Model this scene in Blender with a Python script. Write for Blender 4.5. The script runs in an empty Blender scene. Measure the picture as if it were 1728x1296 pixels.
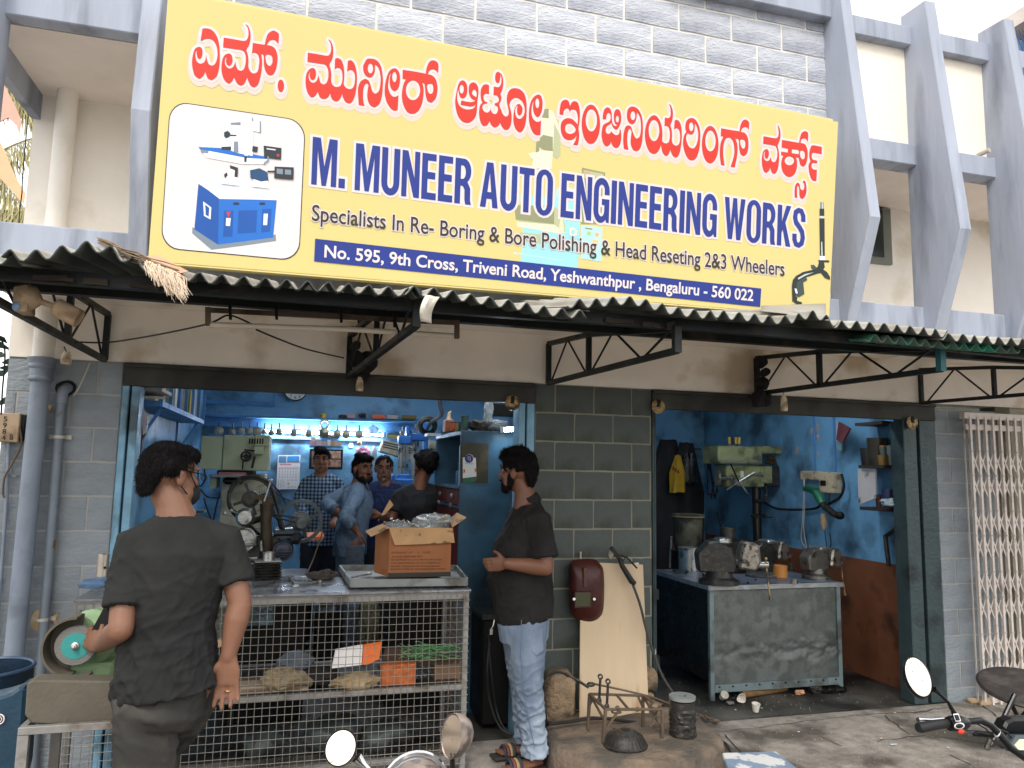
import bpy, bmesh, math, random
from mathutils import Vector as V, Matrix, noise
R = math.radians
sc = bpy.context.scene
# ---------------- camera, world, sun, exposure ----------------
FPX, CAMD, CAMH = 1249.31, 4.6406, 1.6467
YAW, PITCH, ROLL = 0.2704138, 0.1164448, 0.0183012
CP = V((0, -CAMD, CAMH))
_f = V((math.sin(YAW)*math.cos(PITCH), math.cos(YAW)*math.cos(PITCH), math.sin(PITCH)))
_r = V((math.cos(YAW), -math.sin(YAW), 0)); _u = _r.cross(_f)
CR = _r*math.cos(ROLL) + _u*math.sin(ROLL); CU = -_r*math.sin(ROLL) + _u*math.cos(ROLL)
cam = bpy.data.objects.new('camera', bpy.data.cameras.new('camera'))
sc.collection.objects.link(cam)
cam.matrix_world = Matrix(((CR.x, CU.x, -_f.x, CP.x), (CR.y, CU.y, -_f.y, CP.y), (CR.z, CU.z, -_f.z, CP.z), (0, 0, 0, 1)))
cam.data.sensor_width = 36; cam.data.lens = FPX/1728*36
cam.data.clip_start = 0.05; cam.data.clip_end = 500
sc.camera = cam
SUN_EL, SUN_AZ = 48, 205       # sun high in front of the facade, a little to the left
w = bpy.data.worlds.new('World'); sc.world = w; w.use_nodes = True
nt = w.node_tree; nt.nodes.clear()
sky = nt.nodes.new('ShaderNodeTexSky'); sky.sky_type = 'NISHITA'; sky.sun_disc = False
sky.sun_elevation = R(SUN_EL); sky.sun_rotation = R(SUN_AZ); sky.air_density = 1.0; sky.dust_density = 4.0
mx = nt.nodes.new('ShaderNodeMix'); mx.data_type = 'RGBA'; mx.inputs[0].default_value = 0.78
mx.inputs[7].default_value = (13.0, 13.0, 13.0, 1)      # cloud cover
bg = nt.nodes.new('ShaderNodeBackground'); bg.inputs[1].default_value = 0.1
wo = nt.nodes.new('ShaderNodeOutputWorld')
nt.links.new(sky.outputs[0], mx.inputs[6]); nt.links.new(mx.outputs[2], bg.inputs[0]); nt.links.new(bg.outputs[0], wo.inputs[0])
sl = bpy.data.lights.new('sun', 'SUN'); sl.energy = 1.0; sl.angle = R(18); sl.color = (1, .96, .90)
so = bpy.data.objects.new('sun', sl); sc.collection.objects.link(so)
_a = R(SUN_AZ)
sd = V((math.sin(_a)*math.cos(R(SUN_EL)), math.cos(_a)*math.cos(R(SUN_EL)), math.sin(R(SUN_EL))))
so.rotation_euler = sd.to_track_quat('Z', 'Y').to_euler(); so.location = sd*20
sc.view_settings.view_transform = 'Standard'; sc.view_settings.look = 'None'
sc.view_settings.gamma = 1; sc.view_settings.use_curve_mapping = False
sc.view_settings.exposure = 0.9
sc.cycles.max_bounces = 8; sc.cycles.diffuse_bounces = 4; sc.cycles.sample_clamp_indirect = 4

# ---------------- helpers ----------------
def ray(x, y): return _f + CR*((x-864)/FPX) - CU*((y-648)/FPX)
def P(x, y, Y=None, Z=None, X=None):
 """the point of the place seen at photo position x, y on the plane Y=, Z= or X="""
 d = ray(x, y)
 t = (Y-CP.y)/d.y if Y is not None else ((Z-CP.z)/d.z if Z is not None else (X-CP.x)/d.x)
 return CP + d*t
def lin(c):
 return tuple((v/255/12.92 if v <= 10 else ((v/255+.055)/1.055)**2.4) for v in c)
_ax = {'x': V((1, 0, 0)), 'y': V((0, 1, 0)), 'z': V((0, 0, 1))}
def AX(a): return (_ax[a] if isinstance(a, str) else V(a)).normalized()
def frame(d, up=None):
 d = d.normalized(); up = V(up) if up is not None else (V((0, 0, 1)) if abs(d.z) < .95 else V((0, 1, 0)))
 s = d.cross(up)
 if s.length < 1e-6: s = d.cross(V((1, 0, 0)))
 s.normalize(); return s, s.cross(d).normalized()
class MB:
 def __init__(s): s.v = []; s.f = []
 def add(s, vs, fs):
  n = len(s.v); s.v += [V(p) for p in vs]; s.f += [tuple(i+n for i in f) for f in fs]; return s
 def box(s, a, b):
  x0, x1 = sorted((a[0], b[0])); y0, y1 = sorted((a[1], b[1])); z0, z1 = sorted((a[2], b[2]))
  return s.add([(x0,y0,z0),(x1,y0,z0),(x1,y1,z0),(x0,y1,z0),(x0,y0,z1),(x1,y0,z1),(x1,y1,z1),(x0,y1,z1)],
      [(0,3,2,1),(4,5,6,7),(0,1,5,4),(1,2,6,5),(2,3,7,6),(3,0,4,7)])
 def cbox(s, c, sz, rz=0, rx=0, ry=0):
  m = Matrix.Rotation(rz, 3, 'Z') @ Matrix.Rotation(ry, 3, 'Y') @ Matrix.Rotation(rx, 3, 'X'); c = V(c); h = V(sz)/2
  vs = [c + m @ V((a*h.x, b*h.y, d*h.z)) for d in (-1, 1) for a, b in ((-1,-1),(1,-1),(1,1),(-1,1))]
  return s.add(vs, [(0,3,2,1),(4,5,6,7),(0,1,5,4),(1,2,6,5),(2,3,7,6),(3,0,4,7)])
 def bar(s, p, q, w, h=None, up=None):
  p, q = V(p), V(q); h = h or w; a, b = frame(q-p, up); vs = []
  for e in (p, q):
   for i, j in ((-1,-1),(1,-1),(1,1),(-1,1)): vs.append(e + a*(i*w/2) + b*(j*h/2))
  return s.add(vs, [(0,1,2,3),(7,6,5,4),(0,4,5,1),(1,5,6,2),(2,6,7,3),(3,7,4,0)])
 def tube(s, pts, r, n=8, cap=True, ell=None, up=None):
  pts = [V(p) for p in pts]; k = len(pts); rs = r if isinstance(r, (list, tuple)) else [r]*k
  a = b = None; vs = []
  for i, p in enumerate(pts):
   d = pts[min(i+1, k-1)] - pts[max(i-1, 0)]
   if d.length < 1e-9: d = V((0, 0, 1))
   if a is None: a, b = frame(d, up)
   else:
    d.normalize(); a = (a - d*a.dot(d))
    if a.length < 1e-6: a, b = frame(d)
    a.normalize(); b = a.cross(d).normalized()*(1)
    if b.dot(pb) < 0: b = -b
   pb = b
   ri = rs[i]; ra, rb = (ri if isinstance(ri, (list, tuple)) else (ri, ri))
   for j in range(n):
    t = 2*math.pi*j/n; vs.append(p + a*(math.cos(t)*ra) + b*(math.sin(t)*rb))
  fs = [(i*n+j, i*n+(j+1) % n, (i+1)*n+(j+1) % n, (i+1)*n+j) for i in range(k-1) for j in range(n)]
  if cap: fs += [tuple(range(n-1, -1, -1)), tuple((k-1)*n+j for j in range(n))]
  return s.add(vs, fs)
 def cyl(s, p, q, r, n=12, r2=None): return s.tube([p, q], [r, r if r2 is None else r2], n)
 def lathe(s, prof, c, axis='z', n=20, up=None):
  d = AX(axis); a, b = frame(d, up); c = V(c); vs = []
  for r, h in prof:
   for j in range(n):
    t = 2*math.pi*j/n; vs.append(c + d*h + a*(math.cos(t)*r) + b*(math.sin(t)*r))
  k = len(prof)
  fs = [(i*n+j, i*n+(j+1) % n, (i+1)*n+(j+1) % n, (i+1)*n+j) for i in range(k-1) for j in range(n)]
  fs += [tuple(range(n-1, -1, -1)), tuple((k-1)*n+j for j in range(n))]
  return s.add(vs, fs)
 def torus(s, c, axis, Rr, r, n=24, m=6, a0=0, a1=2*math.pi):
  d = AX(axis); a, b = frame(d); c = V(c); full = abs(a1-a0-2*math.pi) < 1e-6; vs = []
  K = n if full else n+1
  for i in range(K):
   t = a0+(a1-a0)*i/n; o = a*math.cos(t)+b*math.sin(t)
   for j in range(m):
    q = 2*math.pi*j/m; vs.append(c+o*(Rr+r*math.cos(q))+d*(r*math.sin(q)))
  fs = [(i*m+j, ((i+1) % K)*m+j, ((i+1) % K)*m+(j+1) % m, i*m+(j+1) % m) for i in range(n) for j in range(m)]
  return s.add(vs, fs)
 def ball(s, c, r, n=10, m=8, rot=None):
  r = V(r) if isinstance(r, (list, tuple, V)) else V((r, r, r)); c = V(c); vs = []
  for i in range(1, m):
   p = math.pi*i/m
   for j in range(n):
    t = 2*math.pi*j/n; q = V((r.x*math.sin(p)*math.cos(t), r.y*math.sin(p)*math.sin(t), r.z*math.cos(p)))
    vs.append(c+(rot @ q if rot else q))
  q0, q1 = V((0, 0, r.z)), V((0, 0, -r.z))
  vs += [c+(rot @ q0 if rot else q0), c+(rot @ q1 if rot else q1)]
  fs = [(i*n+j, (i+1)*n+j, (i+1)*n+(j+1) % n, i*n+(j+1) % n) for i in range(m-2) for j in range(n)]
  T = (m-1)*n
  fs += [(T, j, (j+1) % n) for j in range(n)] + [(T+1, (m-2)*n+(j+1) % n, (m-2)*n+j) for j in range(n)]
  return s.add(vs, fs)
 def prism(s, poly, vec):
  poly = [V(p) for p in poly]; n = len(poly); vec = V(vec)
  fs = [tuple(range(n)), tuple(range(2*n-1, n-1, -1))] + [(i, i+n, (i+1) % n+n, (i+1) % n) for i in range(n)]
  return s.add(poly+[p+vec for p in poly], fs)
 def poly(s, pts): return s.add(pts, [tuple(range(len(pts)))])
 def ring(s, c, axis, ro, ri, th, n=24):
  d = AX(axis); return s.lathe2([(ri, 0), (ro, 0), (ro, th), (ri, th)], c, d, n)
 def lathe2(s, prof, c, axis, n=24):          # closed profile (a ring)
  d = AX(axis); a, b = frame(d); c = V(c); vs = []; k = len(prof)
  for r, h in prof:
   for j in range(n):
    t = 2*math.pi*j/n; vs.append(c+d*h+a*(math.cos(t)*r)+b*(math.sin(t)*r))
  return s.add(vs, [(i*n+j, i*n+(j+1) % n, ((i+1) % k)*n+(j+1) % n, ((i+1) % k)*n+j) for i in range(k) for j in range(n)])
 def jit(s, a, sc_=5, seed=0):
  for i, p in enumerate(s.v): s.v[i] = p+noise.noise_vector(p*sc_+V((seed, 0, 0)))*a
  return s
def tag(o, label=None, cat=None, group=None, kind=None):
 if label: o['label'] = label
 if cat: o['category'] = cat
 if group: o['group'] = group
 if kind: o['kind'] = kind
 return o
def link(o): sc.collection.objects.link(o); return o
def thing(name, label, cat, loc=(0, 0, 0), group=None):
 o = bpy.data.objects.new(name, None); o.empty_display_size = .1; o.location = loc; link(o)
 return tag(o, label, cat, group)
def rootloc(p):
 q = V((0, 0, 0))
 while p is not None: q += p.location; p = p.parent
 return q
def mk(name, mb, mat, parent=None, smooth=35, bevel=0, fixn=True, sub=0):
 me = bpy.data.meshes.new(name); o0 = rootloc(parent) if parent else V((0, 0, 0))
 me.from_pydata([tuple(p-o0) for p in mb.v], [], mb.f); me.update()
 if fixn:
  bm = bmesh.new(); bm.from_mesh(me); bmesh.ops.recalc_face_normals(bm, faces=bm.faces); bm.to_mesh(me); bm.free()
 if smooth:
  me.polygons.foreach_set('use_smooth', [True]*len(me.polygons)); me.set_sharp_from_angle(angle=R(smooth))
 me.materials.append(mat)
 o = bpy.data.objects.new(name, me); link(o)
 if parent: o.parent = parent
 if bevel:
  b = o.modifiers.new('bevel', 'BEVEL'); b.width = bevel; b.segments = 1; b.limit_method = 'ANGLE'; b.angle_limit = R(40)
 return o
def solo(name, mb, mat, label, cat, group=None, loc=None, **k):
 """a thing that is one mesh; its origin goes to its base"""
 if loc is None:
  xs = [p.x for p in mb.v]; ys = [p.y for p in mb.v]
  loc = V(((min(xs)+max(xs))/2, (min(ys)+max(ys))/2, min(p.z for p in mb.v)))
 loc = V(loc)
 for i in range(len(mb.v)): mb.v[i] = mb.v[i]-loc
 o = mk(name, mb, mat, None, **k); o.location = loc
 return tag(o, label, cat, group)
def copy_tree(o, parent=None):
 c = o.copy(); link(c); c.parent = parent
 for ch in list(o.children): copy_tree(ch, c)
 return c
# ---------------- materials ----------------
MATS = {}
def mat(name, col, r=.6, m=0, var=.12, vs=5, bump=.15, bs=60, dirt=None, ds=2.5, dt=.55, rnd=0, emit=None, es=1, stretch=None, spec=.4, trans=0, bd=.004, dsoft=.12, alpha=1):
 if name in MATS: return MATS[name]
 mt = bpy.data.materials.new(name); mt.use_nodes = True; n = mt.node_tree.nodes; l = mt.node_tree.links
 b = n['Principled BSDF']; c = lin(col)+(1,) if max(col) > 1.01 else tuple(col)+(1,)
 b.inputs['Roughness'].default_value = r; b.inputs['Metallic'].default_value = m; b.inputs['Specular IOR Level'].default_value = spec
 tc = n.new('ShaderNodeTexCoord'); mp = n.new('ShaderNodeMapping'); l.new(tc.outputs['Object'], mp.inputs[0])
 if stretch: mp.inputs['Scale'].default_value = stretch
 out = None
 def mixc(f, A, B, bt='MIX'):
  x = n.new('ShaderNodeMix'); x.data_type = 'RGBA'; x.blend_type = bt
  for i, q in ((0, f), (6, A), (7, B)):
   if isinstance(q, bpy.types.NodeSocket): l.new(q, x.inputs[i])
   else: x.inputs[i].default_value = q
  return x.outputs[2]
 def nz(scale, det=4):
  t = n.new('ShaderNodeTexNoise'); t.inputs['Scale'].default_value = scale; t.inputs['Detail'].default_value = det
  l.new(mp.outputs[0], t.inputs['Vector']); return t.outputs['Fac']
 def rng(s, a, b_, c_=0, d=1):
  t = n.new('ShaderNodeMapRange'); l.new(s, t.inputs[0])
  for i, q in enumerate((a, b_, c_, d)): t.inputs[i+1].default_value = q
  return t.outputs[0]
 cur = c
 if var:
  cur = mixc(rng(nz(vs), .3, .7), tuple(x*(1-var) for x in c[:3])+(1,), tuple(min(1, x*(1+var)) for x in c[:3])+(1,))
 if dirt:
  dc = lin(dirt)+(1,); cur = mixc(rng(nz(ds, 7), dt-dsoft/2, dt+dsoft/2), cur, dc)
 if rnd:
  oi = n.new('ShaderNodeObjectInfo'); g = rng(oi.outputs['Random'], 0, 1, 1-rnd, 1+rnd)
  cb = n.new('ShaderNodeCombineColor')
  for i in range(3): l.new(g, cb.inputs[i])
  cur = mixc(1.0, cur, cb.outputs[0], 'MULTIPLY')
 if isinstance(cur, tuple): b.inputs['Base Color'].default_value = cur
 else: l.new(cur, b.inputs['Base Color'])
 if bump:
  bp = n.new('ShaderNodeBump'); bp.inputs['Strength'].default_value = min(1, bump*2); bp.inputs['Distance'].default_value = bd
  l.new(nz(bs, 5), bp.inputs['Height']); l.new(bp.outputs[0], b.inputs['Normal'])
  l.new(rng(nz(vs*1.7, 5), .2, .8, max(.02, r-.12), min(1, r+.12)), b.inputs['Roughness'])
 if emit:
  b.inputs['Emission Color'].default_value = lin(emit)+(1,); b.inputs['Emission Strength'].default_value = es
 if trans: b.inputs['Transmission Weight'].default_value = trans; b.inputs['IOR'].default_value = 1.3
 if alpha < 1: b.inputs['Alpha'].default_value = alpha
 MATS[name] = mt; return mt
# ---------------- the signboard ----------------
m_yellow = mat('sign_yellow', (211, 193, 124), .45, var=.03, vs=1.2, bump=.25, bs=3, bd=.01, stretch=(1, 1, .35))
m_red = mat('print_red', (204, 44, 26), .45, var=.03, bump=0)
m_halo = mat('print_white', (218, 206, 204), .5, var=.02, bump=0)
m_navy = mat('print_navy', (26, 48, 130), .45, var=.05, bump=0)
m_dark = mat('print_black', (48, 44, 42), .5, var=.05, bump=0)
S0, S1, S2, S3 = P(250, 440, Y=-1.05), P(1399, 534, Y=-1.05), P(1414, 206, Y=-1.17), P(284, -14, Y=-1.17)
SN = (S1-S0).cross(S3-S0).normalized()
if SN.y > 0: SN = -SN
def wave(p): return noise.noise(V((p.x*1.7, p.z*.8, 0)))*.0016+noise.noise(V((p.x*6, p.z*1.2, 3)))*.0006
def PS(x, y, h=0):
 d = ray(x, y); t = (S0-CP).dot(SN)/d.dot(SN); return CP+d*t+SN*(h+.0012)
sign = thing('signboard', 'wide yellow signboard with red Kannada and blue English lettering above the corrugated awning', 'signboard', P(824, 487, Y=-1.05))
q = [PS(250, 440), PS(1399, 534), PS(1414, 206), PS(284, -14)]
mb = MB()
NX, NZ = 60, 16      # slightly wavy flex sheet
g = [[None]*(NX+1) for _ in range(NZ+1)]
for j in range(NZ+1):
 for i in range(NX+1):
  u, v_ = i/NX, j/NZ
  p = (q[0]*(1-u)+q[1]*u)*(1-v_)+(q[3]*(1-u)+q[2]*u)*v_
  g[j][i] = p
vs = [p for row in g for p in row]
fs = [(j*(NX+1)+i, j*(NX+1)+i+1, (j+1)*(NX+1)+i+1, (j+1)*(NX+1)+i) for j in range(NZ) for i in range(NX)]
for i_, p in enumerate(vs):
 vs[i_] = p+SN*((noise.noise(V((p.x*1.7, p.z*.8, 0)))*.0016+noise.noise(V((p.x*6, p.z*1.2, 3)))*.0006) if 0 < i_ % (NX+1) < NX else 0)
mb.add(vs, fs); mk('sign_face', mb, m_yellow, sign, smooth=0, fixn=False)
mb = MB()
qc = (q[0]+q[1]+q[2]+q[3])/4
qi = [p+(qc-p).normalized()*.035 for p in q]
for i in range(4): mb.bar(qi[i]-SN*.026, qi[(i+1) % 4]-SN*.026, .045, .045)
mk('sign_frame', mb, m_yellow, sign)
mb = MB()
for k in (.2, .5, .8):
 mb.bar((q[0]*(1-k)+q[1]*k)-SN*.03, (q[3]*(1-k)+q[2]*k)-SN*.03, .03)
mk('rear_brace', mb, mat('steel_dark', (60, 62, 60), .6, .4), sign)
def cr(pts, n=6, ang=62):
 """closed Catmull-Rom through points, sharp where the outline turns hard"""
 k = len(pts); out = []; sharp = []
 for i in range(k):
  a = V(pts[i])-V(pts[i-1]); b = V(pts[(i+1) % k])-V(pts[i])
  sharp.append(a.length > 0 and b.length > 0 and a.angle(b) > R(ang))
 for i in range(k):
  p0, p1, p2, p3 = V(pts[i-1]), V(pts[i]), V(pts[(i+1) % k]), V(pts[(i+2) % k])
  if sharp[i]: p0 = p1-(p2-p1)*.5
  if sharp[(i+1) % k]: p3 = p2+(p2-p1)*.5
  for j in range(n):
   t = j/n
   out.append(.5*((2*p1)+(p2-p0)*t+(2*p0-5*p1+4*p2-p3)*t*t+(-p0+3*p1-3*p2+p3)*t**3))
 return out
def ell(cx, cy, rx, ry, n=14): return [(cx+rx*math.cos(2*math.pi*i/n), cy+ry*math.sin(2*math.pi*i/n)) for i in range(n)]
S_ORI = S0.copy(); S_U = (S1-S0).normalized(); S_W = SN.cross(S_U).normalized()
if S_W.z < 0: S_W = -S_W
def flat(px, py):
 p = PS(px, py)-S_ORI; return (p.dot(S_U), p.dot(S_W))
def unflat(x, y, h): return S_ORI+S_U*x+S_W*y+SN*h
def curve_mesh(loops):
 cu = bpy.data.curves.new('tmp', 'CURVE'); cu.dimensions = '2D'; cu.fill_mode = 'FRONT'
 for lp in loops:
  sp = cu.splines.new('POLY'); sp.points.add(len(lp)-1); sp.use_cyclic_u = True
  for i, p in enumerate(lp): sp.points[i].co = (p[0], p[1], 0, 1)
 o = bpy.data.objects.new('tmp', cu); link(o)
 bpy.context.view_layer.update()
 me = bpy.data.meshes.new_from_object(o.evaluated_get(bpy.context.evaluated_depsgraph_get()))
 r = ([tuple(v.co) for v in me.vertices], [tuple(p.vertices) for p in me.polygons])
 bpy.data.objects.remove(o); bpy.data.curves.remove(cu); bpy.data.meshes.remove(me); return r
KAN = [((310, 30), 7.8545, [
 [[(250,150),(300,145),(370,165),(430,230),(465,330),(478,450),(478,600),(460,720),(430,790),(370,833),(325,810),(300,760),(288,715),(270,760),(235,800),(200,808),(150,770),(125,700),(112,620),(118,530),(140,440),(165,405),(205,390),(240,410),(250,470),(240,525),(210,555),(185,530),(174,480),(178,435),(160,460),(155,510),(170,570),(200,605),(235,612),(275,590),(292,550),(298,490),(310,560),(335,620),(380,638),(420,610),(445,540),(450,460),(435,380),(400,315),(350,285),(295,285),(225,312)]],
 [[(533,268),(680,292),(800,312),(840,290),(858,240),(858,180),(845,130),(815,92),(850,110),(878,170),(888,240),(880,320),(860,380),(832,432),(850,490),(858,560),(858,650),(875,700),(905,735),(945,740),(980,715),(998,640),(1003,560),(985,495),(945,468),(915,472),(905,490),(918,337),(1000,352),(1075,362),(1090,290),(1120,215),(1185,175),(1235,195),(1262,230),(1255,360),(1230,320),(1190,298),(1140,310),(1100,365),(1170,382),(1220,430),(1243,510),(1240,600),(1222,690),(1190,750),(1150,768),(1105,745),(1075,680),(1063,600),(1064,540),(1055,490),(1028,488),(1038,560),(1035,680),(1015,800),(985,890),(935,930),(890,905),(860,850),(840,795),(820,850),(790,890),(750,900),(710,875),(685,830),(668,792),(650,835),(620,868),(590,873),(540,830),(508,740),(502,650),(515,560),(545,500),(600,478),(635,500),(648,550),(640,610),(610,643),(575,625),(563,580),(570,520),(550,555),(548,610),(570,655),(610,677),(650,660),(675,620),(685,575),(695,640),(720,690),(760,707),(800,680),(820,610),(825,540),(810,470),(770,435),(680,420),(523,397)],
 [(1085,510),(1120,492),(1165,510),(1178,560),(1172,610),(1145,642),(1110,625),(1090,570)]],
 [ell(1288,907,42,83)]]),
((500, 60), 6.646, [
 [[(130,195),(240,213),(345,230),(375,212),(390,170),(388,110),(375,70),(355,45),(385,65),(408,120),(414,190),(405,260),(372,330),(385,380),(392,440),(392,520),(410,560),(445,580),(490,570),(512,530),(518,460),(510,400),(485,370),(455,365),(430,385),(435,265),(465,256),(505,280),(528,340),(538,420),(535,500),(532,550),(560,590),(605,604),(640,580),(658,510),(655,440),(635,400),(600,385),(570,410),(578,288),(615,282),(650,320),(672,390),(680,480),(672,600),(650,700),(620,750),(590,763),(550,745),(525,700),(512,655),(495,705),(470,735),(440,740),(400,715),(378,650),(360,690),(330,710),(300,713),(265,695),(240,632),(220,670),(190,692),(160,690),(125,640),(106,560),(106,480),(120,420),(150,380),(185,368),(212,385),(220,430),(212,480),(185,503),(160,488),(150,450),(158,405),(142,430),(138,470),(155,515),(190,533),(225,515),(245,470),(250,440),(258,490),(275,535),(310,553),(340,530),(358,470),(358,400),(340,350),(305,325),(125,298)]],
 [[(765,310),(790,270),(830,262),(890,275),(940,330),(962,410),(970,500),(968,600),(955,700),(930,770),(880,810),(835,790),(805,740),(795,680),(800,610),(808,560),(795,540),(775,545),(755,590),(748,660),(752,740),(765,792),(700,782),(695,700),(690,620),(700,560),(725,515),(770,490),(810,510),(832,560),(845,610),(865,645),(890,655),(925,625),(942,550),(945,470),(930,390),(905,345),(882,332),(880,400),(868,440),(845,468),(815,472),(780,455),(755,410),(750,350)], ell(830,372,30,55)],
 [[(1135,843),(1090,843),(1050,810),(1010,740),(992,660),(992,580),(1010,480),(1045,400),(1100,370),(1140,395),(1160,450),(1160,530),(1140,600),(1100,630),(1065,600),(1047,540),(1050,470),(1065,425),(1045,450),(1032,520),(1030,590),(1050,650),(1080,685),(1110,690),(1145,672)], ell(1100,468,25,58)],
 [[(1193,387),(1330,408),(1452,430),(1460,370),(1490,300),(1540,282),(1590,320),(1588,430),(1565,395),(1530,380),(1490,400),(1474,437),(1520,450),(1560,490),(1580,560),(1580,630),(1560,710),(1515,757),(1470,735),(1450,670),(1442,590),(1435,545),(1410,530),(1425,590),(1425,660),(1410,760),(1370,845),(1310,880),(1245,860),(1200,780),(1183,690),(1188,610),(1205,540),(1230,495),(1190,488)], ell(1308,617,80,110), [(1465,560),(1490,545),(1525,550),(1535,590),(1530,640),(1505,658),(1480,640),(1468,600)]]]),
((750, 110), 9.0947, [
 [[(163,560),(175,460),(200,340),(230,265),(275,237),(320,262),(345,320),(348,400),(330,480),(285,517),(245,500),(222,450),(208,370),(195,440),(195,530),(215,600),(255,650),(330,682),(400,680),(450,660),(485,592),(465,618),(420,637),(340,630),(245,612),(258,545),(330,562),(400,570),(440,565),(470,548),(410,515),(375,440),(370,370),(385,300),(435,268),(485,290),(515,350),(520,430),(505,540),(500,620),(490,740),(460,820),(400,875),(340,890),(270,865),(210,790),(175,680)], ell(262,372,33,66), [(420,420),(440,385),(465,378),(488,410),(493,450),(488,495),(450,475),(425,450)]],
 [[(683,315),(645,298),(595,310),(560,370),(552,450),(560,530),(577,578),(545,620),(530,700),(532,790),(550,870),(580,925),(620,938),(660,915),(690,860),(715,920),(765,963),(810,945),(835,920),(850,885),(875,940),(905,980),(945,998),(990,975),(1020,900),(1028,800),(1020,720),(1000,640),(998,600),(1020,545),(1070,508),(1120,510),(1180,550),(1218,620),(1230,700),(1215,770),(1180,815),(1150,828),(1110,810),(1085,750),(1083,690),(1100,640),(1120,625),(1112,680),(1115,730),(1130,765),(1150,778),(1180,750),(1195,690),(1185,640),(1155,600),(1110,610),(1075,670),(1058,760),(1055,860),(1075,950),(1110,1010),(1155,1035),(1195,1010),(1230,940),(1250,840),(1258,740),(1258,640),(1250,540),(1220,440),(1160,380),(1090,357),(1020,370),(975,420),(955,500),(958,580),(975,660),(985,720),(975,770),(950,790),(915,780),(885,740),(868,690),(850,650),(840,600),(868,540),(870,490),(858,445),(885,380),(900,290),(895,210),(870,140),(820,103),(785,130),(775,200),(785,255),(815,285),(840,260),(853,200),(855,140),(872,200),(868,280),(840,335),(805,342),(755,330),(750,465),(800,470),(832,520),(820,570),(770,590),(770,618),(810,640),(818,690),(800,740),(765,755),(730,730),(710,690),(705,630),(700,690),(670,725),(635,730),(595,700),(580,640),(600,605),(655,588),(655,570),(620,560),(600,520),(600,470),(630,442),(680,450)]],
 [[(1468,1075),(1420,1078),(1370,1055),(1325,980),(1298,880),(1292,770),(1300,660),(1325,560),(1370,490),(1430,456),(1475,475),(1498,540),(1500,630),(1485,720),(1450,790),(1415,800),(1375,750),(1358,680),(1360,600),(1380,540),(1350,590),(1332,680),(1335,760),(1360,830),(1400,868),(1440,872),(1480,855)], ell(1422,587,30,75)]]),
((930, 150), 9.6, [
 [[(130,415),(140,310),(165,215),(225,180),(280,205),(303,285),(330,225),(380,203),(430,235),(455,320),(462,420),(455,540),(440,640),(450,740),(445,830),(425,920),(350,908),(385,850),(410,755),(370,810),(290,835),(215,810),(170,740),(152,650),(158,570),(190,510),(260,478),(330,490),(380,530),(425,582),(430,500),(420,410),(390,350),(340,340),(310,355),(302,410),(290,350),(260,322),(220,335),(200,370),(192,428)], [(228,610),(260,570),(320,568),(360,600),(395,660),(370,710),(310,735),(250,715),(225,670)]],
 [ell(640,577,148,318,20), ell(648,512,92,180,18)],
 [[(830,495),(838,400),(860,335),(905,303),(950,325),(975,390),(980,480),(988,550),(1010,595),(1045,605),(1065,590),(1030,560),(1012,490),(1015,400),(1040,345),(1075,333),(1110,360),(1128,430),(1128,520),(1105,600),(1070,655),(1040,660),(1010,640),(985,600),(972,555),(945,580),(900,610),(882,650),(880,690),(900,725),(930,732),(960,710),(975,690),(1000,725),(1040,750),(1080,745),(1100,710),(1110,640),(1125,690),(1132,780),(1120,880),(1085,945),(1040,960),(1000,935),(975,890),(965,855),(950,900),(905,938),(860,915),(825,840),(812,750),(820,660),(840,590),(885,560),(940,530),(960,480),(958,430),(940,398),(915,395),(895,430),(885,500)], ell(1068,492,25,55)],
 [[(1175,975),(1165,870),(1165,770),(1180,680),(1205,615),(1250,595),(1290,620),(1310,680),(1335,750),(1365,800),(1395,805),(1430,770),(1448,690),(1452,590),(1440,490),(1415,420),(1385,380),(1378,470),(1360,530),(1335,565),(1300,573),(1255,545),(1228,480),(1225,400),(1240,335),(1275,300),(1320,290),(1390,320),(1440,390),(1470,480),(1482,600),(1478,760),(1460,900),(1425,985),(1380,1010),(1330,995),(1295,930),(1283,860),(1290,780),(1298,700),(1285,655),(1260,650),(1240,700),(1230,780),(1230,880),(1248,990)], ell(1320,438,38,72)]]),
((1080, 165), 8.64, [
 [[(195,258),(245,280),(290,350),(315,440),(322,540),(318,620),(335,655),(375,668),(410,650),(428,590),(430,510),(415,440),(385,415),(352,418),(358,292),(400,300),(430,285),(442,240),(440,170),(430,120),(415,92),(445,115),(470,180),(476,250),(465,330),(440,405),(455,460),(462,540),(460,630),(480,680),(520,700),(560,680),(578,620),(580,540),(565,475),(535,448),(515,450),(492,468),(500,335),(535,325),(575,360),(598,440),(605,560),(595,690),(575,800),(545,860),(515,877),(475,850),(450,800),(437,755),(420,810),(395,845),(370,850),(335,820),(312,760),(303,690),(275,760),(235,810),(190,820),(135,790),(90,700),(68,580),(70,480),(95,370),(140,290)], ell(199,480,78,155,16)],
 [[(668,500),(655,450),(662,370),(690,320),(745,298),(800,320),(850,400),(872,500),(872,620),(862,740),(830,850),(790,905),(745,917),(690,885),(645,790),(623,680),(628,590),(648,530)], ell(742,425,32,65), [(690,520),(730,540),(765,530),(790,480),(795,375),(825,430),(843,510),(840,600),(820,680),(790,730),(755,740),(710,715),(675,640),(668,570)]],
 [ell(1018,687,121,273,20), ell(1022,632,76,152,18)],
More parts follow.
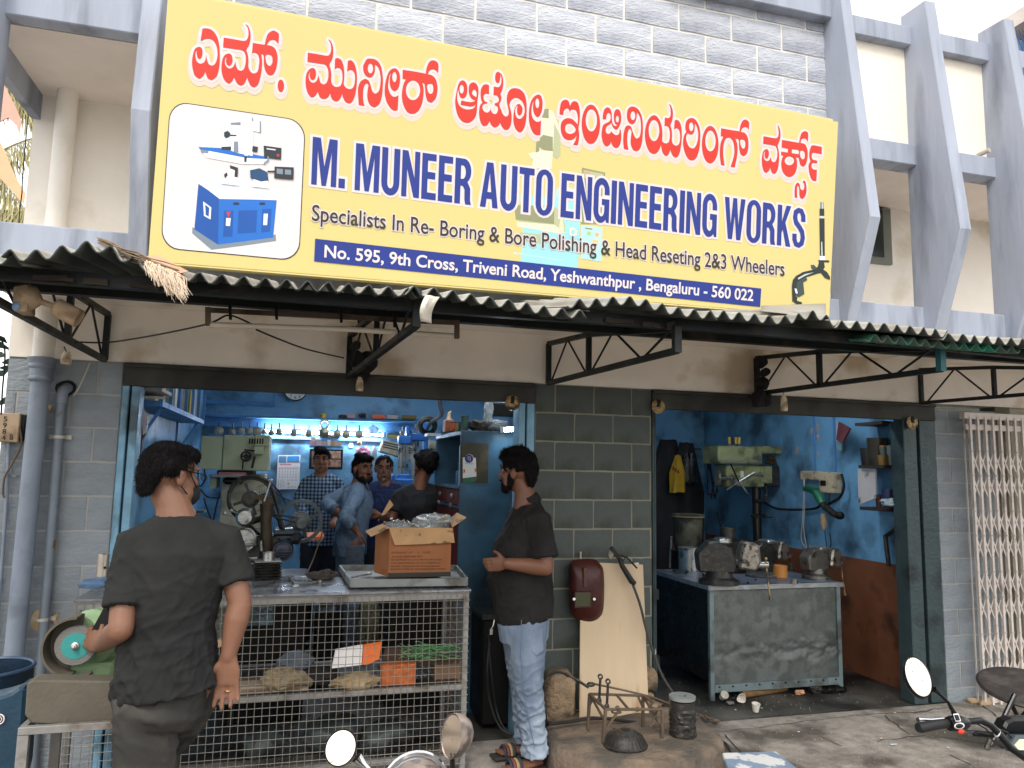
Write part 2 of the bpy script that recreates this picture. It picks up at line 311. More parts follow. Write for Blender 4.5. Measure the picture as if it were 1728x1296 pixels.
 [[(1177,447),(1300,470),(1445,492),(1455,420),(1485,345),(1530,318),(1583,360),(1580,475),(1555,440),(1520,432),(1485,450),(1463,500),(1520,515),(1560,570),(1575,650),(1572,740),(1550,820),(1505,857),(1465,830),(1445,770),(1437,700),(1438,640),(1425,605),(1385,600),(1410,670),(1418,770),(1405,880),(1375,1020),(1315,1010),(1350,900),(1370,800),(1365,700),(1345,630),(1300,583),(1250,600),(1220,660),(1208,750),(1210,860),(1228,993),(1175,985),(1160,860),(1160,740),(1175,650),(1210,570),(1172,562)], [(1455,625),(1480,610),(1520,625),(1530,670),(1525,725),(1500,745),(1475,725),(1460,680)]]]),
((1260, 190), 8.3625, [
 [[(232,337),(320,353),(400,365),(435,345),(445,300),(442,240),(430,175),(455,210),(470,280),(470,350),(455,410),(432,470),(445,530),(452,610),(450,690),(435,790),(410,850),(380,870),(350,850),(335,810),(325,780),(310,820),(275,855),(240,835),(215,760),(208,680),(215,600),(235,540),(275,515),(302,540),(308,590),(295,640),(270,655),(250,625),(248,580),(258,545),(240,570),(235,620),(250,670),(285,690),(315,670),(335,625),(345,680),(370,703),(400,690),(422,640),(428,560),(415,500),(385,470),(227,443)]],
 [[(492,387),(620,410),(735,430),(745,360),(770,290),(815,262),(860,295),(858,415),(835,380),(800,368),(765,385),(755,432),(810,445),(840,490),(855,560),(852,640),(830,730),(795,768),(755,745),(738,690),(730,642),(690,635),(705,700),(700,790),(670,870),(610,910),(550,895),(500,830),(482,740),(490,660),(515,610),(480,605),(480,552),(575,567),(578,515),(487,495)], [(632,520),(726,534),(728,590),(632,575)], [(748,560),(765,540),(800,550),(815,600),(808,645),(785,662),(760,640),(748,600)], ell(597,683,66,62)],
 [[(1055,487),(1052,590),(940,570),(915,590),(912,630),(930,665),(988,680),(988,720),(930,715),(910,740),(912,780),(940,805),(985,808),(978,970),(925,960),(890,900),(872,820),(868,740),(892,690),(880,640),(878,570),(895,500),(925,465)]],
 [[(790,962),(815,965),(832,1010),(838,1090),(825,1170),(790,1218),(755,1210),(738,1160),(735,1090),(725,1040),(712,1035),(705,1080),(705,1140),(708,1207),(672,1200),(670,1120),(680,1030),(710,990),(740,1010),(750,1070),(775,1100),(802,1080),(808,1030),(800,995),(788,992)]]])]
red, halo, shad = MB(), MB(), MB(); lay = 0
for (ox, oy), s_, glyphs in KAN:
 for loops in glyphs:
  L = [[flat(ox+p[0]/s_, oy+p[1]/s_) for p in (cr(lp) if len(lp) > 22 or lp is loops[0] else cr(lp, 3, 80))] for lp in loops]
  v_, f_ = curve_mesh(L); red.add([unflat(x, y, .0044) for x, y, z in v_], f_)
  for lp in L:
   lay = (lay+1) % 5; k = len(lp)
   pp = [V(q_+(0,)) for q_ in lp]
   nrm = []
   for i in range(k):
    d = (pp[(i+1) % k]-pp[i-1]); d = d.normalized() if d.length > 1e-7 else V((1, 0, 0)); nrm.append(V((-d.y, d.x, 0)))
   for mb, wd, dy, h in ((shad, .019, -.017, .0020+lay*.0001), (halo, .0125, 0, .0028+lay*.0001)):
    n0 = []
    for i in range(k):
     hh = h+(i % 3)*.00003
     for sg in (-1, 1): n0.append(unflat(pp[i].x+nrm[i].x*wd*sg, pp[i].y+nrm[i].y*wd*sg+dy, hh))
    mb.add(n0, [(2*i, 2*i+1, 2*((i+1) % k)+1, 2*((i+1) % k)) for i in range(k)])
mk('kannada_lettering', red, m_red, sign, smooth=0, fixn=False)
mk('letter_outline', halo, m_halo, sign, smooth=0, fixn=False)
mk('letter_shadow', shad, mat('print_grey_white', (212, 196, 184), .5, var=.02, bump=0), sign, smooth=0, fixn=False)
_fm = {}
def text_mesh(body, off=0, space=1, res=4):
 cu = bpy.data.curves.new('tmp', 'FONT'); cu.body = body; cu.offset = off; cu.resolution_u = res; cu.space_character = space
 o = bpy.data.objects.new('tmp', cu); link(o); bpy.context.view_layer.update()
 me = bpy.data.meshes.new_from_object(o.evaluated_get(bpy.context.evaluated_depsgraph_get()))
 r = ([tuple(v.co) for v in me.vertices], [tuple(p.vertices) for p in me.polygons])
 bpy.data.objects.remove(o); bpy.data.curves.remove(cu); bpy.data.meshes.remove(me); return r
CAP = max(v[1] for v in text_mesh('H')[0])
def text_quad(mb, body, TL, TR, BR, BL, off=0, space=1, base=None):
 """lettering mapped into a quad of world points (cap height to baseline)"""
 v0, _ = text_mesh(body, base if base is not None else off, space); x0 = min(v[0] for v in v0); x1 = max(v[0] for v in v0)
 v_, f_ = text_mesh(body, off, space)
 out = []
 for x, y, z in v_:
  u = (x-x0)/(x1-x0); t = y/CAP
  out.append((BL*(1-u)+BR*u)*(1-t)+(TL*(1-u)+TR*u)*t)
 mb.add(out, f_); return mb
def sign_text(name, body, c, o1, o2, mt, space=1, hmat=None, parent=sign):
 if hmat:
  text_quad(hb := MB(), body, *[PS(*p, .0026) for p in c], off=o2, base=o1, space=space); mk('letter_outline', hb, hmat, parent, smooth=0, fixn=False)
 text_quad(tb := MB(), body, *[PS(*p, .0044) for p in c], off=o1, base=o1, space=space)
 return mk(name, tb, mt, parent, smooth=0, fixn=False)
# condensed heavy capitals for the shop's name, drawn as outlines in a box one unit high
def arcp(cx, cy, rx, ry, a0, a1, n=8): return [(cx+rx*math.cos(R(a0+(a1-a0)*i/n)), cy+ry*math.sin(R(a0+(a1-a0)*i/n))) for i in range(n+1)]
def oval(w_, t_): 
 r = w_/2
 return [arcp(r, 1-r*.95, r, r*.97+.02, 180, 0)+arcp(r, r*.95, r, r*.97+.02, 0, -180), arcp(r, 1-r*.95, r-t_, r*.97-t_*.62, 180, 0, 6)+arcp(r, r*.95, r-t_, r*.97-t_*.62, 0, -180, 6)]
def stroke(pts, w0):
 n = len(pts); A, B = [], []
 for i in range(n):
  d = V(pts[min(i+1, n-1)]+(0,))-V(pts[max(i-1, 0)]+(0,)); d.normalize(); k = w0*(.5 if abs(d.y) > abs(d.x) else .5*(.8+.2*abs(d.y)))
  A.append((pts[i][0]-d.y*k, pts[i][1]+d.x*k)); B.append((pts[i][0]+d.y*k, pts[i][1]-d.x*k))
 return [A+B[::-1]]
T_ = .155
CAPS = {'M': (.62, [[(0,0),(0,1),(.2,1),(.31,.40),(.42,1),(.62,1),(.62,0),(.485,0),(.485,.74),(.365,0),(.255,0),(.135,.74),(.135,0)]]),
 'U': (.47, [[(0,1),(T_,1)]+arcp(.235,.25,.235-T_,.12,180,360,8)+[(.47-T_,1),(.47,1)]+arcp(.235,.25,.235,.27,0,-180,10)]),
 'N': (.47, [[(0,0),(0,1),(.15,1),(.335,.42),(.335,1),(.47,1),(.47,0),(.325,0),(.135,.6),(.135,0)]]),
 'E': (.39, [[(0,0),(0,1),(.38,1),(.38,.85),(T_,.85),(T_,.6),(.36,.6),(.36,.45),(T_,.45),(T_,.15),(.39,.15),(.39,0)]]),
 'A': (.5, [[(0,0),(.16,1),(.34,1),(.5,0),(.345,0),(.322,.19),(.178,.19),(.155,0)], [(.196,.34),(.25,.78),(.304,.34)]]),
 'T': (.43, [[(0,1),(.43,1),(.43,.85),(.29,.85),(.29,0),(.135,0),(.135,.85),(0,.85)]]),
 'I': (.16, [[(0,0),(0,1),(.16,1),(.16,0)]]), '.': (.16, [[(0,0),(0,.2),(.16,.2),(.16,0)]]),
 'O': (.49, oval(.49, T_)),
 'R': (.46, [[(0,0),(0,1),(.24,1)]+arcp(.24,.73,.2,.27,80,-60,8)+[(.36,.47),(.425,.36),(.43,.1),(.46,0),(.3,0),(.275,.1),(.27,.32),(.22,.4),(T_,.4),(T_,0)], [(T_,.55),(.22,.55)]+arcp(.22,.70,.07,.14,-70,70,6)+[(.22,.85),(T_,.85)]]),
 'G': (.48, [[(.48,.64),(.33,.64)]+arcp(.24,.74,.09,.13,10,180,6)+arcp(.24,.27,.09,.14,180,350,8)+[(.33,.4),(.25,.4),(.25,.54),(.48,.54),(.48,0),(.4,0),(.375,.07)]+arcp(.22,.28,.22,.3,-60,-180,7)+arcp(.24,.72,.24,.3,180,5,10)]),
 'W': (.7, [[(0,1),(.15,1),(.22,.36),(.285,1),(.415,1),(.48,.36),(.55,1),(.7,1),(.56,0),(.42,0),(.35,.58),(.28,0),(.14,0)]]),
 'K': (.48, [[(0,0),(0,1),(T_,1),(T_,.6),(.3,1),(.47,1),(.28,.58),(.48,0),(.31,0),(.195,.4),(T_,.32),(T_,0)]]),
 'S': (.45, stroke([(.375,.66),(.37,.80),(.30,.915),(.20,.93),(.10,.87),(.08,.74),(.12,.62),(.24,.52),(.34,.41),(.375,.27),(.34,.13),(.24,.065),(.13,.09),(.08,.2),(.075,.34)], .155))}
def caps_text(body, c, off=0, h=.003, sp=.058):
 x = 0; loops = []
 for ch in body:
  if ch == ' ': x += .19; continue
  w_, ls = CAPS[ch]
  for lp in ls: loops.append([(px+x, py) for px, py in lp])
  x += w_+sp
 W_ = x-sp; TL, TR, BR, BL = [PS(*p, h) for p in c]
 return [[(lambda u, t: (lambda q_: (q_.dot(S_U), q_.dot(S_W)))((BL*(1-u)+BR*u)*(1-t)+(TL*(1-u)+TR*u)*t-S_ORI))(px/W_, py) for px, py in lp] for lp in loops]
_q = [(528,231),(1359,352),(1357,420),(525,311)]
LL = caps_text('M. MUNEER AUTO ENGINEERING WORKS', _q)
v_, f_ = curve_mesh(LL); mk('name_lettering', MB().add([unflat(x, y, .0044) for x, y, z in v_], f_), m_navy, sign, smooth=0, fixn=False)
hb = MB()
for li, lp in enumerate(LL):
 k = len(lp); pp = [V(p+(0,)) for p in lp]; n0 = []
 for i in range(k):
  d1 = pp[i]-pp[i-1]; d2 = pp[(i+1) % k]-pp[i]
  d1 = d1.normalized() if d1.length > 1e-7 else d2.normalized(); d2 = d2.normalized() if d2.length > 1e-7 else d1
  m_ = (V((-d1.y, d1.x, 0))+V((-d2.y, d2.x, 0))); m_ = m_.normalized() if m_.length > 1e-4 else d1
  m_ = m_/max(.5, m_.dot(V((-d1.y, d1.x, 0))))
  for sg in (-1, 1): n0.append(unflat(pp[i].x+m_.x*.0125*sg, pp[i].y+m_.y*.0125*sg, .0026+(li % 3)*.0001+(i % 3)*.00003))
 hb.add(n0, [(2*i, 2*i+1, 2*((i+1) % k)+1, 2*((i+1) % k)) for i in range(k)])
mk('letter_outline', hb, m_halo, sign, smooth=0, fixn=False)
sign_text('trade_lettering', 'Specialists In Re- Boring & Bore Polishing & Head Reseting 2&3 Wheelers', [(527,346),(1323,442),(1323,466),(526,372)], .008, .06, m_dark, 1.0, m_halo)
mb = MB().poly([PS(532,403,.0030), PS(1284,487,.0030), PS(1282,518,.0030), PS(530,441,.0030)]); mk('address_strip', mb, m_navy, sign, smooth=0, fixn=False)
sign_text('address_lettering', 'No. 595, 9th Cross, Triveni Road, Yeshwanthpur , Bengaluru - 560 022', [(548,414),(1271,490),(1270,508),(547,434)], .02, .02, m_halo, 1.0)
# white inset with the boring machine picture
def rrect(c, rad=.13, n=6):
 TL, TR, BR, BL = [V(p+(0,)) for p in c]; out = []
 asp = (TR-TL).length/(TL-BL).length
 for (cx, cy, a0) in ((rad, 1-rad, 90), (1-rad, 1-rad, 0), (1-rad, rad, -90), (rad, rad, 180)):
  for i in range(n+1):
   a = R(a0+ (90 if True else 0)-90*i/n) if a0 == 90 else R(a0+90-90*i/n)
   u = cx+rad*math.cos(a); v_ = cy+rad*math.sin(a)
   out.append((TL*(1-u)+TR*u)*v_+(BL*(1-u)+BR*u)*(1-v_))
 return out
def pic(name, polys, h0=.004, parent=sign):
 bym = {}; st_ = .00012 if h0 > .001 else .00004
 for i, (c, pts) in enumerate(polys):
  bym.setdefault(c, MB()).poly([PS(x, y, h0+i*st_) for x, y in pts])
 for c, mb in bym.items():
  o = mk(name, mb, mat('print_%d_%d_%d' % c, c, .5, var=.06, bump=0), parent, smooth=0, fixn=False)
rr = rrect([(287,170),(516,204),(505,441),(271,419)])
def grow(pts, k):
 c = V((0, 0, 0))
 for p in pts: c += V(p)
 c /= len(pts); return [tuple(c+(V(p)-c)*k) for p in pts]
mk('inset_border', MB().poly([PS(p[0], p[1], .0015) for p in rr]), m_dark, sign, smooth=0, fixn=False)
mk('inset_panel', MB().poly([PS(p[0], p[1], .0025) for p in grow(rr, .987)]), mat('print_panel', (222, 212, 210), .45, var=.02, bump=0), sign, smooth=0, fixn=False)
BL1, BL2, WH, WG, DK, MG = (28, 104, 190), (20, 80, 160), (232, 232, 236), (205, 212, 222), (40, 46, 52), (120, 134, 146)
def c1(pts): return [(x/2.88, y/2.88) for x, y in pts]
pic('machine_picture', [
 (MG, c1([(935,1105),(1025,1150),(1160,1165),(1340,1140),(1342,1172),(1180,1195),(1028,1215),(935,1135)])),
 (BL2, c1([(965,895),(1065,960),(1060,1190),(945,1115)])), (BL1, c1([(1065,965),(1345,975),(1328,1155),(1060,1190)])),
 (WH, c1([(960,885),(1150,860),(1352,935),(1345,972),(1068,968)])), (WG, c1([(985,888),(1140,878),(1300,925),(1150,930)])),
 (BL2, c1([(1090,1025),(1135,1025),(1130,1150),(1085,1152)])), (BL2, c1([(1160,1025),(1250,1022),(1245,1130),(1155,1135)])), (BL2, c1([(1275,1018),(1320,1016),(1312,1125),(1270,1130)])),
 ((190, 60, 70), c1([(1100,1030),(1122,1030),(1112,1060)])), (WH, c1([(1100,1060),(1122,1062),(1118,1100),(1098,1098)])), (WH, c1([(1282,1040),(1302,1040),(1298,1095),(1280,1095)])), (WH, c1([(988,980),(1028,1010),(1024,1068),(992,1050)])),
 (BL2, c1([(998,995),(1018,1012),(1015,1055),(1000,1045)])), (DK, c1([(1135,985),(1162,985),(1162,996),(1135,996)])), (DK, c1([(1262,985),(1288,985),(1288,996),(1262,996)])),
 (BL1, c1([(965,716),(1080,722),(1285,762),(1300,775),(1200,770),(975,728)])), (WH, c1([(975,728),(1200,770),(1300,776),(1295,800),(1180,800),(1005,768)])), (MG, c1([(975,728),(1015,735),(1012,748),(980,744)])),
 (WH, c1([(1090,605),(1170,595),(1232,610),(1228,760),(1150,745),(1078,715)])), (WG, c1([(1085,606),(1140,610),(1110,700),(1078,712)])), (WH, c1([(1175,595),(1262,588),(1262,645),(1178,625)])), (MG, c1([(1120,600),(1170,596),(1170,612),(1122,608)])),
 (MG, c1([(1262,590),(1268,592),(1268,648),(1262,648)])), (DK, c1([(1090,645),(1108,638),(1120,650),(1116,668),(1100,675),(1090,665)])), (DK, c1([(1118,656),(1150,658),(1150,664),(1118,664)])), (DK, c1([(1078,716),(1124,714),(1124,732),(1078,728)])),
 (MG, c1([(1138,690),(1158,690),(1160,745),(1136,742)])), (WG, c1([(1185,650),(1206,650),(1206,760),(1188,760)])), (DK, c1([(1188,760),(1200,762),(1198,790),(1188,788)])),
 (DK, c1([(1228,712),(1255,716),(1250,742),(1226,738)])), (DK, c1([(1282,710),(1368,722),(1366,778),(1284,768)])), ((170, 60, 60), c1([(1345,750),(1358,752),(1358,764),(1345,762)])), (WG, c1([(1296,722),(1340,728),(1340,734),(1296,728)])),
 (WH, c1([(1110,825),(1150,820),(1160,905),(1075,895)])), (DK, c1([(1118,805),(1158,818),(1155,865),(1140,862),(1142,830),(1120,822)])), (DK, c1([(1090,850),(1104,840),(1108,855),(1094,872)])),
 (WH, c1([(1235,865),(1290,855),(1315,920),(1222,908)])), ((30, 70, 110), c1([(1216,830),(1262,820),(1300,840),(1305,880),(1270,885),(1218,868)])), (DK, c1([(1300,832),(1335,832),(1335,840),(1300,840)])),
 (DK, c1([(1335,812),(1428,816),(1426,876),(1333,868)])), (MG, c1([(1345,822),(1375,824),(1375,850),(1345,846)])), (MG, c1([(1385,826),(1415,828),(1415,852),(1385,850)])),
 (MG, c1([(1280,795),(1300,780),(1300,762),(1308,764),(1306,785),(1285,802)])), (MG, c1([(1224,575),(1229,575),(1232,592),(1227,592)]))], .0032)
def c7(pts): return [(810+x/4.32, 170+y/4.32) for x, y in pts]
PB, PBL, PG, PW, PD = (150, 208, 214), (172, 218, 218), (176, 180, 140), (226, 220, 190), (140, 142, 106)
pic('machine_picture', [
 (PB, c7([(30,740),(110,690),(560,700),(720,720),(730,1000),(710,1225),(30,1150)])), (PBL, c7([(560,640),(620,630),(720,650),(720,720),(550,700)])),
 (PD, c7([(28,880),(98,890),(112,1145),(40,1135)])), (PG, c7([(120,740),(560,780),(620,900),(620,960),(200,900),(110,890)])), (PW, c7([(110,870),(540,905),(620,960),(560,965),(200,905)])),
 (PD, c7([(190,760),(540,770),(540,900),(190,860)])), (PBL, c7([(120,1085),(605,1160),(605,1170),(120,1095)])), (PG, c7([(290,960),(440,975),(440,1040),(290,1025)])),
 (PBL, c7([(735,905),(890,925),(885,1175),(735,1150)])), (PD, c7([(765,925),(818,930),(818,942),(765,937)])), ((226, 170, 120), c7([(838,960),(866,964),(864,994),(836,990)])), ((160, 196, 130), c7([(780,952),(808,956),(806,984),(778,980)])),
 ((226, 190, 130), c7([(820,1010),(862,1014),(860,1050),(816,1046)])), (PD, c7([(742,488),(912,525),(880,900),(735,900)])), (PG, c7([(755,505),(900,535),(890,600),(750,560)])), ((206, 150, 120), c7([(760,515),(800,523),(800,538),(760,530)])),
 (PW, c7([(450,50),(530,75),(560,150),(580,260),(560,300),(530,360),(440,350),(400,500),(370,500),(400,380),(440,290)])), (PD, c7([(455,60),(500,60),(500,130),(450,125)])), (PD, c7([(440,245),(530,265),(530,365),(470,360),(430,340)])),
 (PG, c7([(540,160),(585,260),(585,400),(560,425),(530,400)])), (PW, c7([(400,400),(440,360),(530,370),(520,500),(390,490)])), (PD, c7([(410,300),(440,290),(430,370),(405,380)])), (PW, c7([(350,385),(400,375),(450,420),(430,445),(370,420)])),
 ((215, 205, 170), c7([(585,860),(600,850),(615,950),(570,950)])), (PW, c7([(650,930),(680,925),(705,945),(705,980),(680,992),(650,980)])), (PB, c7([(664,942),(680,938),(692,950),(690,972),(676,978),(662,968)]))], .0006)
def c8(pts): return [(1310+x/5.89, 320+y/5.89) for x, y in pts]
FK, FK2, FL = (34, 44, 42), (60, 72, 70), (196, 200, 196)
pic('fork_picture', [(MG, c8([(433,125),(468,125),(468,190),(433,190)])), (FL, c8([(450,125),(460,125),(460,190),(450,190)])), (FK, c8([(426,190),(472,190),(474,262),(426,262)])), (FL, c8([(426,262),(468,264),(468,286),(426,286)])),
 (FK, c8([(424,286),(476,288),(478,660),(430,660)])), (FL, c8([(442,520),(452,520),(456,658),(444,658)])), (WH, c8([(428,660),(480,662),(480,702),(426,700)])), (FK, c8([(412,700),(522,705),(520,724),(470,722),(478,770),(440,830),(400,838),(380,800),(410,760),(420,724)])),
 (FK2, c8([(338,750),(370,748),(400,780),(370,800),(345,785)])), (FK, c8([(455,790),(500,820),(530,870),(528,898),(480,880),(440,830)])), (FK, c8([(160,900),(190,860),(260,820),(390,790),(400,838),(300,870),(215,920),(190,1000),(190,1100),(155,1118),(150,960)])),
 (FL, c8([(210,880),(280,840),(370,822),(280,858),(215,895)])), (FK2, c8([(200,915),(262,920),(275,1040),(220,1070),(190,1050)])), (WH, c8([(176,985),(196,985),(208,1030),(190,1036)])), (FK2, c8([(200,920),(290,870),(304,900),(260,925)])), (FK, c8([(175,1060),(205,1065),(200,1105),(250,1120),(245,1170),(170,1120)]))], .002)
# ---------------- the setting: ground, shop floors, inner walls ----------------
XL, XC0, XC1, XR = -1.02, 1.449, 2.290, 4.690      # edges of the piers
ZT = 2.2225; CRS = .19
def grid(mb, x0, x1, y0, y1, nx, ny, fz):
 vs = [(x0+(x1-x0)*i/nx, y0+(y1-y0)*j/ny, 0) for j in range(ny+1) for i in range(nx+1)]
 vs = [(x, y, fz(x, y)) for x, y, z in vs]
 return mb.add(vs, [(j*(nx+1)+i, j*(nx+1)+i+1, (j+1)*(nx+1)+i+1, (j+1)*(nx+1)+i) for j in range(ny) for i in range(nx)])
m_ground = mat('ground_concrete', (142, 135, 126), .9, var=.28, vs=11, bump=.6, bs=60, bd=.012, dirt=(84, 78, 70), ds=2.1, dt=.54, dsoft=.12)
m_floor = mat('oily_shop_floor', (84, 82, 76), .55, var=.3, vs=3, bump=.3, bs=30, dirt=(34, 33, 31), ds=2.2, dt=.5, dsoft=.25)
def fz(x, y): return noise.noise(V((x*1.1, y*1.1, 0)))*.012+noise.noise(V((x*5, y*5, 3)))*.004 if y < -.3 and abs(x) < 9 and y > -6 else 0
g1 = MB(); grid(g1, -8, 10, -7, -.02, 150, 80, fz)
tag(mk('ground', g1, m_ground), kind='structure')
g0 = MB().poly([(-160, -160, -.03), (160, -160, -.03), (160, 160, -.03), (-160, 160, -.03)])
tag(mk('road', g0, mat('asphalt', (66, 64, 62), .9, var=.2, bump=.4, bs=40), smooth=0), kind='structure')
gf = MB().box((-1.35, .02, -.1), (5.2, 4.6, -.003))
tag(mk('shop_floor', gf, m_floor, smooth=0), kind='structure')
cracks = MB(); random.seed(4)
def crack(pts, w_=.008):
 P0 = [V((p[0], p[1], 0)) for p in pts]; out = []
 for a, b in zip(P0, P0[1:]):
  n_ = max(2, int((b-a).length/.06))
  for i in range(n_):
   q_ = a.lerp(b, i/n_); out.append(q_+V((random.uniform(-.012, .012), random.uniform(-.012, .012), 0)))
 out.append(P0[-1])
 for a, b in zip(out, out[1:]):
  d = (b-a).normalized(); s_ = V((-d.y, d.x, 0))*w_*random.uniform(.3, .6)
  z = lambda p: V((p.x, p.y, fz(p.x, p.y)+.004))
  cracks.poly([z(a-s_), z(b-s_), z(b+s_), z(a+s_)])
g_ = lambda x, y: tuple(P(x, y, Z=0))[:2]
crack([g_(1480,1204), g_(1540,1203), g_(1600,1195)]); crack([g_(1493,1208), g_(1535,1240)]); crack([g_(1660,1192), g_(1690,1215), g_(1700,1230)])
crack([g_(1222,1240), g_(1245,1268), g_(1262,1290)]); crack([g_(1373,1240), g_(1420,1262)], .006); crack([g_(1480,1253), g_(1560,1240), g_(1728,1262)], .006); crack([g_(1600,1272), g_(1640,1290)], .006)
crack([g_(1060,1230), g_(1222,1235), g_(1380,1215), g_(1480,1204)], .005)
tag(mk('ground_cracks', cracks, mat('crack_dark', (46, 42, 38), .95), smooth=0, fixn=False), kind='structure')
# rooms behind the shutters
m_blue = mat('blue_wall_paint', (112, 166, 204), .42, var=.14, vs=2.4, bump=.45, bs=22, bd=.006, dirt=(58, 84, 104), ds=3.0, dt=.58, dsoft=.22)
m_brown = mat('brown_dado_paint', (128, 80, 56), .5, var=.2, vs=3, bump=.3, bs=18, dirt=(78, 50, 38), ds=3, dt=.58)
m_dim = mat('grimy_ceiling', (150, 150, 150), .8, var=.15)
def wall(name, a, b, m_): return tag(mk(name, MB().box(a, b), m_, smooth=0), kind='structure')
BW = 4.2; RB = 3.3; SW = 4.6
wall('shop_wall', (-1.2, 0.10, -.1), (-1.1, BW, 3.0), m_blue)
wall('shop_wall', (-1.2, BW, -.1), (2.3, BW+.12, 3.0), m_blue)
wall('shop_wall', (2.19, .14, -.1), (2.289, RB+1, 3.0), m_blue)
wall('shop_wall', (2.289, RB, -.1), (2.42, RB+.12, 3.0), m_blue)
wall('shop_wall', (2.42, RB, 2.02), (3.16, RB+.12, 3.0), m_blue)
wall('shop_wall', (3.16, RB, -.1), (SW+.1, RB+.12, 3.0), m_blue)
wall('shop_wall', (SW, .1, .955), (SW+.1, RB, 3.0), m_blue)
wall('dado', (SW-.003, .1, -.1), (SW+.1, RB, .954), m_brown)
wall('ceiling', (-1.2, .24, 2.95), (SW+.1, BW+.12, 3.05), m_dim)
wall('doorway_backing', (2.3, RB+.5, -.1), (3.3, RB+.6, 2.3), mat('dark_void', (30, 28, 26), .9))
# ---------------- block walls ----------------
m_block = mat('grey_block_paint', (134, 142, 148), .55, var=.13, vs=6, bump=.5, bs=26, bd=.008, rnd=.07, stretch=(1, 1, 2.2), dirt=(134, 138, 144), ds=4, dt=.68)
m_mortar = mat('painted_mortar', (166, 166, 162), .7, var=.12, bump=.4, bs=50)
m_blockc = mat('shaded_grey_block_paint', (76, 83, 80), .6, var=.12, vs=5, bump=.4, bs=26, bd=.007, rnd=.07, dirt=(62, 66, 56), ds=3, dt=.58)  # awning shade painted into a darker copy of the grey block paint
m_blocku = mat('skylit_block_paint', (188, 191, 199), .5, var=.12, vs=9, bump=.6, bs=34, bd=.009, rnd=.10, stretch=(1, 1, 2.6), dirt=(148, 152, 164), ds=3, dt=.58, dsoft=.2)  # same grey paint as the lower blocks, skylight painted in as a paler tone
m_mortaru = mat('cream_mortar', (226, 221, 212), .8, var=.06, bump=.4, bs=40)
def block_mesh(name, w_, h_, dep, m_, seed, rough=.004):
 mb = MB(); nx, nz = 4, 2; rnd_ = random.Random(seed)
 e = .006; vs = []
 for j in range(nz+1):
  for i in range(nx+1):
   x = -w_/2+w_*i/nx; z = -h_/2+h_*j/nz; ed = i in (0, nx) or j in (0, nz)
   y = -dep+(e if ed else rnd_.uniform(-rough, rough*.3))
   vs.append((x+(rnd_.uniform(-.002, .002)), y, z+(rnd_.uniform(-.002, .002))))
 fs = [(j*(nx+1)+i, j*(nx+1)+i+1, (j+1)*(nx+1)+i+1, (j+1)*(nx+1)+i) for j in range(nz) for i in range(nx)]
 n0 = len(vs); ed = [j*(nx+1)+i for j, i in [(0, i) for i in range(nx)]+[(j, nx) for j in range(nz)]+[(nz, i) for i in range(nx, 0, -1)]+[(j, 0) for j in range(nz, 0, -1)]]
 for k in ed: vs.append((vs[k][0], 0, vs[k][2]))
 for i in range(len(ed)):
  a, b = ed[i], ed[(i+1) % len(ed)]; fs.append((b, a, n0+i, n0+(i+1) % len(ed)))
 mb.add(vs, fs)
 me = bpy.data.meshes.new(name); me.from_pydata([tuple(p) for p in mb.v], [], mb.f); me.update()
 me.polygons.foreach_set('use_smooth', [True]*len(me.polygons)); me.set_sharp_from_angle(angle=R(38)); me.materials.append(m_); return me
def block_wall(label, x0, x1, z0, z1, y, L, C, joint_odd, m_b, m_m, j=.011, prot=.010, back=.12, tophalf=False, x1f=None):
 """rows counted from the top; odd rows have a joint at joint_odd, even rows half a block further"""
 root = thing('block_wall', label, 'wall', ((x0+x1)/2, y, z0))
 mk('mortar_bed', MB().box((x0+.002, y, z0), (x1-.002, y+back, z1)), m_m, root, smooth=0)
 cache = {}; row = 0; zt = z1; cnt = 0
 while zt > z0+.01:
  row += 1; zb = max(z0, zt-C); jx = joint_odd+(0 if row % 2 else L/2)
  k0 = math.floor((x0-jx)/L); x = jx+k0*L
  while x < x1-.005:
   a, b = max(x0, x), min(x1, x+L)
   if b-a > .03:
    w_ = round(b-a-j, 3); h_ = round(zt-zb-j, 3)
    if w_ < .02 or h_ < .02: x += L; continue
    key = (w_, h_, cnt % 3)
    if key not in cache: cache[key] = block_mesh('block', w_, h_, prot, m_b, cnt+7)
    o = bpy.data.objects.new('block', cache[key]); link(o); o.parent = root
    o.location = V(((a+b)/2, y, (zt+zb)/2))-root.location; cnt += 1
   x += L
  zt -= C
 return root
Y0 = .01
block_wall('grey painted block pier left of the wide shop opening, behind the drainpipes', -1.60, XL, -.06, ZT, Y0, .262, CRS, -1.149, m_block, m_mortar)
block_wall('shaded grey block pier between the two shop openings, behind the welding mask and board', XC0, XC1, -.06, ZT, Y0, .276, CRS, 1.590, m_blockc, mat('shaded_mortar', (140, 138, 122), .8), tophalf=True)
block_wall('grey painted block pier right of the second opening, beside the white collapsible gate', XR, 5.30, -.06, ZT-.04, Y0, .276, CRS, 4.828, m_block, m_mortar)
UY = -.795
block_wall('sunlit blue grey block wall of the upper floor above the yellow signboard', -.76, 3.20, 3.71, 4.70, UY, .365, .1768, 2.635, m_blocku, m_mortaru, j=.016, prot=.012)
# side returns of the piers into the rooms
wall('pier_return', (XL-.10, .13, 0), (XL-.003, .24, 2.9), m_blue)
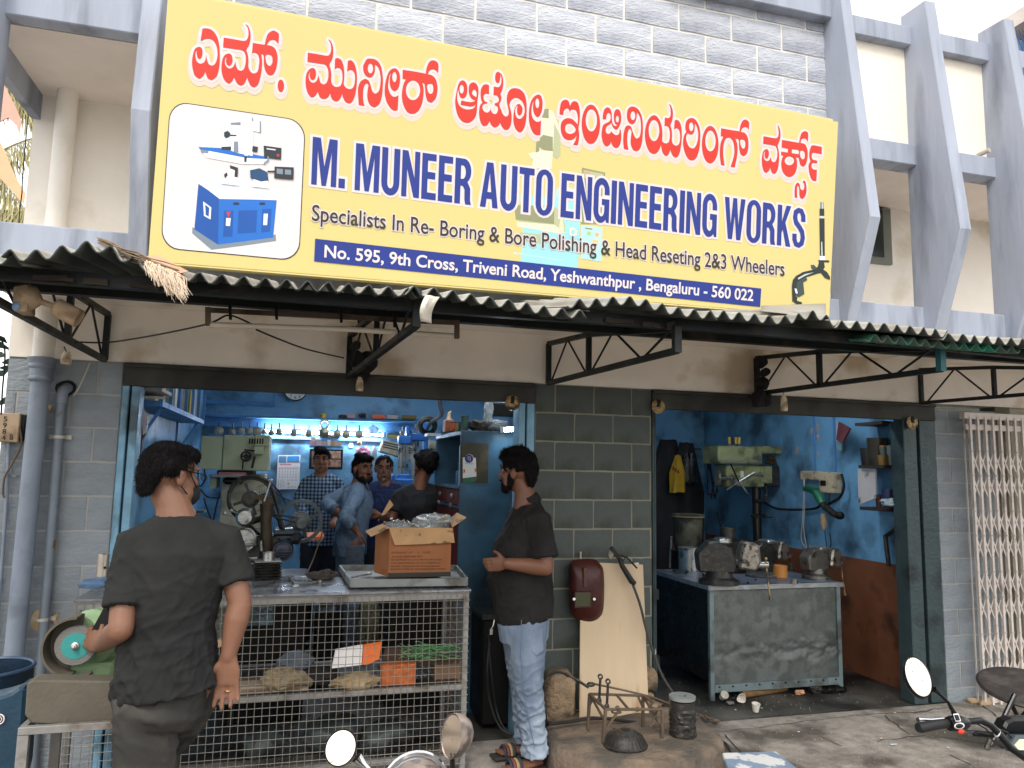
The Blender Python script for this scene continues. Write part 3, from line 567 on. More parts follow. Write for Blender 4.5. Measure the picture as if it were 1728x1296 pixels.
# plaster band over the openings, soffit, back wall of the balcony
m_cream = mat('cream_plaster', (242, 234, 222), .8, var=.06, vs=3, bump=.35, bs=22, bd=.006, dirt=(196, 178, 154), ds=1.6, dt=.6)
m_creamw = mat('white_plaster', (244, 238, 228), .8, var=.04, vs=3, bump=.4, bs=18, bd=.008, dirt=(208, 198, 176), ds=1.4, dt=.62)
band = thing('plaster_band', 'long cream plaster band between the shop openings and the soffit under the awning', 'wall', (2, .0, ZT))
mk('band_face', MB().box((-1.6, -.004, ZT+.001), (6.6, .24, 2.55)), m_cream, band, smooth=0)
fac = thing('upper_facade', 'blue grey concrete frame with tall bent fins in front of the cream upper floor', 'facade', (2, -.8, 2.55))
m_frame = mat('blue_grey_frame_paint', (160, 166, 180), .7, var=.09, vs=3, bump=.3, bs=14, bd=.006, dirt=(112, 118, 130), ds=2.2, dt=.60, dsoft=.22, stretch=(3, 2, .45))
mk('floor_slab', MB().box((-1.6, -.80, 2.551), (6.8, 0.1, 2.66)), m_cream, fac, smooth=0)
mk('lower_beam', MB().box((-3, -.86, 2.50), (6.8, -.802, 2.735)), m_frame, fac, smooth=0, bevel=.006)
mk('middle_beam', MB().box((3.20, -.86, 3.683), (6.8, -.73, 3.824)), m_frame, fac, smooth=0, bevel=.005)
mk('middle_beam', MB().box((-3, -.86, 3.737), (-.86, -.77, 3.95)), m_frame, fac, smooth=0, bevel=.005)
mk('top_beam', MB().box((-3, -.875, 4.70), (3.14, -.73, 4.80)), m_frame, fac, smooth=0)
mk('top_beam', MB().box((2.0, -.88, 4.585), (3.15, -.73, 4.74)), m_frame, fac, smooth=0, bevel=.005)
mk('top_beam', MB().box((3.22, -.86, 4.525), (6.8, -.73, 4.656)), m_frame, fac, smooth=0, bevel=.005)
mk('cream_panel', MB().box((3.22, -.80, 3.80), (6.8, -.74, 4.54)), mat('bright_cream_plaster', (242, 232, 216), .8, var=.03, vs=3, bump=.35, bs=18, bd=.008), fac, smooth=0)
mk('parapet', MB().box((-3, -.81, 3.96), (-.86, -.74, 4.8)), m_creamw, fac, smooth=0)
mk('ceiling_slab', MB().box((-1.585, -.74, 3.75), (6.8, 0.1, 3.87)), mat('ceiling_plaster', (222, 212, 204), .85, var=.05, bump=.2), fac, smooth=0)
mk('edge_beam', MB().box((-1.60, -.77, 3.60), (-1.555, 0.0, 3.752)), m_frame, fac, smooth=0)
mk('back_wall', MB().box((-1.59, .0, 2.66), (6.8, .2, 5.6)), m_creamw, fac, smooth=0)
wn = mk('window', MB().box((3.55, -.03, 3.29), (4.33, .01, 3.74)), mat('window_frame_grey', (116, 122, 112), .6), fac, smooth=0)
mk('pane', MB().box((3.6, -.036, 3.34), (4.25, -.031, 3.74)), mat('dark_glass', (40, 46, 44), .15, bump=0), wn, smooth=0)
# fins: vertical plates whose front edge swells to a knee
def fin(x, t, prof, name='fin'):
 pts = [(x, y, z) for y, z in prof]; return mk(name, MB().prism(pts, (t, 0, 0)), m_frame, fac, smooth=0, bevel=.006)
fin(3.135, .075, [(-.78, 2.45), (-.875, 2.45), (-1.15, 3.17), (-.97, 4.68), (-.93, 5.1), (-.78, 5.1)])
fin(3.775, .085, [(-.78, 2.45), (-.90, 2.45), (-1.17, 3.16), (-.99, 4.765), (-.78, 4.775)])
fin(4.435, .085, [(-.78, 2.45), (-.90, 2.45), (-1.17, 3.16), (-.99, 4.765), (-.78, 4.775)])
fin(5.10, .085, [(-.78, 2.45), (-.90, 2.45), (-1.17, 3.16), (-.99, 4.765), (-.78, 4.775)])
fin(-.835, .085, [(-.78, 2.45), (-.90, 2.45), (-1.10, 3.245), (-.97, 4.76), (-.93, 5.1), (-.78, 5.1)])
fin(-1.54, .085, [(-.78, 2.45), (-.90, 2.45), (-.98, 3.245), (-.93, 4.76), (-.78, 5.1)])
# second floor parts seen over the frame at the right
up = thing('upper_balcony', 'pale upper storey with a soffit and blue window mesh at the top right', 'balcony', (4.6, 0, 4.7))
mk('wall', MB().box((3.3, -.30, 4.60), (5.13, -.1, 6.2)), m_cream, up, smooth=0)
mk('soffit', MB().box((5.135, -1.1, 5.13), (8, .3, 5.25)), mat('grey_soffit', (200, 192, 188), .85), up, smooth=0)
wm = MB()
for k in range(26):
 wm.bar((4.98+k*.05, -.62, 4.60), (5.18+k*.05, -.62, 5.02), .006); wm.bar((5.18+k*.05, -.612, 4.60), (4.98+k*.05, -.612, 5.02), .006)
tag(mk('window_mesh', wm, mat('mesh_blue_steel', (60, 90, 140), .5), up, smooth=0), kind='stuff')
mk('mesh_frame', MB().bar((4.93, -.62, 4.5), (5.28, -.62, 5.1), .03).bar((5.3, -.62, 4.5), (5.65, -.62, 5.1), .03), mat('steel_dark', (60, 62, 60)), up, smooth=0)
mk('pane', MB().box((4.9, -.50, 4.5), (7, -.48, 5.03)), mat('blue_glass', (120, 150, 180), .2, bump=0), up, smooth=0)
# small spout on the cream panel between the second and third fin
a, b = P(1650, 262, Y=-.80), P(1670, 253, Y=-.88)
solo('drain_spout', MB().tube([a, b], .016, 10), mat('old_pvc', (190, 178, 168), .6), 'short pale drain spout poking from the cream panel between the fins', 'pipe')
# ---------------- roller shutters ----------------
m_shut = mat('shutter_grey', (64, 64, 58), .55, .3, var=.15, vs=4, bump=.2, bs=30, dirt=(44, 43, 40), ds=2)
m_guideb = mat('guide_blue_paint', (120, 164, 190), .38, .1, var=.18, vs=9, bump=.35, bs=40, dirt=(64, 84, 92), ds=3.2, dt=.56)
m_guided = mat('guide_dark_paint', (58, 74, 76), .35, .1, var=.12, vs=9, bump=.45, bs=35, dirt=(40, 48, 50), ds=3, dt=.6)
m_brass = mat('worn_brass', (170, 146, 104), .4, .7, var=.2, vs=20, dirt=(84, 66, 44), ds=18, dt=.5)
def shutter(label, x0, x1, gl, gr, m_l, m_r):
 s = thing('roller_shutter', label, 'shutter', ((x0+x1)/2, .03, 0))
 mk('bottom_rail', MB().box((x0, -.012, 2.088), (x1, .05, ZT-.004)).box((x0, -.03, ZT-.028), (x1, -.010, ZT-.006)), m_shut, s, smooth=0, bevel=.003)
 mb = MB()
 for k in range(7): mb.cyl((x0+.02, .05, ZT+.02+k*.04), (x1-.02, .05, ZT+.02+k*.04), .02, 6)
 tag(mk('slats', mb, m_shut, s), kind='stuff')
 for (a, b), m_ in ((gl, m_l), (gr, m_r)):
  w_ = (b-a)
  mk('guide', MB().box((a, -.006, 0), (a+w_*.40, .09, 2.09)).box((a+w_*.52, .0, 0), (b, .09, 2.089)).box((a+.001, .085, 0), (b-.001, .13, 2.08)), m_, s, smooth=0, bevel=.004)
 return s
s1 = shutter('rolled up dark shutter over the wide opening with pale blue guide rails', XL+.005, XC0-.002, (XL+.003, XL+.095), (1.335, XC0-.003), m_guideb, m_guideb)
s2 = shutter('rolled up dark shutter over the narrower opening with dark green grey guide rails', XC1+.002, XR-.002, (XC1+.002, XC1+.03), (4.385, XR-.003), m_guided, m_guided)
def lockring(s, x, y, rot, brok=False):
 c = P(x, y, Y=-.035); mb = MB()
 mb.lathe([(.046, 0), (.050, .004), (.050, .010), (.040, .014), (.034, .010), (.012, .012), (.010, .018), (.0, .018)], c, (0, -1, 0), 24)
 for k in range(4):
  a = rot+k*1.57; mb.cbox(c+V((math.cos(a)*.022, -.014, math.sin(a)*.022)), (.030, .008, .006), 0, 0, a)
 o = mk('shutter_lock', mb, m_brass, s)
 mk('lock_slot', MB().cbox(c+V((0, -.016, .02)), (.022, .008, .05), 0, 0, rot*.3), mat('black_iron', (28, 27, 26), .5, .5), o, smooth=0)
lockring(s1, 864, 680, .3); lockring(s2, 1110, 686, 1.0); lockring(s2, 1538, 713, .2)
# ---------------- collapsible gate ----------------
m_gate = mat('cream_gate_paint', (206, 196, 188), .5, .1, var=.08, vs=6, bump=.2, bs=60, dirt=(150, 140, 130), ds=5, dt=.66)
gate = thing('collapsible_gate', 'closed white collapsible lattice gate right of the grey block pier', 'gate', (5.4, -.1, 0))
GY = -.10
mk('top_rail', MB().box((4.842, GY-.03, 2.105), (6.9, GY+.02, 2.155)), m_gate, gate, smooth=0, bevel=.003)
mk('guide_rail', MB().box((4.86, GY-.025, 2.02), (6.9, GY-.004, 2.065)), m_gate, gate, smooth=0, bevel=.003)
mk('bottom_rail', MB().box((4.95, GY-.012, .005), (6.9, GY+.03, .035)), m_gate, gate, smooth=0)
xs = [4.885+k*.073 for k in range(27)]
for x in xs:
 mk('picket', MB().box((x, GY-.036, .0), (x+.018, GY-.028, 2.125)).box((x+.0, GY-.028, .02), (x+.005, GY-.012, 2.12)).box((x-.008, GY+.012, .02), (x-.002, GY+.022, 2.12)), m_gate, gate, smooth=0)
for k, x in enumerate(xs[:-1]):
 for z0_ in (.10, .55, 1.00, 1.45):
  # flat cross straps, three lozenges to a tier
  for dz in (0, ):
   a = V((x+.008, GY-.040, z0_+.02)); b = V((x+.081, GY-.040, z0_+.02+.21))
   mk('strap', MB().bar((x+.008, GY-.025, z0_+.225), (x+.083, GY-.025, z0_+.04), .011, .003, (0, 1, 0)).bar((x+.008, GY-.021, z0_+.04), (x+.083, GY-.021, z0_+.225), .011, .003, (0, 1, 0))
    .bar((x+.008, GY-.0255, z0_+.41), (x+.083, GY-.0255, z0_+.225), .011, .003, (0, 1, 0)).bar((x+.008, GY-.0215, z0_+.225), (x+.083, GY-.0215, z0_+.41), .011, .003, (0, 1, 0)), m_gate, gate, smooth=0)
riv = MB()
for x in xs[:16]:
 for z0_ in (.14, .325, .51, .775, .96, 1.225, 1.41, 1.675, 1.86): riv.cyl((x+.008, GY-.044, z0_), (x+.008, GY-.034, z0_), .0045, 6)
tag(mk('rivets', riv, m_gate, gate), kind='stuff')
# what stands behind the gate
tag(mk('passage_wall', MB().box((5.301, .01, -.05), (5.45, .15, 2.6)).box((5.45, 1.2, -.05), (8, 1.3, 2.6)), mat('olive_wall', (104, 98, 76), .7, var=.15, vs=3), smooth=0), kind='structure')
tag(mk('passage_floor', MB().box((5.301, .0, -.1), (8, 1.2, -.004)), m_ground, smooth=0), kind='structure')
solo('notice_board', MB().box((5.30, .80, .95), (5.52, .82, 1.62)), mat('cream_board', (206, 184, 150), .6), 'plain cream board standing behind the bars of the collapsible gate', 'board')
a = P(1682, 800, Y=.1)
solo('warning_notice', MB().box((a.x-.05, .20, 1.02), (a.x+.09, .205, 1.30)).box((a.x-.05, .199, .96), (a.x+.02, .204, 1.0)), mat('print_white', (238, 228, 226)), 'small white notice fixed behind the gate bars', 'notice')
for n_, x in (('pier_plinth', 4.70),):
 mb = MB(); random.seed(11)
 for k in range(9):
  mb.ball((4.83+random.uniform(0, .5), -.07+random.uniform(-.04, .03), .01), (random.uniform(.03, .08), .04, random.uniform(.02, .05)), 7, 5)
 mb.jit(.02, 18)
 solo('broken_plaster', mb, mat('broken_mortar', (170, 146, 118), .9, var=.2, bump=.6), 'crumbled beige plaster at the foot of the collapsible gate', 'rubble')
# ---------------- awning ----------------
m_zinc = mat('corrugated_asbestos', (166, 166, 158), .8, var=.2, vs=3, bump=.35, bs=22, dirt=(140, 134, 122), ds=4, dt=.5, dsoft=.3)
def shade_underside(m_):      # shade painted into the underside colour, sun into the pale top
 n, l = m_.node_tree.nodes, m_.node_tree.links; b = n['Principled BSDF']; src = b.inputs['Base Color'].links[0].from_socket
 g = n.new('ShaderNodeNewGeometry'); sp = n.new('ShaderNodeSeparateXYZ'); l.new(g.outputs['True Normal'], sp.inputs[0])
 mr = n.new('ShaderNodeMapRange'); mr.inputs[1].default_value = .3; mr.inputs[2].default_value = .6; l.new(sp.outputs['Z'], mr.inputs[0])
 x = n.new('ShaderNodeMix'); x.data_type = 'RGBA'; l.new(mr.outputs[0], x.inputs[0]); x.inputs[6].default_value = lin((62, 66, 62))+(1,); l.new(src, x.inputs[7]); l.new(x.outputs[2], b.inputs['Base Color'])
shade_underside(m_zinc)
m_green = mat('green_plastic_sheet', (34, 120, 96), .4, var=.25, vs=6, bump=.3, bs=30, dirt=(70, 90, 78), ds=4, dt=.5)
m_iron = mat('dark_iron', (34, 39, 38), .5, .3, var=.2, vs=8, bump=.2, bs=50, dirt=(68, 56, 46), ds=6, dt=.64)
aw = thing('awning', 'long corrugated awning with a ragged front edge above both shop openings', 'awning', (2, -1.3, 2.3))
def corr(x0, x1, ye, ze, sl, m_=m_zinc, lift=None, yb=-.9, amp=.019, per=.0765, ph=0, name='corrugated_sheet'):
 n_ = int((x1-x0)/per*8); m2 = 12; mb = MB(); vs = []
 for j in range(m2+1):
  y = ye+(yb-ye)*j/m2
  for i in range(n_+1):
   x = x0+(x1-x0)*i/n_
   z = ze+(y-ye)*sl+amp*math.cos(2*math.pi*(x+ph)/per)+noise.noise(V((x*1.6, y*1.5, ze*9)))*.014
   if lift: z += lift(x, y)
   yy = y+(noise.noise(V((x*7, 1, 2)))*.012+noise.noise(V((x*30, 5, 2)))*.006 if j == 0 else 0)
   vs.append((x, yy, z))
 N = n_+1
 mb.add(vs, [(j*N+i, j*N+i+1, (j+1)*N+i+1, (j+1)*N+i) for j in range(m2) for i in range(n_)])
 o = mk(name, mb, m_, aw, smooth=60, fixn=False)
 so_ = o.modifiers.new('thick', 'SOLIDIFY'); so_.thickness = .006; return o
SLP = .205
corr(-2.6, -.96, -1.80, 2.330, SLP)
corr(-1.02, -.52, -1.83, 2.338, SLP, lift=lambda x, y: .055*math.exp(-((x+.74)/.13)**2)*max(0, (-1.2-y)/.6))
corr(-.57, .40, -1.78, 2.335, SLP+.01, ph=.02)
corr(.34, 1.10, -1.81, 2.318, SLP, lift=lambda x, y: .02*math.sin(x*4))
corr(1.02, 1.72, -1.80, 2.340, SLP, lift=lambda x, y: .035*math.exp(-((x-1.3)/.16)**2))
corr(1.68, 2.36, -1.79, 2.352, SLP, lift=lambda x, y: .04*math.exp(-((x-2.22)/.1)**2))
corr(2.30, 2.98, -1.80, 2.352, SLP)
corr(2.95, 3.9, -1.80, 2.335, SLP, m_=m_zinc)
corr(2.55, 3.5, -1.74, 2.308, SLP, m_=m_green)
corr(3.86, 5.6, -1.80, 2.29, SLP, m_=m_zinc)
pzs = [2.33, 2.327, 2.325, 2.332, 2.328, 2.30, 2.29]; pxs = [-2.6, -1.0, .45, 1.75, 3.1, 4.4, 5.6]
for i in range(6): mk('purlin', MB().bar((pxs[i], -1.60, pzs[i]), (pxs[i+1]+.08, -1.60-.004*(i % 2), pzs[i+1]), .04, .05), m_iron, aw, smooth=0)
random.seed(77)
for i in range(16):
 x = random.uniform(-1.4, 4); mk('rust_scrap', MB().cbox((x, -1.632, 2.315), (random.uniform(.03, .14), .01, random.uniform(.012, .035)), 0, 0, random.uniform(-.15, .15)).jit(.01, 20), mat('rusty_scrap', (60, 52, 46), .9, var=.3), aw, smooth=0)
mk('purlin', MB().box((-2.6, -1.16, 2.36), (5.6, -1.11, 2.43)), m_iron, aw, smooth=0)
# torn flaps and curled offcuts
def flap(name, pts, th, m_, label, cat, seed=0):
 mb = MB(); mb.prism(pts, th); o = solo(name, mb, m_, label, cat); o.modifiers.new('b', 'BEVEL').width = .002; return o
mb = MB(); c = P(712, 505, Y=-1.83)
vs = []
for j in range(9):
 t = j/8
 for i in range(4):
  s_ = i/3-.5
  p = P(730-10*t+s_*(26-6*t)-6*math.sin(t*3), 500+44*t, Y=-1.85-.02*math.sin(t*4+s_)); vs.append(p+V((0, .02*math.sin(s_*4), 0)))
mb.add(vs, [(j*4+i, j*4+i+1, (j+1)*4+i+1, (j+1)*4+i) for j in range(8) for i in range(3)])
o = solo('torn_flap', mb, mat('pale_sheet_scrap', (206, 198, 182), .5, var=.15, bump=.3), 'pale torn strip of sheet hanging over the awning edge below the signboard', 'scrap', fixn=False); o.modifiers.new('s', 'SOLIDIFY').thickness = .003
mb = MB(); vs = []
for j in range(7):
 for i in range(9):
  u = i/8; v_ = j/6; p = P(1284+u*110, 524+u*12-24*math.sin(v_*1.5)*(.35+u*.65), Y=-1.72+v_*.5)
  vs.append(p)
mb.add(vs, [(j*9+i, j*9+i+1, (j+1)*9+i+1, (j+1)*9+i) for j in range(6) for i in range(8)])
o = solo('curled_sheet', mb, mat('grey_sheet_scrap', (148, 144, 134), .6, var=.15, bump=.3), 'curled grey sheet offcut lying on the awning under the fork picture', 'scrap', fixn=False); o.modifiers.new('s', 'SOLIDIFY').thickness = .004
# dry palm frond base with fibres
random.seed(5); mb = MB()
A = [P(170, 408, Y=-1.72), P(210, 428, Y=-1.78), P(250, 442, Y=-1.82), P(300, 460, Y=-1.82)]
for k in range(60):
 o_ = V((random.uniform(-.01, .01), random.uniform(-.02, .02), random.uniform(-.012, .012))); q_ = random.random()
 i = int(q_*2.99); mb.tube([A[i]+o_, (A[i]+A[i+1])/2+o_*1.5, A[i+1]+o_+V((0, 0, random.uniform(-.008, .01)))], [.002, .0025, .0012], 4)
palm = thing('palm_fibre', 'shredded dry palm fibre hanging over the awning at the lower left of the signboard', 'palm fibre', A[2])
mk('stem', mb, mat('dry_stem', (122, 104, 84), .8), palm)
mb = MB()
for k in range(320):
 t = random.random()**.8; s0 = P(246+t*50, 443+t*20+random.uniform(-5, 5), Y=-1.84)
 ln = random.uniform(.35, 1)*(1.25-abs(t-.6)); en = P(246+t*50+(16+t*14)*ln+random.uniform(-9, 7), 443+t*20+46*ln+random.uniform(-4, 4), Y=-1.88+random.uniform(-.03, .03))
 md = s0.lerp(en, .5)+V((random.uniform(-.015, .02), -.014, random.uniform(-.004, .02))); mb.tube([s0, md, en], [.0014, .0012, .0005], 3)
tag(mk('fibres', mb, mat('pale_fibre', (216, 196, 172), .8, var=.15), palm), kind='stuff')
mk('stem_scrap', MB().prism([P(246, 432, Y=-1.7), P(266, 430, Y=-1.7), P(318, 458, Y=-1.78), P(300, 462, Y=-1.8)], (0, .02, .004)), mat('husk', (186, 146, 118), .8), palm, smooth=0)
# ---------------- truss brackets ----------------
def truss(label, x0, x1, ye, zr0, zr1, ze0, ze1, kink, zk, diag=(.22, .62), tw=.028, m_end=None, extra=0):
 """a welded bracket from the facade at x0 to its outer end at x1, ye"""
 t = thing('awning_bracket', label, 'bracket', (x0, 0, zr0), 'welded brackets under the awning')
 at = lambda s_, z: V((x0+(x1-x0)*s_, -.02+(ye+.02)*s_, z))
 zb = lambda s_: zr0+(ze0-zr0)*s_
 ztp = lambda s_: zr1+(zk-zr1)*s_/kink if s_ < kink else zk+(ze1-zk)*(s_-kink)/(1-kink)
 mk('bottom_chord', MB().bar(at(0, zr0), at(1, ze0), tw), m_iron, t, smooth=0)
 mk('top_chord', MB().bar(at(0, zr1), at(kink, zk), tw).bar(at(kink, zk), at(1, ze1), tw), m_iron, t, smooth=0)
 mk('post', MB().bar(at(0, zr0), at(0, zr1), tw*1.1, tw*1.1), m_iron, t, smooth=0)
 mk('post', MB().bar(at(kink, zb(kink)), at(kink, zk), tw), m_iron, t, smooth=0)
 mk('post', MB().bar(at(1, ze0-.01), at(1, ze1+.01), tw*1.2), m_end or m_iron, t, smooth=0)
 for a, b in ((0.03, kink*.5), (kink*.95, kink*.5), (kink*1.05, kink+(1-kink)*.32), (kink+(1-kink)*.66, kink+(1-kink)*.36), (kink+(1-kink)*.66, .97)):
  mk('web_rod', MB().cyl(at(a, zb(a)), at(b, ztp(b)), .0065, 6), m_iron, t)
 return t
truss('awning bracket with its inner end over the dark centre pier', 1.53, 1.60, -1.65, 2.225, 2.49, 2.20, 2.30, .40, 2.44)
truss('awning bracket over the right opening with a bulb holder hanging from it', 3.11, 3.11, -1.62, 2.228, 2.485, 2.20, 2.31, .42, 2.43, m_end=mat('teal_steel', (40, 92, 98), .5))
truss('awning bracket above the collapsible gate at the right edge', 4.555, 4.62, -1.62, 2.222, 2.48, 2.20, 2.28, .38, 2.42, tw=.024)
truss('awning bracket at the left end beside the old lamp housing', -1.117, -1.13, -1.62, 2.228, 2.49, 2.24, 2.36, .42, 2.47)
tc_ = truss('awning bracket wrapped in black cloth above the wide opening', .235, .42, -1.62, 2.20, 2.46, 2.24, 2.38, .5, 2.45)
mb = MB()
for x, y, r in ((603, 610, 15), (622, 612, 17), (600, 585, 9), (596, 560, 8), (612, 628, 14), (610, 540, 7)):
 mb.ball(P(x, y, Y=-.12), (r/300*.9, .06, r/270), 9, 7)
mb.jit(.03, 14)
solo('cloth_bundle', mb, mat('black_cloth', (28, 26, 26), .9, bump=.5), 'bundle of black cloth tied round the bracket root above the wide opening', 'cloth')
mb = MB()
for x, y, r in ((1282, 668, 13), (1278, 674, 14), (1290, 672, 12), (1286, 610, 8), (1289, 628, 8), (1289, 646, 9)): mb.ball(P(x, y, Y=-.12), (r/230, .06, r/220), 9, 7)
mb.jit(.03, 14)
solo('cable_tangle', mb, mat('black_cloth', (28, 26, 26), .9, bump=.5), 'sooty tangle of cable ends at the root of the bracket over the right opening', 'cable')
# ---------------- helpers that place by what is seen ----------------
def pbox(mb, x0, y0, x1, y1, Y, dep):
 a = P(x0, (y0+y1)/2, Y=Y).x; b = P(x1, (y0+y1)/2, Y=Y).x; t = P((x0+x1)/2, y0, Y=Y).z; u = P((x0+x1)/2, y1, Y=Y).z
 return mb.box((a, Y, u), (b, Y+dep, t))
def px(x, y, Y): return (P(x+5, y, Y=Y)-P(x-5, y, Y=Y)).length/10     # metres per photo pixel
def pl(pts, Y): return [P(x, y, Y=Y) for x, y in pts]
def pprism(mb, pts, Y, dep): return mb.prism(pl(pts, Y), (0, dep, 0))
def crumple(c, r, seed, amp=.25, n=36, m=24):
 mb = MB().ball(c, r, n, m); c = V(c); R_ = max(r) if not isinstance(r, float) else r
 for i, p in enumerate(mb.v):
  d = p-c; k = noise.noise(p*(1.6/R_)+V((seed, 0, 0)))+.45*(.5-abs(noise.noise(p*(3.4/R_)+V((0, seed, 0))))*2)+.22*(.5-abs(noise.noise(p*(9/R_)+V((0, 0, seed))))*2)
  mb.v[i] = c+V((d.x, d.y, d.z*(.8 if d.z > 0 else 1)))*(1+amp*k*1.15)
  if mb.v[i].z < c.z-r[2]*.75: mb.v[i].z = c.z-r[2]*.75
 return mb
m_steel = mat('bright_steel', (176, 176, 172), .32, .85, var=.15, vs=14, bump=.2, bs=60, dirt=(96, 92, 84), ds=10, dt=.6)
m_cast = mat('dark_cast_iron', (58, 58, 56), .42, .5, var=.25, vs=26, bump=.4, bs=90, dirt=(84, 76, 66), ds=34, dt=.6)
m_blk = mat('black_iron', (28, 27, 26), .5, .5)
m_rub = mat('black_rubber', (26, 26, 27), .55, bump=.1)
m_steelp = mat('grey_painted_steel', (132, 136, 134), .5, .3, var=.14, vs=8, bump=.2, bs=50, dirt=(92, 88, 80), ds=5, dt=.6)
m_pvc = mat('grey_pvc_paint', (134, 144, 158), .45, var=.12, vs=5, bump=.35, bs=30, dirt=(108, 116, 126), ds=4, dt=.6)
m_rustpipe = mat('peeling_pipe', (122, 132, 142), .5, .1, var=.12, vs=6, bump=.3, bs=30, dirt=(112, 84, 58), ds=7, dt=.6, dsoft=.03)
# ---------------- pipes and boxes at the left wall ----------------
dp = thing('drainpipe', 'thick vertical drainpipe, grey below its collar and cream above, at the left corner', 'drainpipe', (-1.405, -.09, 0))
mk('lower_pipe', MB().cyl((-1.412, -.085, -.02), (-1.405, -.085, 2.12), .047, 20), m_pvc, dp)
mk('collar', MB().lathe([(.049, 0), (.062, .012), (.062, .022), (.056, .03), (.056, .07), (.064, .078), (.066, .088), (.062, .098), (.074, .13), (.054, .135)], (-1.405, -.085, 2.08), 'z', 22), m_pvc, dp)
mk('upper_pipe', MB().cyl((-1.405, -.085, 2.215), (-1.40, -.085, 3.752), .053, 22), m_creamw, dp)
sp_ = thing('waste_pipe', 'thinner grey pipe with an elbow and rust streaks, right of the thick drainpipe', 'pipe', (-1.30, -.04, 0))
mk('pipe', MB().tube([(-1.294, -.035, -.02), (-1.300, -.035, 1.0), (-1.311, -.035, 1.985)], .024, 16), m_rustpipe, sp_)
mk('elbow', MB().tube([(-1.311, -.035, 1.975), (-1.311, -.035, 2.02), (-1.306, -.028, 2.045), (-1.295, -.008, 2.06), (-1.29, .02, 2.062)], .029, 16), m_pvc, sp_)
for z in (1.785, .81):
 mk('clamp', MB().lathe2([(.026, -.008), (.030, -.008), (.030, .008), (.026, .008)], (-1.305, -.035, z), 'z', 16).cbox((-1.265, -.012, z), (.03, .01, .022)).cbox((-1.345, -.012, z), (.03, .01, .022)), mat('pale_clamp', (190, 184, 170), .6), sp_)
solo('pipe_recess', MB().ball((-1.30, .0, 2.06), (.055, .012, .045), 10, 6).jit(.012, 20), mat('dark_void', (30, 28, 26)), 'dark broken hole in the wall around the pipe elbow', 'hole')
for (x, y, w_, h_, lb) in ((65, 1048, 14, 20, 'bare broken patch of beige mortar left of the waste pipe'), (95, 1042, 6, 12, 'small bare mortar patch right of the waste pipe'), (84, 690, 8, 8, 'bare mortar chip beside the pipe elbow')):
 k = px(x, y, -.01)
 solo('mortar_patch', MB().ball(P(x, y, Y=.0), (w_*k, .012, h_*k), 12, 6).jit(.014, 30), mat('bare_mortar', (190, 162, 122), .9, var=.2, bump=.6), lb, 'mortar')
mb_ = thing('meter_box', 'beige switch box hand-painted with 5984 B on the left wall', 'switch box', P(8, 745, Y=-.03))
b0 = MB(); pbox(b0, -6, 697, 32, 746, -.085, .095); mk('case', b0, mat('old_beige_box', (186, 162, 132), .6, var=.12, dirt=(150, 126, 98), ds=7), mb_, smooth=0, bevel=.004)
b1 = MB(); pbox(b1, 33, 700, 40, 744, -.06, .07); mk('side_flange', b1, m_iron, mb_, smooth=0)
tx = MB()
for i, ch in enumerate('5984'):
 y = 703+i*10.5
 text_quad(tx, ch, P(12.5-i*.8, y, Y=-.0865), P(6.5-i*.8, y-.3, Y=-.0865), P(6-i*.8, y+8, Y=-.0865), P(12-i*.8, y+8.3, Y=-.0865), off=.02) if 0 else text_quad(tx, ch, P(6-i*.9, y, Y=-.0865), P(12.5-i*.9, y, Y=-.0865), P(12.2-i*.9, y+8, Y=-.0865), P(5.8-i*.9, y+8, Y=-.0865), off=.02)
text_quad(tx, 'B', P(16.5, 733, Y=-.0865), P(22.5, 733, Y=-.0865), P(22.3, 742, Y=-.0865), P(16.3, 742, Y=-.0865), off=.02)
mk('painted_number', tx, m_dark, mb_, smooth=0, fixn=False)
cd = thing('conduit', 'thin grey conduit running down below the switch box', 'conduit', P(8, 900, Y=-.02))
mk('pipe', MB().tube([P(15, 746, Y=-.02), P(12, 830, Y=-.02), P(5, 930, Y=-.02), P(-3, 1030, Y=-.02), P(-20, 1250, Y=-.02)], .0095, 10), m_pvc, cd)
mk('clamp', MB().lathe2([(.010, -.005), (.013, -.005), (.013, .005), (.010, .005)], P(12, 803, Y=-.02), 'z', 12).cbox(P(19, 803, Y=-.012), (.05, .006, .012)), m_pvc, cd)
m_cable = mat('black_cable', (24, 24, 24), .5, bump=0, var=.05)
def cable(pts, r, label, cat='cable', m_=m_cable, name='cable', n=6, group=None):
 q_ = []
 pts = [V(p) for p in pts]
 for i in range(len(pts)-1):
  p0, p1, p2, p3 = pts[max(i-1, 0)], pts[i], pts[i+1], pts[min(i+2, len(pts)-1)]
  for j in range(6):
   t = j/6; q_.append(.5*((2*p1)+(p2-p0)*t+(2*p0-5*p1+4*p2-p3)*t*t+(-p0+3*p1-3*p2+p3)*t**3))
 q_.append(pts[-1])
 return solo(name, MB().tube(q_, r, n), m_, label, cat, group=group, loc=pts[0])
cable([P(33, 720, Y=-.08), P(36, 750, Y=-.07), P(22, 780, Y=-.05), P(8, 805, Y=-.05), P(5, 830, Y=-.04), P(7, 840, Y=-.04)], .005, 'dark brown cable looping down from the switch box at the left edge', m_=mat('brown_cable', (96, 78, 62), .6))
cable([P(152, 612, Y=-.03), P(140, 640, Y=-.05), P(130, 660, Y=-.05), P(124, 668, Y=-.03)], .004, 'pale wire from the bracket foot down to the pipe elbow', m_=mat('pale_wire', (186, 178, 164), .6))
cable([P(-8, 560, Y=-.4), P(8, 590, Y=-.4), P(4, 660, Y=-.4), P(2, 700, Y=-.4)], .004, 'thin grey wires hanging at the left edge of the building')
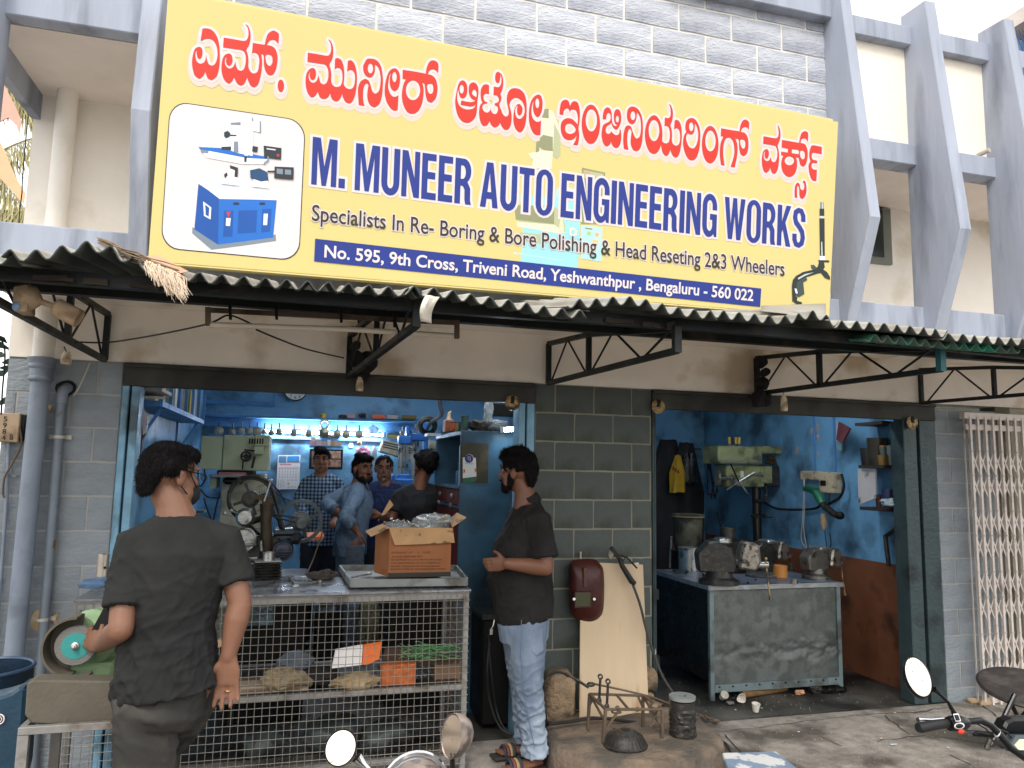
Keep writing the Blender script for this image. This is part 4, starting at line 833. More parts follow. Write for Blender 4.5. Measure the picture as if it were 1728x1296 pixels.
cable([P(125, 577, Y=-.9), P(178, 578, Y=-.7), P(230, 571, Y=-.8), P(290, 560, Y=-1.0), P(345, 548, Y=-1.2), P(365, 541, Y=-1.28), P(388, 532, Y=-1.3), P(425, 547, Y=-1.3)], .0045, 'twisted black wire slung from the left bracket to the tube light')
cable([P(432, 556, Y=-1.3), P(470, 572, Y=-1.2), P(520, 590, Y=-.8), P(580, 604, Y=-.3)], .0042, 'thin black wire running from the tube light to the cloth bundle')
# old outdoor lamp housing at the left bracket
lm = thing('lamp_housing', 'dusty beige lamp housing and cylindrical holder strapped to the left awning bracket', 'lamp', P(45, 540, Y=-1.5))
m_dust = mat('dusty_beige', (176, 152, 122), .8, var=.15, dirt=(126, 104, 80), ds=9)
a = [(24,479),(50,478),(64,488),(64,525),(56,537),(40,530),(20,522)]
h_ = MB(); pprism(h_, [(22,482),(45,478),(45,526),(20,524)], -1.50, .10); mk('box', h_, m_dust, lm, smooth=0, bevel=.006)
mk('cone', MB().tube([P(45, 503, Y=-1.45), P(56, 505, Y=-1.45), P(66, 508, Y=-1.45), P(71, 509, Y=-1.45)], [.058, .05, .025, .012], 14), m_dust, lm)
mk('stem', MB().cyl(P(70, 509, Y=-1.45), P(99, 520, Y=-1.45), .011, 8), m_dust, lm)
mk('holder', MB().tube([P(92, 517, Y=-1.45), P(96, 519, Y=-1.45), P(134, 538, Y=-1.45)], [.028, .036, .036], 16), m_dust, lm)
mk('lens', MB().ball(P(27, 517, Y=-1.505), (.014, .006, .018), 8, 6), mat('blue_glass', (120, 150, 180)), lm)
m_hold = mat('cream_bakelite', (206, 188, 160), .5, var=.1, dirt=(150, 130, 100), ds=16)
def bulb_holder(x, y, Y, label, top):
 c = P(x, y, Y=Y); k = px(x, y, Y)
 t = thing('bulb_holder', label, 'bulb holder', c, 'empty bulb holders hanging from the brackets')
 mk('socket', MB().lathe([(.012, 14*k), (.016, 9*k), (.02, 8*k), (.02, 1*k), (.023, 0), (.023, -7*k), (.021, -10*k), (.015, -10*k)], c, 'z', 14), m_hold, t)
 mk('cord', MB().tube([c+V((0, 0, 12*k)), P(*top, Y=Y)], .003, 6), m_cable, t)
bulb_holder(112, 606, -.75, 'brownish empty bulb holder hanging under the left bracket beside the drainpipe', (108, 585))
bulb_holder(607, 650, -.15, 'cream empty bulb holder hanging below the black cloth bundle', (606, 630))
bulb_holder(1323, 682, -.6, 'white empty bulb holder hanging from the bracket over the right opening', (1322, 655))
# tube light fitting
tl = thing('tube_light_fitting', 'long unlit tube light fitting hanging under the awning over the wide opening', 'tube light', P(560, 560, Y=-1.3))
m_rail = mat('rusty_rail', (92, 80, 66), .7, .2, var=.25, dirt=(60, 50, 42), ds=8)
mk('rail', MB().bar(P(350, 523, Y=-1.3), P(772, 545, Y=-1.3), .018, .02), m_rail, tl, smooth=0)
mk('tube', MB().cyl(P(354, 548, Y=-1.3), P(597, 556, Y=-1.3), .0125, 12), mat('dusty_tube', (196, 186, 168), .4, var=.12), tl)
mk('tube', MB().cyl(P(597, 556, Y=-1.3), P(765, 567, Y=-1.3), .0125, 12), mat('dusty_tube', (196, 186, 168)), tl)
for x, y in ((351, 535), (771, 557)):
 mk('end_cap', MB().bar(P(x, y-16, Y=-1.3), P(x, y+14, Y=-1.3), .02, .03), m_rail, tl, smooth=0)
for x, y in ((388, 525), (575, 530), (466, 525), (665, 538)):
 mk('clip', MB().bar(P(x, y-10, Y=-1.3), P(x+1, y+14, Y=-1.3), .012, .02), m_blk, tl, smooth=0)
# ---------------- sky side: palm and banners far behind the left corner ----------------
def leaf_strip(mb, a, b, w_, dr=.0):
 d = (b-a); s_ = d.cross(V((0, 1, .2))).normalized()*w_; m_ = a.lerp(b, .5)+V((0, 0, dr))
 mb.add([a-s_*.3, a+s_*.3, m_+s_, m_-s_, b], [(0, 1, 2, 3), (3, 2, 4)])
pt = thing('palm_tree', 'sunlit coconut palm far behind the left corner of the building', 'palm tree', (-6.5, 9, 0))
random.seed(3)
fr = [((-30, 130), (60, 190), -6), ((-60, 300), (70, 230), 10), ((-10, 420), (70, 330), 0), ((70, 420), (-20, 260), 20), ((-60, 200), (40, 130), -10), ((-20, 360), (60, 380), 0)]
crown = P(-30, 420, Y=9)
mk('trunk', MB().tube([V((crown.x-.3, 9.2, -.1)), V((crown.x-.1, 9.1, 2)), crown], [.2, .15, .12], 10), mat('palm_bark', (120, 104, 84), .9), pt)
for (x0, y0), (x1, y1), s_ in fr:
 mb = MB(); a, b = P(x0, y0, Y=9), P(x1, y1, Y=9); m_ = a.lerp(b, .5)+V((0, 0, .25)); pts = [a.lerp(m_, t/8).lerp(m_.lerp(b, t/8), t/8) for t in range(9)]
 mb.tube(pts, [.03-.003*t for t in range(9)], 5)
 for k in range(64):
  t = k/64; p = a.lerp(m_, t).lerp(m_.lerp(b, t), t)
  for sg in (-1, 1): leaf_strip(mb, p, p+V((sg*.12+.15*(b-a).normalized().x, random.uniform(-.2, .2), -.45-random.random()*.25)), .012)
 mk('frond', mb, mat('dry_palm_leaf', (150, 142, 96), .6, var=.3, vs=3), pt, smooth=0)
for lb, pts, cl in (('pale red banner strung above the palm left of the building', [(-20,90),(10,150),(26,180),(36,205),(32,225),(28,212),(14,198),(0,205),(-20,260)], (222, 160, 142)), ('peach coloured banner strip crossing the palm left of the building', [(-10,220),(8,255),(24,295),(42,325),(40,345),(22,325),(0,300),(-20,280)], (232, 176, 136))):
 mb = MB(); pprism(mb, pts, 6.5, .02); solo('banner', mb, mat('banner_%d' % cl[0], cl, .7, var=.05), lb, 'banner', smooth=0)
cable([P(51, 165, Y=.5), P(44, 230, Y=.5), P(38, 300, Y=.5), P(37, 325, Y=.5), P(32, 372, Y=.5), P(30, 440, Y=.5)], .004, 'thin dark wire hanging beside the left edge of the upper floor')
# ---------------- hedge-dark gap at far left ----------------
random.seed(8); mb = MB()
for k in range(900):
 p = V((random.uniform(-4.6, -2.0), random.uniform(1.2, 2.2), random.uniform(0, 2.6))); d = V((random.uniform(-1, 1), random.uniform(-1, 1), random.uniform(-.6, .6))).normalized()
 leaf_strip(mb, p, p+d*random.uniform(.08, .16), .025)
tr = thing('bush', 'dark green bush beyond the left corner of the block wall', 'bush', (-3.2, 1.8, 0))
tag(mk('leaves', mb, mat('dark_leaves', (44, 62, 40), .6, var=.4), tr, smooth=0), kind='stuff'); mk('stem', MB().cyl((-3.2, 1.8, -.05), (-3.1, 1.8, 1.8), .05, 8), mat('bark', (70, 58, 46)), tr)
# ---------------- mesh counter ----------------
CY, CZ = -.45, .97
cx1 = P(792, 993, Y=CY).x; cx0 = P(127, 992, Y=CY).x; CB = .22
ct = thing('mesh_counter', 'long steel counter caged in square wire mesh across the wide opening', 'counter', ((cx0+cx1)/2, -.1, 0))
m_ctop = mat('worn_sheet_top', (150, 152, 156), .28, .6, var=.2, vs=5, bump=.35, bs=30, dirt=(96, 92, 86), ds=6, dt=.6)
mk('top_sheet', MB().box((cx0, CY-.012, CZ-.004), (cx1+.01, CB, CZ+.008)), m_ctop, ct, smooth=0, bevel=.002)
m_fr = mat('dull_frame_steel', (136, 134, 130), .55, .3, var=.15, vs=9, bump=.2, dirt=(98, 90, 80), ds=7, dt=.6)
zs = P(600, 1168, Y=CY).z
for a, b in (((cx0, CY, CZ-.045), (cx1, CY+.006, CZ-.005)), ((cx0, CY+.002, zs-.022), (cx1, CY+.03, zs+.006)), ((cx0, CY+.002, .07), (cx1, CY+.03, .10)), ((cx0, CB-.03, CZ-.045), (cx1, CB, CZ-.005)), ((cx0, CB-.03, zs-.02), (cx1, CB, zs+.006))):
 mk('rail', MB().box(a, b), m_fr, ct, smooth=0)
for x in (cx0, cx1-.03):
 for y in (CY+.003, CB-.033): mk('post', MB().box((x, y, 0), (x+.03, y+.03, CZ-.046)), m_fr, ct, smooth=0)
mk('post', MB().box((-.36, CB-.03, .0), (-.33, CB, CZ-.046)), m_iron, ct, smooth=0)
mk('shelf', MB().box((cx0+.03, CY+.032, zs-.015), (cx1-.03, CB-.032, zs)), m_cast, ct, smooth=0)
m_wire = mat('galvanised_wire', (150, 146, 138), .45, .5, var=.1, bump=0)
n_ = int((cx1-cx0-.01)/.0375); rnd_ = random.Random(2)
for k in range(n_+1):
 x = cx0+.012+k*.0375; j = rnd_.uniform(-.002, .002)
 mk('wire', MB().tube([(x+j, CY-.006, .03), (x, CY-.006, .45), (x-j, CY-.006, CZ-.015)], .0017, 4), m_wire, ct, smooth=0)
for k in range(24):
 z = .05+k*.0395; j = rnd_.uniform(-.003, .003)
 mk('wire', MB().tube([(cx0-.01, CY-.009, z+j), ((cx0+cx1)/2, CY-.009, z), (cx1+.004, CY-.009, z-j)], .0017, 4), m_wire, ct, smooth=0)
sd_ = MB()
for k in range(16): sd_.cyl((cx1-.002, CY+.03+k*.0375, .04), (cx1-.002, CY+.03+k*.0375, CZ-.02), .0017, 4)
for k in range(24): sd_.cyl((cx1+.001, CY, .05+k*.0395), (cx1+.001, CB, .05+k*.0395), .0017, 4)
tag(mk('end_mesh', sd_, m_wire, ct, smooth=0), kind='stuff')
# on the shelf inside the cage
sz = zs+.001; SY = -.30
def onshelf(x, Y=SY): return P(x, 1160, Y=Y).x
solo('plank', MB().box((onshelf(300), SY-.08, sz), (onshelf(520), SY+.12, sz+.035)), mat('old_plank', (158, 140, 120), .8, var=.2, stretch=(.3, 4, 4), dirt=(90, 76, 60), ds=4), 'long bleached plank lying on the shelf inside the mesh counter', 'plank', smooth=0, bevel=.003)
m_rag = mat('beige_rag', (140, 124, 98), .9, var=.2, vs=12, bump=.6, bs=30, dirt=(110, 94, 70), ds=10)
solo('rag', crumple((onshelf(482), SY-.06, sz+.06), (.12, .07, .07), 3, .35), m_rag, 'crumpled beige rag behind the mesh, left of the black cloth', 'rag')
solo('rag', crumple((onshelf(600), SY-.07, sz+.035), (.17, .06, .045), 9, .4), mat('beige_rag_b', (150, 130, 98), .9, var=.2, vs=12, bump=.6, bs=30), 'long twisted beige rag behind the mesh under the white and orange packet', 'rag')
solo('cloth', crumple((onshelf(540), SY+.02, sz+.05), (.12, .08, .06), 14, .3), mat('black_cloth', (28, 26, 26)), 'black cloth heap in the middle of the cage shelf', 'cloth')
solo('cloth', crumple((onshelf(495), SY+.10, sz+.09), (.10, .07, .09), 21, .3), mat('slate_cloth', (86, 94, 104), .9, bump=.5), 'slate blue cloth behind the beige rag on the cage shelf', 'cloth')
pk = thing('packet', 'white and orange folded packet leaning behind the mesh', 'packet', P(600, 1128, Y=-.36))
mk('white_side', MB().prism(pl([(560,1128),(566,1100),(612,1092),(610,1122)], -.40), (0, .02, .01)), mat('white_packet', (226, 222, 220), .5, var=.04), pk, smooth=0)
mk('orange_side', MB().prism(pl([(611,1122),(613,1092),(644,1087),(640,1112),(622,1121)], -.40), (0, .02, .01)), mat('orange_packet', (224, 112, 50), .5, var=.08), pk, smooth=0)
mb = MB(); pbox(mb, 643, 1122, 702, 1158, -.38, .10); solo('netted_box', mb, mat('rust_orange_box', (170, 92, 46), .8, var=.3, vs=26, bump=.7, bs=60), 'rusty orange netted block on the cage shelf', 'box', smooth=0, bevel=.006)
mb = MB(); pprism(mb, [(645,1118),(650,1096),(700,1094),(780,1112),(786,1128),(700,1122)], -.22, .04); solo('board_scrap', mb, mat('brown_board', (86, 66, 52), .85, var=.2), 'brown board scrap under the green strings in the cage', 'board', smooth=0)
mb = MB(); pbox(mb, 733, 1122, 784, 1157, -.30, .12); solo('brick', mb, mat('dusty_brick', (120, 96, 76), .9, var=.25, bump=.6), 'dusty brown brick at the right end of the cage shelf', 'brick', smooth=0, bevel=.004)
random.seed(12); mb = MB()
for k in range(60):
 x, y = random.uniform(688, 768), random.uniform(1088, 1112); a = random.uniform(-.5, .5)
 p = [P(x+(t-1.5)*11*math.cos(a)+random.uniform(-5, 5), y+(t-1.5)*8*math.sin(a)+random.uniform(-4, 4), Y=-.33+random.uniform(-.05, .05)) for t in range(4)]
 mb.tube([p[0], p[0].lerp(p[1], .5)+V((0, 0, .004)), p[1], p[2], p[3]], .0022, 4)
solo('green_string', mb, mat('green_string', (92, 150, 96), .6, var=.2), 'tangle of pale green plastic strings behind the mesh', 'string')
tag(bpy.context.scene.objects['green_string'], kind='stuff')
mb = MB().prism(pl([(318,1110),(372,1078),(376,1088),(352,1104),(360,1130),(330,1140)], -.33), (0, .02, 0)); solo('wood_offcut', mb, mat('pale_wood', (190, 160, 126), .8, var=.15), 'pale wood offcut leaning behind the workman hand', 'wood', smooth=0)
mb = MB(); pbox(mb, 350, 1118, 372, 1150, -.40, .03); solo('yellow_tin', mb, mat('yellow_orange_tin', (204, 142, 46), .5, var=.2), 'small yellow orange tin on the plank beside the workman', 'tin', smooth=0)
# grey bundles in the lower cage
for i, (x, y, rx, rz, lb) in enumerate(((560, 1235, .16, .11, 'grey wrapped bundle in the lower left of the cage'), (650, 1240, .17, .10, 'grey wrapped bundle in the lower middle of the cage'), (450, 1250, .12, .09, 'dark bundle low in the cage behind the workman'))):
 c = P(x, y, Y=-.12); c.z = max(c.z, rz*.75); solo('bundle', crumple(c, (rx, .12, rz), 30+i*7, .2, 28, 18), mat('grey_tarpaulin', (72, 80, 80), .5, .1, var=.3, vs=9, bump=.7, bs=22, dirt=(40, 42, 42), ds=6), lb, 'bundle')
# ---------------- on the counter top ----------------
TZ = CZ+.009
def on(x, y, Z=TZ): return P(x, y, Z=Z)
cyb = thing('finned_cylinder_block', 'black finned engine cylinder with a bright sleeve on top, on the counter sheet', 'engine part', on(448, 982))
c = on(450, 976)
for k in range(6):
 mk('cooling_fin', MB().cbox(c+V((random.uniform(-.002, .002), 0, .010+k*.0165)), (.155+.006*(k % 2), .15, .006), .12), m_cast, cyb, smooth=0, bevel=.003)
mk('core', MB().cyl(c+V((0, 0, .002)), c+V((0, 0, .1)), .055, 20), m_blk, cyb)
mk('top_face', MB().cbox(c+V((0, 0, .105)), (.15, .145, .008), .12), m_steel, cyb, smooth=0, bevel=.003)
mk('sleeve', MB().lathe2([(.030, .109), (.034, .109), (.034, .155), (.030, .155)], c+V((.005, 0, 0)), 'z', 26), m_steel, cyb)
solo('rag', crumple(on(547, 978)+V((0, 0, .025)), (.075, .05, .035), 5, .5, 28, 18), mat('dark_oily_rag', (62, 56, 50), .9, var=.25, vs=20, bump=.8, bs=60), 'dark oily rag heap on the counter between the cylinder and the tray', 'rag')
tray = thing('steel_tray', 'shallow grey steel tray under the cardboard carton', 'tray', on(680, 985))
ta, tb, tcc, td = on(592, 988, CZ+.03), on(788, 985, CZ+.03), on(770, 962, CZ+.03), on(573, 962, CZ+.03)
mk('floor', MB().prism([ta, tb, tcc, td], (0, 0, -.012)), m_steelp, tray, smooth=0)
for a, b in ((ta, tb), (tb, tcc), (tcc, td), (td, ta)): mk('rim', MB().bar(a+V((0, 0, .012)), b+V((0, 0, .012)), .012, .04), m_steelp, tray, smooth=0)
cb = thing('carton', 'open brown cardboard carton with rows of small print, holding bags of engine parts', 'carton', on(705, 975, CZ+.05))
m_card = mat('brown_cardboard', (158, 102, 64), .8, var=.08, vs=8, bump=.15, dirt=(150, 88, 50), ds=5, dt=.62)
m_cardin = mat('pale_cardboard', (184, 146, 104), .8, var=.12, vs=10, bump=.15, dirt=(120, 92, 62), ds=14, dt=.6, dsoft=.05)
bz = CZ+.052; f0, f1 = P(655, 974, Z=bz), P(760, 972, Z=bz)
f1.y = f0.y; bdir = V((0, .25, 0)); hh = V((0, 0, P(655, 892, Y=f0.y).z-bz))
b0_, b1_ = f0+V((-.06, .22, 0)), f1+V((-.06, .22, 0))
mk('front_panel', MB().prism([f0, f1, f1+hh, f0+hh], (0, .005, 0)), m_card, cb, smooth=0)
mk('side_panel', MB().prism([f0+V((0,.006,0)), b0_, b0_+hh, f0+hh+V((0,.006,0))], (.005, 0, 0)), m_card, cb, smooth=0)
mk('side_panel', MB().prism([f1+V((0,.006,0)), b1_, b1_+hh, f1+hh+V((0,.006,0))], (-.005, 0, 0)), m_card, cb, smooth=0)
mk('back_panel', MB().prism([b0_, b1_, b1_+hh, b0_+hh], (0, .005, 0)), m_card, cb, smooth=0)
mk('base_tape', MB().prism([f0+V((-.002, -.002, -.002)), f1+V((.002, -.002, -.002)), f1+V((.002, -.002, .024)), f0+V((-.002, -.002, .024))], (0, .0015, 0)), mat('dark_tape', (54, 50, 44), .5), cb, smooth=0)
FY = f0.y
mk('front_flap', MB().prism([P(656, 890, Y=FY), P(764, 891, Y=FY), P(767, 916, Y=FY-.022), P(700, 919, Y=FY-.026), P(666, 920, Y=FY-.022)], (0, -.004, .001)), m_cardin, cb, smooth=0)
mk('left_flap', MB().prism([P(645, 885, Y=FY+.12), P(657, 891, Y=FY), P(626, 906, Y=FY-.02), P(616, 897, Y=FY+.09)], (0, 0, .004)), m_cardin, cb, smooth=0)
mk('right_flap', MB().prism([P(758, 878, Y=FY+.16), P(763, 890, Y=FY), P(787, 874, Y=FY+.02), P(771, 866, Y=FY+.16)], (0, 0, .004)), m_cardin, cb, smooth=0)
mk('back_flap', MB().prism([P(643, 870, Y=FY+.2), P(650, 868, Y=FY+.2), P(664, 852, Y=FY+.22), P(658, 843, Y=FY+.22)], (0, .004, 0)), m_cardin, cb, smooth=0)
txm = MB()
lines = [('HYDRAULIC KIT -   11   CLASS', 934, 661, 726, 3.0), ('ALL VALVES GUIDES INNER PARTS', 941, 661, 713, 3.0), ('NOT SUPPLIED FOR CLUTCH MOTOR SERVICE ROD', 946, 660, 746, 2.6), ('TOOL SERVICE MODELS OR TWO WHEELER ENG', 951.5, 660, 744, 2.6), ('REQUIRED CYLINDER SIZE FOR DRIVE AND BEARING', 957, 659, 742, 2.6), ('MANUFACTURED BY THE ENGINE PARTS WORKS', 962, 659, 752, 2.8)]
for s_, y, x0_, x1_, h_ in lines: text_quad(txm, s_, P(x0_, y-h_, Y=FY-.0015), P(x1_, y-h_-.4, Y=FY-.0015), P(x1_, y-.4, Y=FY-.0015), P(x0_, y, Y=FY-.0015), off=.01)
mk('print', txm, mat('box_print', (96, 54, 34), .8), cb, smooth=0, fixn=False)
m_bag = mat('clear_plastic', (200, 214, 222), .15, var=0, bump=0, alpha=.32)
for i, (x, y, rx, ry, rz, lb) in enumerate(((673, 888, .085, .09, .045, 'clear bag of small valves in the left of the carton'), (728, 882, .125, .10, .07, 'larger clear bag of engine parts bulging from the right of the carton'))):
 c = P(x, y, Y=FY+.11); t = thing('plastic_bag', lb, 'bag', c-V((0, 0, rz)))
 rr_ = random.Random(40+i); mb = MB()
 for k in range(26 if i else 22):
  p = c+V((rr_.uniform(-.75, .75)*rx, rr_.uniform(-.8, .3)*ry, rr_.uniform(-.55, .6)*rz)); d = V((rr_.uniform(-1, 1), rr_.uniform(-.4, .4), rr_.uniform(-.7, .7))).normalized()
  if i: mb.cyl(p-d*.03, p+d*.03, rr_.uniform(.006, .012), 8)
  else: mb.tube([p-d*.035, p+d*.03, p+d*.033, p+d*.034], [.0025, .0025, .009, .009], 6)
 tag(mk('parts', mb, mat('bag_parts_steel', (176, 168, 150), .35, .7, var=.25, vs=20), t), kind='stuff')
 mk('bag', crumple(c, (rx, ry, rz), 50+i, .22, 30, 20), m_bag, t)
# piston and rag on the left end of the counter
c = P(172, 972, Y=-.25); k = px(172, 950, -.25)
pis = thing('piston', 'bright engine piston with a pin hole standing on the left end of the counter', 'piston', c)
mk('skirt', MB().lathe([(10*k, 0), (10*k, 30*k), (9.6*k, 30*k), (9.6*k, 31*k), (10*k, 31*k), (10*k, 40*k), (9*k, 41*k)], c, 'z', 24), mat('aluminium', (196, 186, 172), .35, .8, var=.08), pis)
mk('pin_hole', MB().cyl(P(177, 958, Y=-.25-10*k-.001), P(177, 958, Y=-.25-10*k+.01), 2.6*k, 10), m_blk, pis)
solo('rag', crumple(P(160, 984, Y=-.30)+V((0, 0, .0)), (.07, .05, .03), 61, .3), mat('blue_rag', (96, 124, 156), .9, bump=.5), 'blue rag under the piston on the left end of the counter', 'rag')
# ---------------- bench grinder and its stand ----------------
GYY = -1.38
gb = thing('grinder_stand', 'grimy steel box stand on angle legs under the bench grinder', 'stand', P(120, 1230, Y=-1.45))
m_dustst = mat('dust_caked_steel', (92, 86, 74), .8, var=.16, vs=5, bump=.3, dirt=(86, 80, 70), ds=4, dt=.55)
mb = MB(); pprism(mb, [(45,1152),(56,1148),(196,1150),(196,1228),(54,1222),(41,1208)], -1.58, .09); mb.box((P(56, 1150, Y=-1.5).x, -1.489, P(120, 1165, Y=-1.5).z-.03), (P(215, 1150, Y=-1.5).x, -1.15, P(120, 1165, Y=-1.5).z-.01)); mk('sand_box', mb, m_dustst, gb, smooth=0, bevel=.006)
za = P(120, 1219, Y=-1.60).z; zb2 = P(120, 1232, Y=-1.60).z; xa = P(35, 1220, Y=-1.6).x; xb = P(230, 1220, Y=-1.6).x
mk('top_angle', MB().box((xa, -1.625, zb2), (xb, -1.60, za)), m_fr, gb, smooth=0, bevel=.002)
for x, y in ((xa, -1.624), (xb-.03, -1.624), (xa, -1.24), (xb-.03, -1.24)): mk('leg', MB().box((x, y, 0), (x+.034, y+.024, zb2-.001)), m_fr, gb, smooth=0)
mk('side_angle', MB().box((xa, -1.6, zb2), (xa+.02, -1.22, za)), m_fr, gb, smooth=0)
gr = thing('bench_grinder', 'pale green bench grinder with a grey wheel and teal centre at the left', 'grinder', P(135, 1150, Y=GYY))
m_gg = mat('pale_green_paint', (132, 158, 118), .45, .1, var=.15, vs=9, bump=.2, dirt=(170, 168, 140), ds=6, dt=.62)
wc = P(131, 1087, Y=GYY); k = px(131, 1087, GYY); ax = (0, -1, 0)
mk('wheel', MB().lathe([(35*k, 0), (36*k, .004), (36*k, .024), (35*k, .028), (25*k, .028)], wc, ax, 40), mat('grinding_grey', (112, 110, 106), .85, var=.06, bump=.3, bs=120), gr)
mk('wheel_paper', MB().cyl(wc+V((0, -.028, 0)), wc+V((0, -.0295, 0)), 24*k, 36), mat('teal_paper', (52, 140, 136), .6, var=.12), gr)
mk('spindle_nut', MB().lathe([(7*k, 0), (7*k, .006), (4.5*k, .008), (4.5*k, .02), (2.5*k, .021), (2.5*k, .03), (1*k, .031)], wc+V((0, -.0295, 0)), ax, 16), m_steel, gr)
A0, A1 = R(60), R(265)
def guard(r0, r1, y0, y1, a0, a1, n=28):
 pr = []
 for i in range(n+1):
  a = a0+(a1-a0)*i/n; pr.append((math.cos(a), math.sin(a)))
 mb = MB(); vs = []
 for cx_, sx_ in pr:
  for r_, y_ in ((r0, y0), (r1, y0), (r1, y1), (r0, y1)): vs.append(wc+V((cx_*r_*k, y_, sx_*r_*k)))
 mb.add(vs, [(i*4+j, (i+1)*4+j, (i+1)*4+(j+1) % 4, i*4+(j+1) % 4) for i in range(n) for j in range(4)]+[(0, 1, 2, 3), (n*4+3, n*4+2, n*4+1, n*4)]); return mb
mk('guard', guard(50, 54, -.055, .03, R(88), R(268)), m_dustst, gr)
mk('guard_plate', guard(4, 53, .031, .036, R(85), R(275)), m_dustst, gr)
mk('motor', MB().tube([wc+V((.02, .05, .01)), wc+V((.03, .06, .012)), wc+V((.10, .28, .0)), wc+V((.10, .30, 0))], [.08, .105, .105, .07], 26), m_gg, gr)
mk('far_guard', MB().lathe([(.09, 0), (.115, .01), (.115, .06), (.09, .07)], wc+V((.14, .33, .06)), ax, 28), m_gg, gr)
mk('pedestal', MB().cbox(wc+V((.05, .1, -.13)), (.15, .16, .10)), m_gg, gr, smooth=0, bevel=.01)
mk('tool_rest', MB().prism(pl([(98,1152),(150,1138),(152,1142),(104,1160)], GYY-.06), (0, .05, 0)), m_dustst, gr, smooth=0)
mk('eye_shield', MB().bar(P(186, 1030, Y=GYY-.08), P(160, 1078, Y=GYY-.06), .012, .05), m_blk, gr, smooth=0)
# blue drum and bag at the far left bottom
dr = thing('blue_drum', 'dark blue plastic drum with a torn rim at the bottom left corner', 'drum', P(10, 1290, Y=-1.1))
m_bdr = mat('blue_plastic_drum', (20, 40, 58), .42, var=.2, vs=5, bump=.2, dirt=(14, 26, 36), ds=4)
c = V((P(-30, 1200, Y=-1.1).x, -1.1, 0)); tz = P(10, 1126, Y=-1.1).z; rr0 = abs(P(52, 1150, Y=-1.1).x-c.x)
mb = MB(); mb.lathe2([(rr0*.9, .0), (rr0*.98, .25), (rr0, tz*.6), (rr0*1.02, tz), (rr0*.98, tz), (rr0*.96, tz*.6), (rr0*.94, .25), (rr0*.86, .02)], c, 'z', 40)
mk('shell', mb, m_bdr, dr); mk('rim', MB().torus(c+V((0, 0, tz)), 'z', rr0*1.01, .008, 40, 6), mat('blue_edge', (44, 66, 92), .4), dr)
bg_ = thing('blue_sack', 'folded teal and blue plastic container with a white emblem at the bottom left', 'container', P(0, 1290, Y=-1.5))
mb = MB(); pprism(mb, [(-60,1190),(0,1176),(18,1170),(34,1158),(44,1162),(40,1218),(34,1300),(10,1400),(-60,1400)], -1.48, .14); mk('shell', mb, mat('teal_blue_plastic', (28, 56, 74), .4, var=.2, vs=4, bump=.2, dirt=(36, 66, 84), ds=3), bg_, smooth=0, bevel=.012)
c = P(-2, 1214, Y=-1.49); k = px(0, 1214, -1.49)
mk('emblem', MB().torus(c, 'y', 9*k, 1.3*k, 24, 5).torus(c, 'y', 5.2*k, .9*k, 6, 5), mat('print_white', (238, 228, 226)), bg_)
# ---------------- left shop interior ----------------
m_tube = mat('lit_tube', (255, 255, 255), .4, var=0, bump=0, emit=(235, 244, 255), es=64)
def tube_lamp(a, b, label, es=None):
 t = thing('tube_light', label, 'tube light', (V(a)+V(b))/2)
 d = (V(b)-V(a)).normalized()
 mk('batten', MB().bar(V(a)+V((0, .04, .0)), V(b)+V((0, .04, .0)), .04, .03), mat('white_batten', (220, 224, 226), .5), t, smooth=0)
 mk('tube', MB().cyl(a, b, .014, 12), m_tube, t)
 for e, s_ in ((a, 1), (b, -1)): mk('holder', MB().bar(V(e)-d*s_*.02, V(e)+d*s_*.0, .03, .045), mat('white_batten', (220, 224, 226)), t, smooth=0)
 return t
YB = BW-.01
tube_lamp(P(445, 727, Y=YB-.08), P(560, 731, Y=YB-.08), 'lit tube light on the back wall, left one behind the hanging discs')
tube_lamp(P(566, 731, Y=YB-.08), P(646, 734, Y=YB-.08), 'lit tube light on the back wall, right one behind the hanging discs')
tube_lamp((.35, .75, 2.86), (1.45, .75, 2.86), 'added unseen tube light under the ceiling just inside the wide opening')  # unseen lamp added to brighten the front of the left shop
tube_lamp((.2, 2.9, 2.88), (1.4, 2.9, 2.88), 'added unseen tube light under the ceiling deep in the left shop')  # another added lamp, lifts the light towards the back of the room
tube_lamp((2.75, .55, 2.72), (3.95, .55, 2.72), 'lit tube light inside the right shop above the opening')
m_bluel = mat('blue_trim_paint', (84, 140, 196), .45, var=.12, vs=6, bump=.3, dirt=(60, 100, 140), ds=5, dt=.62)
# ledge with small things, batten rails, wall panelling
rl = thing('wall_ledge', 'blue wooden ledge with hooks along the back wall of the left shop', 'ledge', P(500, 720, Y=YB))
a = P(345, 700, Y=YB-.10); b = P(705, 716, Y=YB-.10)
mk('board', MB().box((a.x, YB-.12, a.z-.015), (b.x, YB, a.z+.01)), m_bluel, rl, smooth=0, bevel=.003)
mk('rail', MB().box((a.x, YB-.04, a.z-.12), (b.x, YB, a.z-.016)), m_bluel, rl, smooth=0, bevel=.003)
mk('rail', MB().box((a.x, YB-.03, a.z-.24), (b.x, YB, a.z-.20)), m_bluel, rl, smooth=0, bevel=.003)
mk('panel_frame', MB().box((P(345, 690, Y=YB).x, YB-.02, P(400, 683, Y=YB).z), (P(463, 680, Y=YB).x, YB, P(400, 676, Y=YB).z)).box((P(460, 680, Y=YB).x, YB-.02, P(460, 686, Y=YB).z), (P(464, 680, Y=YB).x, YB, 2.9)), m_bluel, rl, smooth=0)
m_vsil = mat('valve_steel', (176, 170, 150), .4, .8, var=.25, vs=18)
